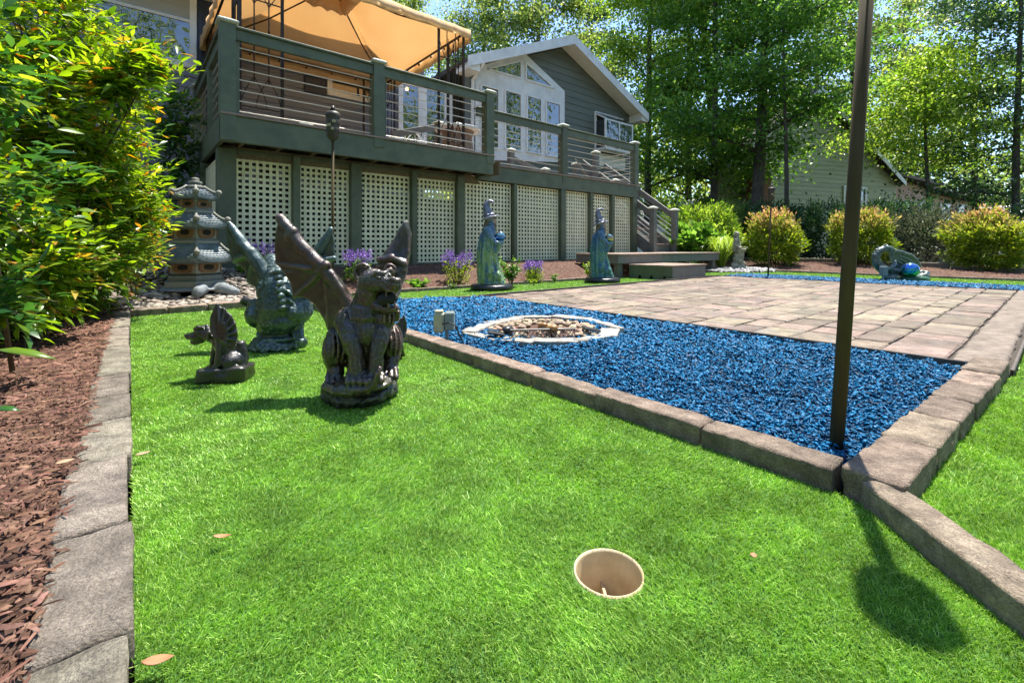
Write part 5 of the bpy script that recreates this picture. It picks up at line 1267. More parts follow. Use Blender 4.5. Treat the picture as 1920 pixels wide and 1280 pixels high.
def proof(r_e, r_t, ye, yt, th):
    """tiled hip roof on six sides with upturned corners; rows of tiles stand proud"""
    ze, zt = Zp(ye), Zp(yt); mb = MB(); N = 10; Mr = 7
    def pt(k, u, v, off=0):
        a0 = ORI + k * math.pi / 3; a1 = a0 + math.pi / 3; r = (r_e + (r_t - r_e) * v) * s
        p = Vector((math.cos(a0), math.sin(a0), 0)) * r * (1 - u) + Vector((math.cos(a1), math.sin(a1), 0)) * r * u
        z = ze + (zt - ze) * (max(v, 0) ** 1.25) + .038 * (abs(2 * u - 1) ** 3) * (1 - v) ** 2 * (r_e / 60) + off
        return Vector((pc.x + p.x, pc.y + p.y, z))
    body = MB()
    for k in range(6):
        vs = [pt(k, i / N, j / Mr) for j in range(Mr + 1) for i in range(N + 1)]
        vs += [pt(k, i / N, 0, -th) for i in range(N + 1)] + [Vector((pc.x + (pt(k, i / N, .55).x - pc.x), pc.y + (pt(k, i / N, .55).y - pc.y), ze - th * 1.6)) for i in range(N + 1)]
        fs = [(j * (N + 1) + i, j * (N + 1) + i + 1, (j + 1) * (N + 1) + i + 1, (j + 1) * (N + 1) + i) for j in range(Mr) for i in range(N)]
        b0 = (Mr + 1) * (N + 1); b1 = b0 + N + 1
        fs += [(i, i + 1, b0 + i + 1, b0 + i) for i in range(N)] + [(b0 + i, b0 + i + 1, b1 + i + 1, b1 + i) for i in range(N)]
        body.add(vs, fs)
    ro = body.build('roof', M_PROOF, pag)
    tl_ = MB()
    for k in range(6):
        for j in range(6):
            nn_ = max(3, int((r_e + (r_t - r_e) * (j / 6)) / 6.2))
            for i in range(nn_):
                u0, u1 = (i + .5 * (j % 2) * .0 + .06) / nn_, (i + .94) / nn_; v0, v1 = .02 + j / 6.3, .02 + (j + .92) / 6.3
                a, b_, c_, d_ = pt(k, u0, v0, .008), pt(k, u1, v0, .008), pt(k, u1, v1, .002), pt(k, u0, v1, .002); m_ = pt(k, (u0 + u1) / 2, v0 - .015, .012)
                e, f_ = pt(k, u0, v0, -.002), pt(k, u1, v0, -.002)
                tl_.add([a, b_, c_, d_, m_, e, f_], [(0, 4, 3), (4, 1, 2), (4, 2, 3), (5, 6, 1, 4, 0)])
    tag(tl_.build('roof_tiles', M_PROOF, ro), kind='stuff')
    for k in range(6):
        rd = MB(); rd.tube([pt(k, 0, v, .012) for v in (0, .2, .4, .6, .8, 1)], [.022, .018, .016, .015, .014, .013], 7); rd.ell(pt(k, 0, -.02, .018), .028, None, 8, 6); rd.build('roof_ridge', M_PAG, ro, smooth=True)
proof(68, 41, 484, 456, .03); proof(57, 30, 422, 399, .028); proof(41, 15, 370, 352, .022)
hexa([(17, Zp(354)), (19, Zp(351)), (14, Zp(349)), (9, Zp(347)), (11, Zp(344)), (11, Zp(341)), (6, Zp(339)), (7, Zp(336)), (5, Zp(334)), (1, Zp(332.5))], 'finial', M_PAG, smooth=True, n=16)
G, L, E, P, s_ = frame_of(T0)
b = MB(); E(b, 366, 540, 0, 62, 62, 6)
L(b, [(366, 541, 0, 12), (340, 543, -.12, 11), (312, 547, -.2, 10), (300, 550, -.2, 8)]); L(b, [(366, 540, 0, 12), (378, 543, -.2, 11), (372, 548, -.26, 10)]); L(b, [(380, 538, 0, 12), (415, 540, -.08, 11), (440, 547, -.05, 9)]); L(b, [(366, 538, .1, 12), (360, 538, .3, 11)])
sculpt('rock_foot', b, mat('pagoda_foot', [(.13, .15, .16), (.22, .24, .25)], 9, .7, bump=.004, bscale=60), pag, .011, 2, ((14, .012, 'n'),))

# ---- pebbles: round the pagoda (a mass), on the stone ring (one by one), slate under the lady
M_PEB = mat('river_pebble', [(.13, .105, .085), (.30, .25, .20), (.46, .42, .36)], 7, .75, island=.45, hue=.02, bump=.002, bscale=90, lo=.25, hi=.75)
M_PEBT = mat('river_pebble_tan', [(.18, .12, .07), (.33, .24, .15), (.50, .40, .28)], 4, .65, orand=.4, hue=.025, bump=.002, bscale=70)
M_SLATE = mat('slate_chip', [(.10, .10, .10), (.22, .22, .22), (.36, .36, .35)], 8, .8, island=.4)
def pebble_mesh(seed, lo=False):
    bm = bmesh.new(); bmesh.ops.create_icosphere(bm, subdivisions=1 if lo else 2, radius=1); o = Vector((seed * 5.1, seed * 2.3, 1))
    for v in bm.verts: v.co *= 1 + .28 * mnoise.noise(v.co * .9 + o) + .06 * mnoise.noise(v.co * 3 + o)
    for f in bm.faces: f.smooth = True
    me = bpy.data.meshes.new('pebble'); bm.to_mesh(me); bm.free(); return me
def pebbles_np(P, size, rng, flat=.6):
    me = pebble_mesh(2.2, True); co = np.array([v.co[:] for v in me.vertices]); T = np.array([p.vertices[:] for p in me.polygons]); bpy.data.meshes.remove(me)
    n = len(P); a = rng.uniform(0, 6.28, n); sc = size[:, None] * np.stack([rng.uniform(.8, 1.5, n), rng.uniform(.6, 1.1, n), rng.uniform(.5, 1.0, n) * flat], 1)
    q = co[None] * sc[:, None, :]; q = q + rng.normal(0, .06, q.shape) * size[:, None, None]
    c_, s_ = np.cos(a)[:, None], np.sin(a)[:, None]
    q = np.stack([q[..., 0] * c_ - q[..., 1] * s_, q[..., 0] * s_ + q[..., 1] * c_, q[..., 2]], -1) + P[:, None, :]
    return q.reshape(-1, 3), (T[None] + (np.arange(n) * len(co))[:, None, None]).reshape(-1, 3)
rng = np.random.default_rng(31)
GP_ = [(-.08, 4.66), (.92, 4.68), (1.02, 5.0), (.98, 5.8), (.2, 6.1), (-.2, 5.6)]
sheet('gravel_bed', GP_, .03, M_DIRT, 'bed of pale river pebbles around the pagoda', zfun=lambda x, y: H(x, y) + .012, step=4)
Pp = scatter(GP_, 1500, rng); Pp = Pp[np.hypot(Pp[:, 0] - pc.x, Pp[:, 1] - pc.y) > .27]; Pp[:, 2] = HV(Pp) + .02 + rng.uniform(0, .03, len(Pp))
V, T = pebbles_np(Pp, rng.gamma(5, .0045, len(Pp)).clip(.009, .05), rng); tag(obj_np('pebbles', V, T, M_PEB, smooth=True), 'loose pale river pebbles heaped around the pagoda feet', kind='stuff')
lx, ly = lc.x, lc.y; GS = [(lx + .75 * math.cos(a) * (1.3 if math.cos(a) < 0 else 1), ly + .75 * math.sin(a)) for a in [k * math.pi / 7 for k in range(14)]]
Pp = scatter(GS, 700, rng); Pp[:, 2] = HV(Pp) + .02 + rng.uniform(0, .03, len(Pp)) + .05 * np.exp(-((Pp[:, 0] - lx) ** 2 + (Pp[:, 1] - ly) ** 2) / .2)
V, T = chips(Pp, rng.uniform(.04, .10, len(Pp)), rng.uniform(.03, .06, len(Pp)), .014, rng, .25); tag(obj_np('slate_chips', V, T, M_SLATE), 'grey slate chips around the stone lady', kind='stuff')
# stone ring
fo = thing('stone_ring', 'ring of pale flagstones filled with tan pebbles in the blue bed', 'fountain', FOUNT)
M_FLAG = mat('pale_flagstone', [(.24, .215, .18), (.36, .335, .29), (.46, .43, .38)], 9, .9, bump=.014, bscale=60, orand=.1, dirt=((.28, .22, .16, 1), 8, .5))
corners = [on_z(x, y, .02) for x, y in ((866, 628), (905, 608), (965, 597), (1040, 594), (1112, 598), (1163, 621), (1150, 633), (1085, 643), (1000, 646), (930, 640))]
cf = sum(corners, Vector()) / len(corners)
for i, a in enumerate(corners):
    b_ = corners[(i + 1) % len(corners)]; c = (a + b_) / 2; d = b_ - a; l = d.length * .97; inw = (cf - c); inw.z = 0; inw.normalize()
    w_ = .085 + .028 * math.sin(i * 2.7)
    me = rough_block(l, w_, .042, i * 1.7 + 2, .009, .004, 7, .5); me.materials.append(M_FLAG)
    c = c + inw * (w_ / 2 - .01); inst('flagstone', me, fo, (c.x, c.y, -.007), (.05 * math.sin(i * 3.1), .04 * math.cos(i * 2.3), math.atan2(d.y, d.x) + .12 * math.sin(i * 5.3)))
PM = []
for q in range(5):
    me = pebble_mesh(q * 1.9 + .4); me.materials.append(M_PEBT); PM.append(me)
rr = random.Random(9); npb = 0
for k in range(900):
    x, y = rr.uniform(-.4, .4), rr.uniform(-.4, .4); p = cf + Vector((x, y, 0))
    rad = min((((corners[i] + corners[(i + 1) % 10]) / 2) - p).length for i in range(10))
    if not inpoly(np.array([[p.x, p.y]]), [(c.x, c.y) for c in corners])[0] or rad < .085 or npb >= 235: continue
    npb += 1; sz = rr.uniform(.012, .024); zz = .010 + .055 * max(0, 1 - (x * x + y * y) / .13) * rr.uniform(.7, 1.05)
    inst('pebble', PM[rr.randrange(5)], fo, (p.x, p.y, zz), (rr.uniform(-.4, .4), rr.uniform(-.4, .4), rr.uniform(0, 6.3)), (sz * rr.uniform(.9, 1.4), sz, sz * rr.uniform(.55, .85)))
b = MB(); b.lathe([(.30, -.002), (.30, .012), (.2, .035), (.05, .05)], (cf.x, cf.y, 0), 20); b.build('gravel_floor', M_DIRT, fo)
M_NET = mat('black_mesh', [(.015, .015, .016), (.04, .04, .042)], 20, .4, metal=.3)
nt_ = MB(); A, B = on_z(955, 637, .028), on_z(1078, 634, .028); dd = (B - A); up = Vector((0, 0, .045)); back = (cf - (A + B) / 2); back.z = 0; back.normalize()
for k in range(15):
    p = A + dd * (k / 14); q = A + dd * (min(14, k + 1.5) / 14) + up + back * .04; nt_.tube([p, q], .0022, 4)
    q = A + dd * (max(0, k - 1.5) / 14) + up + back * .04; nt_.tube([p, q], .0022, 4)
nt_.tube([A + up + back * .04, B + up + back * .04], .006, 6); nt_.tube([A, B], .005, 6); nt_.build('wire_mesh', M_NET, fo)
for (x, y, w_) in ((930, 622, .09), (1108, 615, .10)):
    p = on_z(x, y, .06); MB().cbox(p - Vector((w_ / 2, .035, .012)), p + Vector((w_ / 2, .035, .0)), .004, Matrix.Rotation(-.6, 3, 'Z') @ Matrix.Rotation(.18, 3, 'Y')).build('black_slab', M_NET, fo)
M_AMB = mat('amber_stone', [(.22, .10, .025), (.36, .19, .06)], 6, .4); me = pebble_mesh(8.1); me.materials.append(M_AMB)
for (x, y, q) in ((1018, 612, .030), (1034, 618, .034)): inst('amber_stone', me, fo, on_z(x, y, .065), (0, .3, q * 40), (q * 1.3, q, q * .8))
me = pebble_mesh(4.4); me.materials.append(M_NET); inst('dark_stone', me, fo, on_z(952, 618, .055), (0, 0, .4), (.042, .03, .024))

# ---- outlet boxes, spotlight, torches, cup, fallen leaves
M_BOX1 = mat('outlet_tan', [(.34, .33, .22), (.44, .42, .30)], 5, .5, dirt=((.22, .2, .12, 1), 12, .5)); M_BOX2 = mat('outlet_grey', [(.17, .21, .20), (.24, .29, .27)], 5, .45)
M_CORD = mat('black_cord', [(.012, .012, .012), (.02, .02, .02)], 5, .45)
def outlet(loc, label, k=1.0, two=True):
    t = thing('outlet_box', label, 'outlet box', loc, 'outdoor outlet boxes on stakes')
    B_ = Matrix.Rotation(-AZ, 3, 'Z')
    def bx(a, b_, m, name, r=.006): 
        a, b_ = Vector(a) * k, Vector(b_) * k; c = (a + b_) / 2; cc = loc + B_ @ c; h = (b_ - a) / 2
        return MB().cbox(cc - h, cc + h, r, B_).build(name, m, t)
    bx((-.008, -.012, -.05), (.010, .006, .085), M_BOX2, 'stake', .003)
    bk = bx((-.012, -.025, .075), (.040, .035, .175), M_BOX2, 'back_box')
    if two:
        bx((-.068, -.035, .065), (-.013, .028, .17), M_BOX1, 'cover'); bx((-.064, -.03, .1701), (-.02, .02, .185), M_BOX1, 'cover_lip', .008)
        cr = MB(); cr.tube([loc + B_ @ (Vector(q) * k) for q in ((-.02, -.036, .115), (.02, -.055, .125), (.055, -.06, .11), (.075, -.06, .06), (.10, -.06, .015), (.16, -.05, .012))], .0048 * k, 7); cr.build('cord', M_CORD, t)
    return t
p = on_z(838, 641, .01); p.z = 0; outlet(p, 'pair of tan and grey outlet boxes on a stake at the blue bed kerb')
p = on_z(258, 560, .03); p.z = H(p.x, p.y) - .055; outlet(p, 'tan outlet box beneath the shrub beside the pagoda', 1.05)
p = on_z(1655, 528, 0); p.z = -.02; outlet(p, 'small grey outlet box beside the dragon statue', 1.45, False)
M_CHARC = mat('spot_black', [(.012, .012, .014), (.022, .022, .025)], 5, .35)
p = on_z(463, 566, .06); t = thing('spotlight', 'small black spotlight lying on the pebbles by the pagoda', 'spotlight', p)
MB().lathe([(.018, -.05), (.030, -.04), (.036, .0), (.036, .02), (.030, .022)], (0, 0, 0), 16)
sp = MB(); ax = (R * -.6 - F * .5 + Vector((0, 0, .55))).normalized(); sp.tube([p - ax * .04, p - ax * .02, p + ax * .015, p + ax * .045], [.016, .032, .038, .038], 14); sp.build('housing', M_CHARC, t, smooth=False)
MB().tube([p - Vector((0, 0, .06)), p - ax * .02], .007, 6).build('stem', M_CHARC, t)
# torches
M_TIKI = mat('torch_bronze', [(.030, .022, .012), (.055, .042, .024)], 10, .5, bump=.002, bscale=60, stretch=(3, 3, .5)); M_TPOLE = mat('torch_pole', [(.050, .036, .014), (.085, .062, .025)], 8, .75, spec=.2, stretch=(3, 3, .4)); M_CANE = mat('torch_cane', [(.30, .26, .12), (.42, .38, .2)], 10, .6)
def torch(base, top_dir, zt, label, rp, k=1.0, m=M_TIKI):
    t = thing('garden_torch', label, 'torch', base, 'tall garden torches on poles'); d = Vector(top_dir).normalized(); L_ = zt - base.z
    hb = base + d * (L_ - .30 * k)
    MB().tube([base - d * .04, base + d * .5, hb], [rp, rp, rp * .92], 12).build('pole', M_TPOLE, t, smooth=True)
    x = d.orthogonal().normalized(); y = d.cross(x)
    pr = [(.014, -.01), (.040, .01), (.052, .03), (.050, .05), (.058, .07), (.058, .10), (.052, .115), (.058, .13), (.060, .17), (.054, .185), (.062, .20), (.062, .225), (.050, .245), (.028, .25)]
    n_ = 20; vs = []; fs = []
    for (r, z) in pr:
        for q in range(n_):
            a = 2 * math.pi * q / n_; rr_ = r * (1 + .03 * math.cos(5 * a)); vs.append(hb + d * z * k + (x * math.cos(a) + y * math.sin(a)) * rr_ * k)
    for i in range(len(pr) - 1):
        for q in range(n_): fs.append((i * n_ + q, i * n_ + (q + 1) % n_, (i + 1) * n_ + (q + 1) % n_, (i + 1) * n_ + q))
    fs += [tuple(range(n_))[::-1], tuple(range((len(pr) - 1) * n_, len(pr) * n_))]
    MB().add(vs, fs).build('head', m, t, smooth=True)
    MB().tube([hb + d * .251 * k, hb + d * .275 * k, hb + d * .30 * k], [.022 * k, .020 * k, .012 * k], 12).build('wick_cap', M_IRON, t, smooth=True)
    for (aa, z, wd) in ((-.25, .12, .5), (.5, .155, .35), (.3, .09, .3)):
        ang = math.atan2(-F.y, -F.x) + aa; nn = Vector((math.cos(ang), math.sin(ang), 0)); tg = Vector((-nn.y, nn.x, 0)); c = hb + d * z * k + nn * .0585 * k
        MB().cbox(c - Vector((.004, .02 * wd * 2, .012)) * k, c + Vector((.004, .02 * wd * 2, .012)) * k, .003, Matrix.Rotation(ang, 3, 'Z')).build('cane_inlay', M_CANE, t)
    return t
b0 = at_t(1568, 846, 1.20); b0.z = 0; tp = at_t(1625, 0, 1.20); d = tp - b0
torch(b0, d, 1.97, 'tall torch pole standing at the near corner of the blue bed', .0165, 1.0)
b0 = at_t(624, 590, 4.02); b0.z = 0; torch(b0, (0, 0, 1), 1.765, 'garden torch with a carved bronze head in front of the deck', .0125)
b0 = on_z(1440, 521, 0); b0.z = 0; torch(b0, at_t(1447, 352, depth(b0)) - b0, 1.60, 'far garden torch with a dark head beyond the patio, before a golden shrub', .014, .95)
# cup
M_CUP = mat('cup_plastic', [(.48, .36, .20), (.60, .48, .30)], 9, .5, dirt=((.30, .2, .1, 1), 14, .5))
cup = thing('golf_cup', 'cream plastic golf cup sunk into the turf', 'golf cup', CUP)
n_ = 40; vs = []; fs = []; pr = [(CUPR - .002, -.115), (CUPR - .002, -.002), (CUPR - .0005, .003), (CUPR + .0015, .003), (CUPR + .002, -.118)]
MB().lathe(pr[::-1], CUP, n_)
c_ = MB()
for (r, z) in pr:
    for q in range(n_):
        a = 2 * math.pi * q / n_; vs.append(CUP + Vector((r * math.cos(a), r * math.sin(a), z)))
for i in range(len(pr) - 1):
    for q in range(n_): fs.append((i * n_ + q, i * n_ + (q + 1) % n_, (i + 1) * n_ + (q + 1) % n_, (i + 1) * n_ + q))
c_.add(vs, fs).build('wall', M_CUP, cup, smooth=True)
MB().lathe([(CUPR - .003, -.12), (CUPR - .003, -.085)], CUP, 32).build('floor', M_CUP, cup)
MB().lathe([(.02, -.0845), (.018, -.05), (.010, -.048)], CUP, 20).build('flag_socket', M_CUP, cup)
for k in range(3):
    a = k * 2.094 + .9; q = CUP + Vector((math.cos(a), math.sin(a), 0)) * .034 + Vector((0, 0, -.068)); MB().cbox(q - Vector((.016, .0025, .016)), q + Vector((.016, .0025, .016)), .001, Matrix.Rotation(a, 3, 'Z')).build('rib', M_CUP, cup)
# leaves
M_DRY = [mat('dry_leaf', [(.22, .09, .035), (.36, .18, .08)], 40, .6), mat('dry_leaf_tan', [(.28, .18, .10), (.40, .28, .17)], 40, .6)]
def dry_leaf(px, py, L_, ang, label, m, z=.022, curl=.25, wf=.3):
    c = on_z(px, py, z); mb = MB(); d = R * math.cos(ang) + F * math.sin(ang); n_ = d.cross(Vector((0, 0, 1))); N = 7; vs = []; fs = []
    for i in range(N + 1):
        u = i / N; w_ = L_ * wf * max(0.02, math.sin(math.pi * u)) ** .8 * (1.15 - .4 * u)
        for j in (-1, 0, 1): vs.append(c + d * (u - .5) * L_ + n_ * j * w_ + Vector((0, 0, abs(j) * w_ * .45 + L_ * curl * (u - .5) ** 2 * 2)))
    for i in range(N): fs += [(i * 3, i * 3 + 1, i * 3 + 4, i * 3 + 3), (i * 3 + 1, i * 3 + 2, i * 3 + 5, i * 3 + 4)]
    o = mb.add(vs, fs).build('fallen_leaf', m, None, origin=c, smooth=True); o.modifiers.new('t', 'SOLIDIFY').thickness = .0008
    return tag(o, label, 'leaf', 'dry leaves fallen on the turf')
dry_leaf(296, 1241, .036, .25, 'brown dry leaf on the turf at the bottom left by the grey kerb', M_DRY[0], wf=.22)
dry_leaf(417, 1007, .032, .1, 'small brown leaf on the turf in front of the gargoyle shadow', M_DRY[0], wf=.18)
dry_leaf(1413, 1042, .014, 1.2, 'tiny curled brown leaf on the turf right of the golf cup', M_DRY[0], wf=.4)
dry_leaf(268, 552 + 520 - 520 + 300, .03, .9, 'thin tan leaf lying by the kerb near the middle of the left edge', M_DRY[1])
dry_leaf(122, 868, .030, 1.0, 'cream dry leaf on the bark mulch left of the kerb', M_DRY[1], .075, wf=.35)

# low stone wall behind the pagoda
M_WST = mat('wall_stone', [(.12, .115, .10), (.22, .21, .185), (.32, .31, .28)], 12, .9, orand=.25, bump=.012, bscale=50, speck=(200, .2))
wc = at_t(280, 530, 6.3); wc.z = H(wc.x, wc.y); sw_ = thing('stone_wall', 'low grey stone wall in the shade behind the pagoda', 'wall', wc, None, 'thing'); rr = random.Random(4)
for row in range(3):
    x = -1.0 + .12 * (row % 2)
    while x < .85:
        l = rr.uniform(.20, .34); me = rough_block(l - .012, .16, .088, rr.uniform(0, 40), .006, .008, 4, .5); me.materials.append(M_WST)
        inst('stone', me, sw_, (wc.x + x + l / 2, wc.y + rr.uniform(-.01, .01), wc.z - .04 + row * .092), (0, 0, rr.uniform(-.03, .03))); x += l
# ================================================================== neighbours' houses
M_NSIDE = mat('neighbor_siding', [(.36, .37, .24), (.44, .45, .30)], 3, .65, orand=.06, stretch=(.3, 1, 4))
M_NTAN = mat('neighbor_tan', [(.40, .25, .16), (.48, .31, .20)], 3, .6, orand=.06)
M_BRICK = mat('chimney_brick', [(.16, .06, .04), (.26, .11, .07)], 30, .9)
nb = thing('neighbor_house', 'pale green clapboard house beyond the trees, with a white framed window', 'house', at_t(1520, 480, 21))
na = math.radians(71); nd = F * math.cos(na) + R * math.sin(na); nn = Vector((-nd.y, nd.x, 0))
if nn.dot(F) < 0: nn = -nn
A0 = at_t(1345, 480, 20.0); A0.z = 0; KN = 20.0 / 15.8; NW = 9.1; zE_, zP_ = 3.15, 6.3
def Wp(u, d, z): return Vector((A0.x, A0.y, 0)) + nd * u * KN + nn * d * KN + Vector((0, 0, CAMH + (z - CAMH) * KN))
MB().prism([Wp(0, .05, -.1), Wp(NW, .05, -.1), Wp(NW, .05, zE_), Wp(NW / 2, .05, zP_), Wp(0, .05, zE_)], nn * .2).build('wall', M_NSIDE, nb)
wl_ = MB().prism([Wp(0, .02, -.1), Wp(NW, .02, -.1), Wp(NW, .02, -.05), Wp(0, .02, -.05)], nn * .02).build('foundation', M_NSIDE, nb)
z = 0
while z < zP_ - .1:
    zt = z + .165; e0 = 0 if z < zE_ else (z - zE_) / (zP_ - zE_) * NW / 2; e1 = 0 if zt < zE_ else min(NW / 2, (zt - zE_) / (zP_ - zE_) * NW / 2)
    MB().add([Wp(e0, -.018, z), Wp(NW - e0, -.018, z), Wp(NW - e0, .048, z), Wp(e0, .048, z), Wp(e1, 0, zt), Wp(NW - e1, 0, zt), Wp(NW - e1, .048, zt), Wp(e1, .048, zt)],
             [(3, 2, 1, 0), (4, 5, 6, 7), (0, 1, 5, 4), (1, 2, 6, 5), (2, 3, 7, 6), (3, 0, 4, 7)]).build('siding_board', M_NSIDE, nb)
    z = zt
for (ua, ub) in ((6.05, 7.35),):
    za, zb = 1.72, 2.9; f = MB(); Mr = Matrix((nd, nn, Vector((0, 0, 1)))).transposed()
    def fb(u0, u1, z0, z1, d0=-.07, d1=-.03):
        c = Wp((u0 + u1) / 2, (d0 + d1) / 2, (z0 + z1) / 2); h = Vector(((u1 - u0) / 2, (d1 - d0) / 2, (z1 - z0) / 2)) * KN; f.cbox(c - h, c + h, .004, Mr)
    fb(ua, ua + .2, za, zb); fb(ub - .12, ub, za, zb); fb(ua + .2, ub - .12, zb - .12, zb); fb(ua + .2, ub - .12, za, za + .1); fb((ua + ub) / 2 + .02, (ua + ub) / 2 + .05, za + .1, zb - .12, -.06, -.035); fb(ua + .2, ub - .12, 2.3, 2.34, -.062, -.037)
    w_ = f.build('window', M_WHITE, nb); c0, c1 = Wp(ua + .19, -.03, za + .09), Wp(ub - .11, -.03, zb - .11)
    MB().prism([Wp(ua + .19, -.032, za + .09), Wp(ub - .11, -.032, za + .09), Wp(ub - .11, -.032, zb - .11), Wp(ua + .19, -.032, zb - .11)], nn * .006).build('pane', M_GLASS, w_)
for sg in (0, 1):
    e = (NW + .14) if sg else -.4; ez = zE_ - (.10 if sg else .28)
    MB().prism([Wp(NW / 2, -.3, zP_ + .02), Wp(e, -.3, ez), Wp(e, -.3, ez + .14), Wp(NW / 2, -.3, zP_ + .18)], nn * (9 if sg else 1.2)).build('roof', M_ROOF, nb)
    MB().prism([Wp(NW / 2, -.33, zP_ - .06), Wp(e, -.33, ez - .08), Wp(e, -.33, ez + .12), Wp(NW / 2, -.33, zP_ + .14)], nn * .025).build('rake_board', M_WHITE, nb)
MB().cbox(Wp(1.3, -.5, 0) - Vector((.35, .35, 0)), Wp(1.3, -.5, 0) + Vector((.4, .4, 4.2)), .02).build('chimney', M_BRICK, nb)
# side wing of the neighbour (sunlit tan wall with dark windows, then a lower wing)
M_NPINK = mat('neighbor_pink', [(.46, .28, .20), (.54, .34, .25)], 3, .6, orand=.06); M_NBR = mat('brown_fascia', [(.09, .045, .03), (.13, .07, .045)], 5, .6)
for (u0, u1, d, ht, drop, m) in ((NW + .02, NW + 2.6, .4, 3.45, .3, M_NPINK), (NW + 2.62, NW + 6.6, .7, 3.05, .45, M_NTAN)):
    wg = MB().prism([Wp(u0, d, -.1), Wp(u1, d, -.1), Wp(u1, d, ht - drop), Wp(u0, d, ht)], nn * 3).build('wing_wall', m, nb)
    MB().prism([Wp(u0 - .1, d - .5, ht + .02), Wp(u1 + .3, d - .5, ht - drop * 1.05), Wp(u1 + .3, d - .5, ht - drop * 1.05 + .12), Wp(u0 - .1, d - .5, ht + .14)], nn * .03).build('fascia', M_NBR, nb)
    MB().prism([Wp(u0 - .1, d - .46, ht + .03), Wp(u1 + .3, d - .46, ht - drop * 1.05 + .01), Wp(u1 + .3, d - .46, ht - drop * 1.05 + .09), Wp(u0 - .1, d - .46, ht + .11)], nn * 4).build('roof', M_ROOF, nb)
    for k in range(3):
        uc = u0 + .35 + k * (u1 - u0 - .3) / 3; w2 = min(.62, (u1 - u0) / 5)
        wn = MB().prism([Wp(uc - .06, d - .035, 1.5), Wp(uc + w2 + .06, d - .035, 1.5), Wp(uc + w2 + .06, d - .035, 2.5), Wp(uc - .06, d - .035, 2.5)], nn * .03).build('window', M_WHITE, nb)
        MB().prism([Wp(uc, d - .045, 1.56), Wp(uc + w2, d - .045, 1.56), Wp(uc + w2, d - .045, 2.44), Wp(uc, d - .045, 2.44)], nn * .008).build('pane', M_GLASS, wn)
def far_house(px, py, t, w_, h_, label, m, az=.3):
    c = at_t(px, py, t); c.z = 0; h = thing('far_house', label, 'house', c); M = Matrix.Rotation(az, 3, 'Z')
    q = lambda x, y, z: c + M @ Vector((x, y, 0)) + Vector((0, 0, z))
    MB().prism([q(-w_ / 2, 0, -.1), q(w_ / 2, 0, -.1), q(w_ / 2, 0, h_), q(0, 0, h_ + w_ * .22), q(-w_ / 2, 0, h_)], M @ Vector((0, 6, 0))).build('wall', m, h)
    for sg in (-1, 1): MB().prism([q(0, -.4, h_ + w_ * .22 + .05), q(sg * (w_ / 2 + .4), -.4, h_ - .15), q(sg * (w_ / 2 + .4), -.4, h_), q(0, -.4, h_ + w_ * .22 + .22)], M @ Vector((0, 6.8, 0))).build('roof', M_WHITE, h)
    f = MB().prism([q(-.6, -.04, 1), q(.6, -.04, 1), q(.6, -.04, 2.3), q(-.6, -.04, 2.3)], M @ Vector((0, .035, 0))).build('window', M_WHITE, h)
    MB().prism([q(-.5, -.05, 1.1), q(.5, -.05, 1.1), q(.5, -.05, 2.2), q(-.5, -.05, 2.2)], M @ Vector((0, .008, 0))).build('pane', M_GLASS, h)
far_house(1320, 470, 23, 3.2, 2.1, 'small pale shed with white eaves half hidden behind the stairs shrubs', M_WHITE, -.5)
far_house(1985, 470, 30, 5, 2.0, 'pale far house roof at the right edge between the trees', mat('far_grey', [(.35, .36, .38), (.45, .46, .48)], 3, .7), .4)

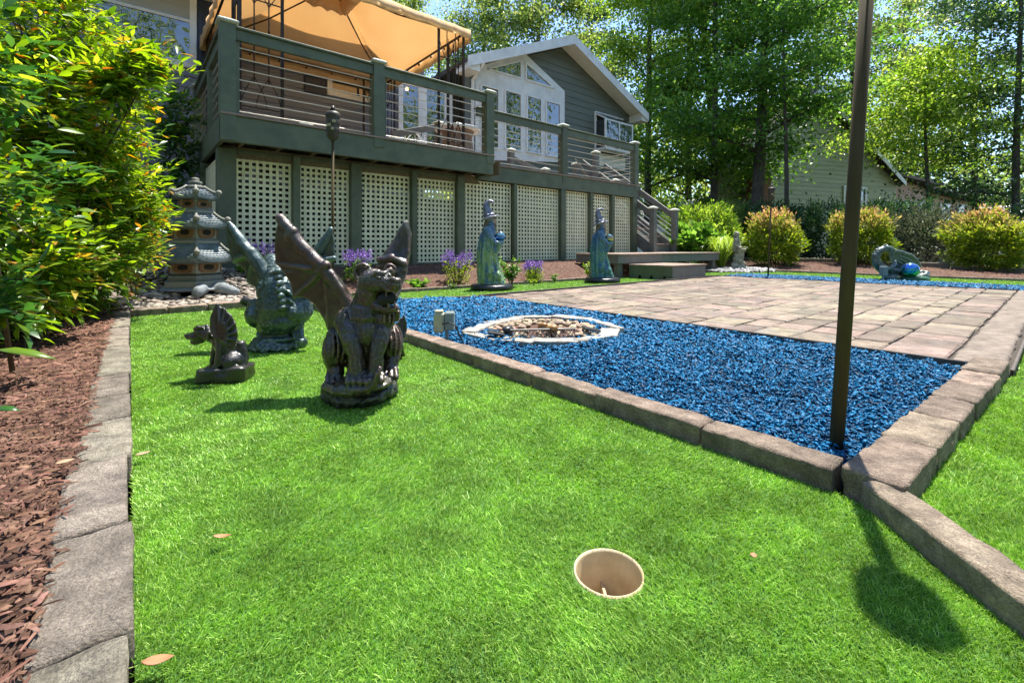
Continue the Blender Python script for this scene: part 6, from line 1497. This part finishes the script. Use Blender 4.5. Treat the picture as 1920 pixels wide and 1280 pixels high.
# ================================================================== plants
M_BRK = mat('tree_bark', [(.045, .033, .024), (.09, .07, .052), (.15, .125, .10)], 7, .9, bump=.02, bscale=22, stretch=(3, 3, .6))
M_STEM = mat('stem', [(.06, .05, .025), (.12, .09, .045)], 12, .7)
G_MAPLE = foliage('maple_leaf', [(.04, .11, .016), (.075, .18, .026), (.12, .25, .04), (.20, .32, .07)], .53, .36, glow=1.15)
G_BRIGHT = foliage('bright_leaf', [(.075, .16, .018), (.14, .26, .03), (.24, .36, .05), (.34, .44, .10)], .53, .36, glow=1.05)
G_OLIVE = foliage('olive_leaf', [(.06, .11, .025), (.11, .18, .038), (.19, .26, .055), (.30, .33, .11)], .55, .38, glow=1.2)
G_DARK = foliage('dark_leaf', [(.016, .05, .014), (.032, .085, .024), (.06, .125, .036), (.10, .16, .06)], .35, .33)
def tree(px, t, hgt, r0, label, m, cb=.28, cr=3.2, nl=13, nleaf=16000, leaf=.12, seed=1, lean=(0, 0), name='leafy_tree', flat=.5, side=None, sig=.62):
    rng = np.random.default_rng(seed); rr = random.Random(seed)
    base = at_t(px, 480, t); base.z = H(base.x, base.y) - .1
    root = thing(name, label, 'tree', base, 'trees behind the garden')
    tp = []
    for i in range(9):
        f_ = i / 8; tp.append(base + Vector((lean[0] * f_ + .18 * math.sin(f_ * 5 + seed) * f_, lean[1] * f_ + .18 * math.cos(f_ * 4 + seed) * f_, hgt * f_)))
    tm = MB(); tm.tube(tp, [r0 * (1.25 if i == 0 else 1) * (1 - i / 8 * .82) for i in range(9)], 10)
    def at(f_): 
        i = min(7, int(f_ * 8)); return tp[i].lerp(tp[i + 1], f_ * 8 - i)
    cl = []
    for j in range(nl):
        f_ = cb + (0.97 - cb) * (j + rr.random() * .6) / nl; p = at(f_); a = j * 2.4 + rr.uniform(-.4, .4)
        if side is not None and rr.random() < .55: a = side + rr.uniform(-.8, .8)
        ln = cr * (1 - .62 * max(0, (f_ - cb) / (1 - cb)) ** 1.5) * rr.uniform(.7, 1.1); up = rr.uniform(.12, .5) + .6 * max(0, f_ - .6)
        d = Vector((math.cos(a), math.sin(a), up)); pts = [p + d * ln * s_ + Vector((0, 0, -.10 * ln * s_ * s_)) + Vector((rr.uniform(-.1, .1), rr.uniform(-.1, .1), rr.uniform(-.1, .1))) * s_ for s_ in (0, .25, .5, .75, 1)]
        rl = r0 * .42 * (1 - f_ * .6); tm.tube(pts, [rl, rl * .7, rl * .5, rl * .33, rl * .15], 6)
        for s_ in (.3, .45, .6, .72, .85, 1.0):
            i = min(3, int(s_ * 4)); q = pts[i].lerp(pts[i + 1], s_ * 4 - i); cl.append(q)
            for _ in range(2):
                e = q + Vector((rr.gauss(0, 1), rr.gauss(0, 1), rr.gauss(.15, .35))) * (.30 * ln * (1.15 - s_ * .4)); tm.tube([q, q.lerp(e, .5) + Vector((0, 0, .05)), e], [rl * .25, rl * .17, rl * .08], 4); cl.append(e); cl.append(q.lerp(e, .6))
    tm.build('trunk', M_BRK, root, smooth=True)
    cl = np.array([c[:] for c in cl]); k = max(4, int(nleaf * 1.1) // len(cl)); wts = rng.uniform(.3, 1.7, len(cl)); cnt = (k * wts).astype(int)
    C = np.repeat(cl, cnt, 0); n = len(C); sg = np.repeat(rng.uniform(.45, 1.2, len(cl)), cnt) * sig
    P = C + rng.normal(size=(n, 3)) * np.stack([sg, sg, sg * flat], 1)
    P[:, 2] = np.maximum(P[:, 2], base.z + .6)
    V, T = leaves(P, rng.uniform(.75, 1.35, n) * leaf, rng.uniform(.5, .85, n) * leaf, rng, .62, .25)
    obj_np('crown', V, T, m, root, tuple(base)); return root
tree(1338, 19.0, 16, .17, 'dark green maple with a straight trunk just right of the deck stairs', G_MAPLE, .14, 3.8, 18, 16000, .165, 1, flat=.34)
tree(1413, 17.4, 15, .25, 'thick trunked maple leaning right in front of the green neighbouring house', G_MAPLE, .2, 3.9, 17, 15000, .165, 2, lean=(1.0, -.3), flat=.34)
tree(1474, 16.0, 11.5, .085, 'slender dark sapling before the green clapboard wall', G_MAPLE, .42, 2.5, 10, 8000, .13, 3, flat=.34)
tree(1010, 25, 19, .24, 'tall broadleaf tree behind the house, left of the gable peak', G_OLIVE, .3, 4.6, 18, 22000, .17, 4)
tree(905, 27, 18, .22, 'tall tree above the roof between canopy and gable', G_OLIVE, .35, 3.2, 14, 13000, .16, 5)
tree(1215, 22, 17, .2, 'big yellow green tree right behind the gable end', G_BRIGHT, .10, 3.8, 20, 24000, .15, 6)
tree(1290, 25, 18, .2, 'yellow green tree standing between the gable and the maples', G_BRIGHT, .12, 3.6, 18, 19000, .16, 7)
tree(1352, 22, 19, .24, 'tall airy forked tree rising behind the straight maple', G_BRIGHT, .3, 4.4, 13, 11000, .16, 8, lean=(-2.2, .4))
tree(1600, 23, 16, .16, 'broad olive tree behind the roof of the green house', G_OLIVE, .25, 4.2, 17, 17000, .15, 9)
tree(1742, 16.5, 7.4, .09, 'small bright maple with a thin crooked trunk, at right', G_BRIGHT, .46, 2.2, 14, 10000, .13, 10, flat=.34)
tree(1830, 27, 18, .18, 'tall dark tree behind the small bright maple', G_DARK, .18, 3.6, 18, 18000, .15, 11)
tree(1690, 31, 19, .2, 'tall mid green tree right of the long torch pole', G_OLIVE, .3, 3.6, 15, 13000, .16, 12)
tree(1905, 15, 13, .12, 'dark tree filling the right edge of the garden', G_DARK, .12, 2.4, 17, 14000, .12, 13)
tree(1530, 28, 20, .2, 'tall tree far back with open top over the green roof', G_OLIVE, .25, 4.4, 16, 15000, .18, 14)
tree(2060, 19, 16, .2, 'grey green tree leaning in from beyond the right edge', G_BRIGHT, .15, 4.2, 16, 14000, .14, 15)
tree(1110, 30, 17, .2, 'dark tree behind the right slope of the gable', G_DARK, .3, 3.6, 14, 11000, .19, 16)
tree(760, 34, 20, .22, 'far tree peeping over the canvas canopy', G_OLIVE, .4, 3.2, 12, 8000, .2, 17)
# distant wood: one mass
rng = np.random.default_rng(77); n = 60000
u_ = rng.uniform(-.55, 2.2, n); t_ = rng.uniform(33, 46, n); P = np.stack([F.x * t_ + R.x * u_ * t_, F.y * t_ + R.y * u_ * t_, rng.beta(1.0, 1.7, n) * 15 * (.75 + .3 * np.sin(u_ * 9) + .2 * np.sin(u_ * 23))], 1)
P += rng.normal(size=P.shape) * .3
V, T = leaves(P, rng.uniform(.34, .6, n), rng.uniform(.25, .42, n), rng, .5, .2); tag(obj_np('distant_wood', V, T, G_OLIVE), 'far wood closing the view behind the gardens', kind='stuff')

n = 22000; a_ = rng.uniform(2.3, 5.9, n); t_ = rng.uniform(24, 32, n)
P = np.stack([np.cos(a_) * t_, np.sin(a_) * t_, rng.beta(1.2, 1.2, n) * 21 * (.8 + .2 * np.sin(a_ * 11))], 1)
V, T = leaves(P, rng.uniform(.6, 1.0, n), rng.uniform(.45, .8, n), rng, .5, .2); tag(obj_np('wood_behind', V, T, G_OLIVE), 'wood around the garden behind the viewer, seen in the window panes', kind='stuff')
# ---- golden shrubs, dark shrubs
G_GOLD = [foliage('golden_leaf', [(.05, .11, .012), (.11, .20, .02), (.22, .32, .03), (.36, .40, .06)], .45, .4, clump=5, tip=((.62, .36, .19, 1), .72, 1.35))]
def shrub(px, t, rx, rz, label, m, n=6500, leaf=.055, seed=1, group='golden shrubs in the far mulch bed', name='shrub', shell=.55, spray=True, wl=.36, zb=.0, cx=0):
    rng = np.random.default_rng(seed); b = at_t(px, 490, t); b.z = H(b.x, b.y); root = thing(name, label, 'shrub', b, group)
    ns = n // 22; th = rng.uniform(0, 2 * np.pi, ns); zz = rng.uniform(-.95, 1, ns); rr_ = np.sqrt(1 - zz ** 2)
    rad = rng.uniform(shell, 1.0, ns) ** .7 * (1 + .17 * np.sin(th * 3 + seed) * rr_ + .12 * np.sin(zz * 7 + seed * 2) + np.abs(rng.normal(0, .10, ns))); tipp = np.stack([np.cos(th) * rr_ * rx * rad, np.sin(th) * rr_ * rx * rad, rz * .52 + zz * rz * .5 * rad], 1)
    tipp[:, 2] = np.maximum(tipp[:, 2], rng.uniform(.05, .25, ns))
    cen = np.array([0, 0, rz * .3]); d = unit(tipp - cen); ln = rng.uniform(.14, .30, ns) * (rx / .8)
    f_ = rng.uniform(0, 1, (ns, 22)); side = rng.normal(size=(ns, 22, 3)) * .055 * (rx / .8)
    dd = d + np.array([0, 0, .25]); dd = unit(dd)
    P = (tipp[:, None, :] + dd[:, None, :] * (f_ - .6)[..., None] * ln[:, None, None] + side).reshape(-1, 3)
    dirs = np.repeat(dd, 22, 0)
    V, T = leaves(P, rng.uniform(.7, 1.3, len(P)) * leaf, rng.uniform(.8, 1.2, len(P)) * leaf * wl, rng, .45, .1, dirs)
    obj_np('foliage', V + np.array(b[:]), T, m, root, tuple(b)); st = MB()
    for k in range(10):
        a = k * .63; q = b + Vector((math.cos(a) * .06, math.sin(a) * .06, -.03)); e = b + Vector((math.cos(a) * rx * .55, math.sin(a) * rx * .55, rz * .7)); st.tube([q, q.lerp(e, .5) + Vector((0, 0, .08)), e], [.012, .009, .005], 5)
    st.build('stems', M_STEM, root); return root
shrub(1452, 11.0, .53, 1.2, 'golden shrub with orange tips behind the far torch', G_GOLD[0], 9000, .085, 1)
shrub(1618, 10.4, .52, 1.2, 'golden shrub with orange tips just right of the long torch pole', G_GOLD[0], 9000, .085, 2)
shrub(1850, 9.2, .53, 1.15, 'largest golden shrub with orange tips at the right edge', G_GOLD[0], 12000, .08, 3)
GD = 'dark evergreen shrubs by the green house'
shrub(1545, 13.0, 1.1, 1.45, 'dark evergreen shrub left of the house window', G_DARK, 8000, .12, 4, GD)
shrub(1675, 13.6, 1.0, 1.7, 'dark evergreen shrub right under the house window', G_DARK, 8000, .12, 5, GD)
shrub(1745, 12.2, 1.2, 1.35, 'grey green shrub between the two golden shrubs on the right', foliage('grey_leaf', [(.035, .05, .025), (.07, .09, .045), (.13, .14, .08)], .3, .45), 8000, .10, 6, GD)
shrub(1440, 13.6, .9, 1.5, 'dark leafy shrub at the foot of the thick leaning trunk', G_DARK, 6000, .13, 7, GD)
shrub(1320, 12.5, .9, 1.5, 'light green leafy shrub right of the stairs', G_BRIGHT, 8000, .11, 8, 'leafy shrubs beside the stairs')
shrub(1365, 14.2, .8, 1.7, 'tall mixed shrub behind the stone lady', G_OLIVE, 7000, .11, 9, 'leafy shrubs beside the stairs')
shrub(1300, 10.9, .5, .75, 'broad leaved bright green plant beside the stair foot', G_MAPLE, 1600, .19, 10, 'leafy shrubs beside the stairs', wl=.7)
shrub(1960, 12.5, 1.3, 1.6, 'dark shrub at the far right edge behind the golden shrub', G_DARK, 7000, .12, 11, GD)
# ornamental grass
def grass_clump(px, t, hgt, n, label, m, seed, spread=.35, w_=.009, group=None):
    rng = np.random.default_rng(seed); b = at_t(px, 495, t); b.z = H(b.x, b.y); az = rng.uniform(0, 6.28, n); out_ = rng.uniform(.15, 1, n) * spread; h = hgt * rng.uniform(.6, 1.05, n)
    d = np.stack([np.cos(az), np.sin(az), np.zeros(n)], 1); s_ = np.stack([-np.sin(az), np.cos(az), np.zeros(n)], 1) * w_ / 2; p0 = np.array(b[:]) + d * .05 * rng.uniform(0, 1, n)[:, None]
    Z = np.array([0, 0, 1.0]); r1 = p0 + d * out_[:, None] * .3 + Z * h[:, None] * .6; r2 = p0 + d * out_[:, None] * .8 + Z * h[:, None]; r3 = p0 + d * out_[:, None] * 1.25 + Z * h[:, None] * .82
    V = np.stack([p0 - s_, p0 + s_, r1 + s_, r1 - s_, r2 + s_ * .8, r2 - s_ * .8, r3], 1).reshape(-1, 3); q = np.arange(n)[:, None] * 7
    T = np.concatenate([q + [0, 1, 2], q + [0, 2, 3], q + [3, 2, 4], q + [3, 4, 5], q + [5, 4, 6]], 1).reshape(-1, 3)
    o = obj_np('grass_plant', V, T, m, None, tuple(b)); return tag(o, label, 'plant', group)
G_YG = foliage('yellow_grass', [(.14, .24, .02), (.24, .36, .04), (.34, .44, .07)], .45, .4)
grass_clump(1352, 10.4, .75, 420, 'tuft of long yellow green grass left of the stone lady', G_YG, 1, .42, .014)
# flowers before the lattice
M_PURP = foliage('purple_petal', [(.14, .07, .30), (.26, .14, .46), (.40, .26, .60)], .35, .5)
G_LIME = foliage('lime_leaf', [(.12, .20, .02), (.22, .33, .03), (.34, .44, .06)], .45, .4)
G_MID = foliage('mid_leaf', [(.05, .13, .02), (.10, .22, .03), (.17, .30, .05)], .42, .4)
def flower(px, py, t, w_, hgt, label, seed, leafm=G_LIME, fl=.45, group='purple flowers along the lattice'):
    rng = np.random.default_rng(seed); b = at_t(px, py, t); b.z = H(b.x, b.y); root = thing('flower_plant', label, 'flower', b, group); B_ = np.array(b[:])
    n = 420; th = rng.uniform(0, 6.28, n); rr_ = np.sqrt(rng.uniform(0, 1, n)) * w_ * .42; z = rng.uniform(.02, hgt * .68, n)
    P = B_ + np.stack([np.cos(th) * rr_, np.sin(th) * rr_, z], 1); V, T = leaves(P, rng.uniform(.04, .075, n), rng.uniform(.012, .02, n), rng, .35, -.25)
    obj_np('leaves', V, T, leafm, root, tuple(b))
    ns = 34; th = rng.uniform(0, 6.28, ns); rr_ = np.sqrt(rng.uniform(0, 1, ns)) * w_ * .5; tips = np.stack([np.cos(th) * rr_, np.sin(th) * rr_, hgt * rng.uniform(.82, 1.05, ns)], 1); st = MB(); Ps = []
    for q in tips:
        st.tube([b + Vector((q[0] * .25, q[1] * .25, .02)), b + Vector(q) * .98], [.003, .002], 4); k = 26
        Ps.append(B_ + q + np.stack([rng.normal(0, .012, k), rng.normal(0, .012, k), -rng.uniform(0, 1, k) * hgt * fl], 1) * np.array([1, 1, .8]))
    st.build('stems', M_STEM, root); P = np.concatenate(Ps); V, T = leaves(P, rng.uniform(.014, .026, len(P)), rng.uniform(.012, .02, len(P)), rng, .1, 0); obj_np('blossoms', V, T, M_PURP, root, tuple(b))
flower(858, 515, 6.1, .42, .46, 'purple flowering plant just left of the yellow green wizard', 1)
flower(1000, 510, 6.75, .32, .32, 'purple flowers on a lime clump between the two wizards', 2)
flower(496, 520, 5.05, .42, .40, 'shaded purple flowers behind the teal gargoyle', 3, G_MID)
flower(668, 520, 5.5, .34, .38, 'shaded purple flowers behind the wing of the brown gargoyle', 4, G_MID)
def small_plant(px, py, t, w_, hgt, n, leaf, label, m, seed, wl=.45):
    rng = np.random.default_rng(seed); b = at_t(px, py, t); b.z = H(b.x, b.y); root = thing('small_plant', label, 'plant', b, 'small plants in the flower bed'); st = MB(); Ps, Ds = [], []
    for k in range(max(3, n // 16)):
        a = rng.uniform(0, 6.28); e = b + Vector((math.cos(a) * w_ * .5 * rng.uniform(.1, 1), math.sin(a) * w_ * .5 * rng.uniform(.1, 1), hgt * rng.uniform(.65, 1))); st.tube([b + Vector((0, 0, -.01)), b.lerp(e, .5) + Vector((0, 0, .02)), e], [.004, .003, .002], 4)
        for i in range(16):
            f_ = rng.uniform(.3, 1); q = b.lerp(e, f_); aa = rng.uniform(0, 6.28); Ps.append(q[:]); Ds.append((math.cos(aa), math.sin(aa), .35))
    st.build('stems', M_STEM, root); P = np.array(Ps); V, T = leaves(P, rng.uniform(.7, 1.2, len(P)) * leaf, rng.uniform(.8, 1.2, len(P)) * leaf * wl, rng, .6, 0, np.array(Ds)); obj_np('leaves', V, T, m, root, tuple(b))
small_plant(958, 522, 6.1, .42, .42, 220, .075, 'leafy green plant right of the yellow green wizard', G_MID, 1)
small_plant(1040, 515, 6.8, .16, .14, 40, .05, 'little green seedling on the mulch between the wizards', G_MID, 2)
small_plant(1000, 523, 6.3, .24, .10, 90, .04, 'low yellow green clump on the mulch below the purple flowers', G_LIME, 3)
small_plant(1104, 505, 7.3, .26, .34, 140, .06, 'yellow green plant half hidden behind the teal blue wizard', G_LIME, 4)
small_plant(848, 530, 5.75, .16, .08, 60, .035, 'low green tuft at the edge of the flower bed left of the first wizard', G_MID, 5)
small_plant(785, 522, 5.6, .40, .12, 110, .075, 'broad leaved low green plant in the shade by the gargoyle wing tip', G_MAPLE, 6, .6)
small_plant(455, 535, 4.95, .16, .16, 80, .05, 'small green weed between the pagoda and the teal gargoyle', G_MID, 7)
small_plant(905, 528, 6.0, .18, .10, 60, .035, 'low tuft behind the first wizard base', G_LIME, 8)

# ---- the large shrub on the left: sprays of pointed leaves, near the eye
G_NAN = foliage('shrub_leaf', [(.03, .085, .010), (.065, .15, .014), (.13, .24, .02), (.22, .33, .03), (.36, .42, .05)], .5, .32, glow=1.1)
G_NANO = foliage('shrub_new_leaf', [(.30, .16, .02), (.42, .24, .025), (.46, .36, .05), (.40, .12, .03)], .45, .35)
G_NAND = foliage('shrub_shade_leaf', [(.02, .08, .018), (.04, .13, .022), (.07, .17, .03)], .4, .28)  # darker leaf colour, with the left edge's shade painted in
def big_shrub(name, label, base, blobs, nshoot, leafL, wl, m, m2, frac2, seed, nparts, broad=False, droop=.2, group='shrubs at the left edge'):
    rng = np.random.default_rng(seed); root = thing(name, label, 'shrub', base, group); A = np.array(base[:])
    Ps, Ds, Ns, Ls = [], [], [], []; st = MB(); w_ = np.array([max(.02, b[1] * b[1]) for b in blobs]); w_ = w_ / w_.sum()
    for k in range(nshoot):
        c, r, fl = blobs[rng.choice(len(blobs), p=w_)]; c = np.array(c[:]); v = rng.normal(size=3); v /= np.linalg.norm(v)
        rad = r * rng.uniform(.35, 1.0) ** .45; tip = c + v * np.array([1, 1, fl]) * rad; out_ = unit((v + np.array([0, 0, .35]))[None])[0]
        ln = rng.uniform(.16, .34); start = tip - out_ * ln; sag = np.array([0, 0, -droop * ln])
        if k % 5 == 0: st.tube([Vector(start), Vector((start + tip) / 2 + .15 * ln * np.array([0, 0, 1])), Vector(tip + sag)], [.0032, .0025, .0012], 4)
        nn_ = rng.integers(9, 15)
        for i in range(nn_):
            f_ = (i + rng.uniform(0, .6)) / nn_; p = start + (tip - start) * f_ + np.array([0, 0, .15 * ln * 4 * f_ * (1 - f_)]) + sag * f_ * f_
            sd = np.cross(out_, [0, 0, 1]); sd = sd / max(1e-6, np.linalg.norm(sd)) * (1 if i % 2 else -1)
            d = out_ * rng.uniform(.35, .9) + sd * rng.uniform(.5, 1.0) + rng.normal(size=3) * .22 + np.array([0, 0, -.12])
            if i >= nn_ - 1: d = out_ + rng.normal(size=3) * .15
            n3 = np.array([0, 0, 1.0]) + out_ * .25 + rng.normal(size=3) * .38
            Ps.append(p + rng.normal(size=3) * .012); Ds.append(d); Ns.append(n3); Ls.append(leafL * rng.uniform(.55, 1.25))
    P, D, N_, L_ = np.array(Ps), np.array(Ds), np.array(Ns), np.array(Ls)
    dist = P[:, 0] * F.x + P[:, 1] * F.y; ok = dist > .55; P, D, N_, L_, dist = P[ok], D[ok], N_[ok], L_[ok], dist[ok]
    lat = (P[:, 0] * R.x + P[:, 1] * R.y) / dist; vz = (P[:, 2] - CAMH) / dist
    vis = (lat > -1.1) & (vz < .53) & (vz > -.3); cdist = np.min([np.linalg.norm((P - np.array(c[:])) / np.array([1, 1, fl]), axis=1) / r for c, r, fl in blobs], 0)
    score = np.where(vis & (cdist > .8), L_ / dist, 0); order = np.argsort(-score); big = order[:nparts]; rest = order[nparts:]
    new = rng.uniform(size=len(P)) < frac2
    for sel, mm in ((rest[~new[rest]], m), (rest[new[rest]], m2)):
        if len(sel) == 0: continue
        V, T = leaves6(P[sel], L_[sel], L_[sel] * wl * rng.uniform(.8, 1.2, len(sel)), rng, D[sel], N_[sel]); tag(obj_np('foliage', V, T, mm, root, tuple(base)), kind='stuff')
    LM = []
    for mm in (m, m2):
        for q in range(3):
            V, T = leaves6(np.zeros((1, 3)), np.array([1.0]), np.array([wl]), rng, np.array([[1.0, 0, 0]]), np.array([[0, 0, 1.0]]), .10 + .1 * q, .06 + .08 * q); me = mesh_np('leaf', V, T); me.materials.append(mm); LM.append(me)
    for i in big:
        d = Vector(D[i]).normalized(); s_ = d.cross(Vector(N_[i])).normalized(); z_ = s_.cross(d); M = Matrix((d, -s_, z_)).transposed()
        inst('leaf', LM[(3 if new[i] else 0) + rng.integers(3)], root, P[i], M.to_euler(), (L_[i],) * 3)
    tr = MB()
    for c, r, fl in blobs:
        e = Vector(c[:]); tr.tube([Vector(base) + Vector((rng.uniform(-.08, .08), rng.uniform(-.08, .08), -.03)), Vector(base).lerp(e, .45) + Vector((rng.uniform(-.1, .1), rng.uniform(-.1, .1), .1)), e], [.009, .007, .004], 6)
    tr.build('stems', M_STEM, root, smooth=True); tag(st.build('twigs', M_STEM, root), kind='stuff'); return root
b0 = at_t(60, 520, 3.0); b0.z = H(b0.x, b0.y)
big_shrub('large_shrub', 'large sunlit yellow green shrub with drooping pointed leaves, left of the deck', b0,
          [(at_t(120, 215, 2.75), .52, 1.0), (at_t(-60, 330, 2.6), .75, 1.1), (at_t(190, 330, 3.2), .46, .9), (at_t(60, 60, 2.9), .60, .9), (at_t(215, 150, 2.7), .27, .7), (at_t(150, 470, 3.1), .50, .75), (at_t(-20, 480, 2.2), .50, .8), (at_t(255, 400, 3.5), .28, .7), (at_t(270, 100, 2.75), .16, .6), (at_t(288, 120, 2.7), .06, .7), (at_t(30, 545, 2.5), .30, .6), (at_t(130, 555, 3.1), .28, .5)],
          2600, .08, .30, G_NAN, G_NANO, .075, 5, 290)
b1 = at_t(20, 590, 1.75); b1.z = H(b1.x, b1.y)
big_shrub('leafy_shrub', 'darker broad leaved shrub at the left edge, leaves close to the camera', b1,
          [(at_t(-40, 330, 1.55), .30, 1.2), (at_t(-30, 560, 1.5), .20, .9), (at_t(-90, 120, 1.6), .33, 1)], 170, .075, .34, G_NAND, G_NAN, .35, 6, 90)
b2 = at_t(330, 470, 6.2); b2.z = H(b2.x, b2.y)
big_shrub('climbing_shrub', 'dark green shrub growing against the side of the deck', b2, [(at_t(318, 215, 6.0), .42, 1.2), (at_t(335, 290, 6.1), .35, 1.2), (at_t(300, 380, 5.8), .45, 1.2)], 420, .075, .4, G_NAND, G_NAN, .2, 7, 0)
b3 = at_t(240, 520, 4.0); b3.z = H(b3.x, b3.y)
big_shrub('nandina_shrub', 'fine leaved yellow orange shrub overhanging the pagoda', b3, [(at_t(235, 390, 3.7), .34, .8), (at_t(170, 500, 3.5), .40, .7), (at_t(262, 460, 3.9), .24, .7), (at_t(215, 330, 3.8), .3, .7)], 650, .06, .26, G_NAN, G_NANO, .28, 8, 0, droop=.35)
b4 = at_t(15, 690, 1.28); b4.z = H(b4.x, b4.y)
# low hanging leaves at the lower left
def hanging(px, py, t, L_, ang, label, m, wl=.3):
    c = at_t(px, py, t); mb = MB(); V, T = leaves6(np.array([c[:]]), np.array([L_]), np.array([L_ * wl]), RNG, np.array([(R * math.cos(ang) + Vector((0, 0, 1)) * math.sin(ang))[:]]), np.array([(Vector((0, 0, 1)) - F * .4)[:]]), .12, .1)
    o = obj_np('hanging_leaf', V, T, m, None, tuple(c)); o.modifiers.new('t', 'SOLIDIFY').thickness = .0006; return tag(o, label, 'leaf', 'single long leaves reaching over the mulch')
hanging(-10, 655, 1.1, .145, -.06, 'long green leaf reaching over the mulch from the left edge', G_NAN, .17)
hanging(-12, 765, .95, .055, .0, 'short dark leaf tip poking in at the left edge above the mulch', G_NAND, .3)
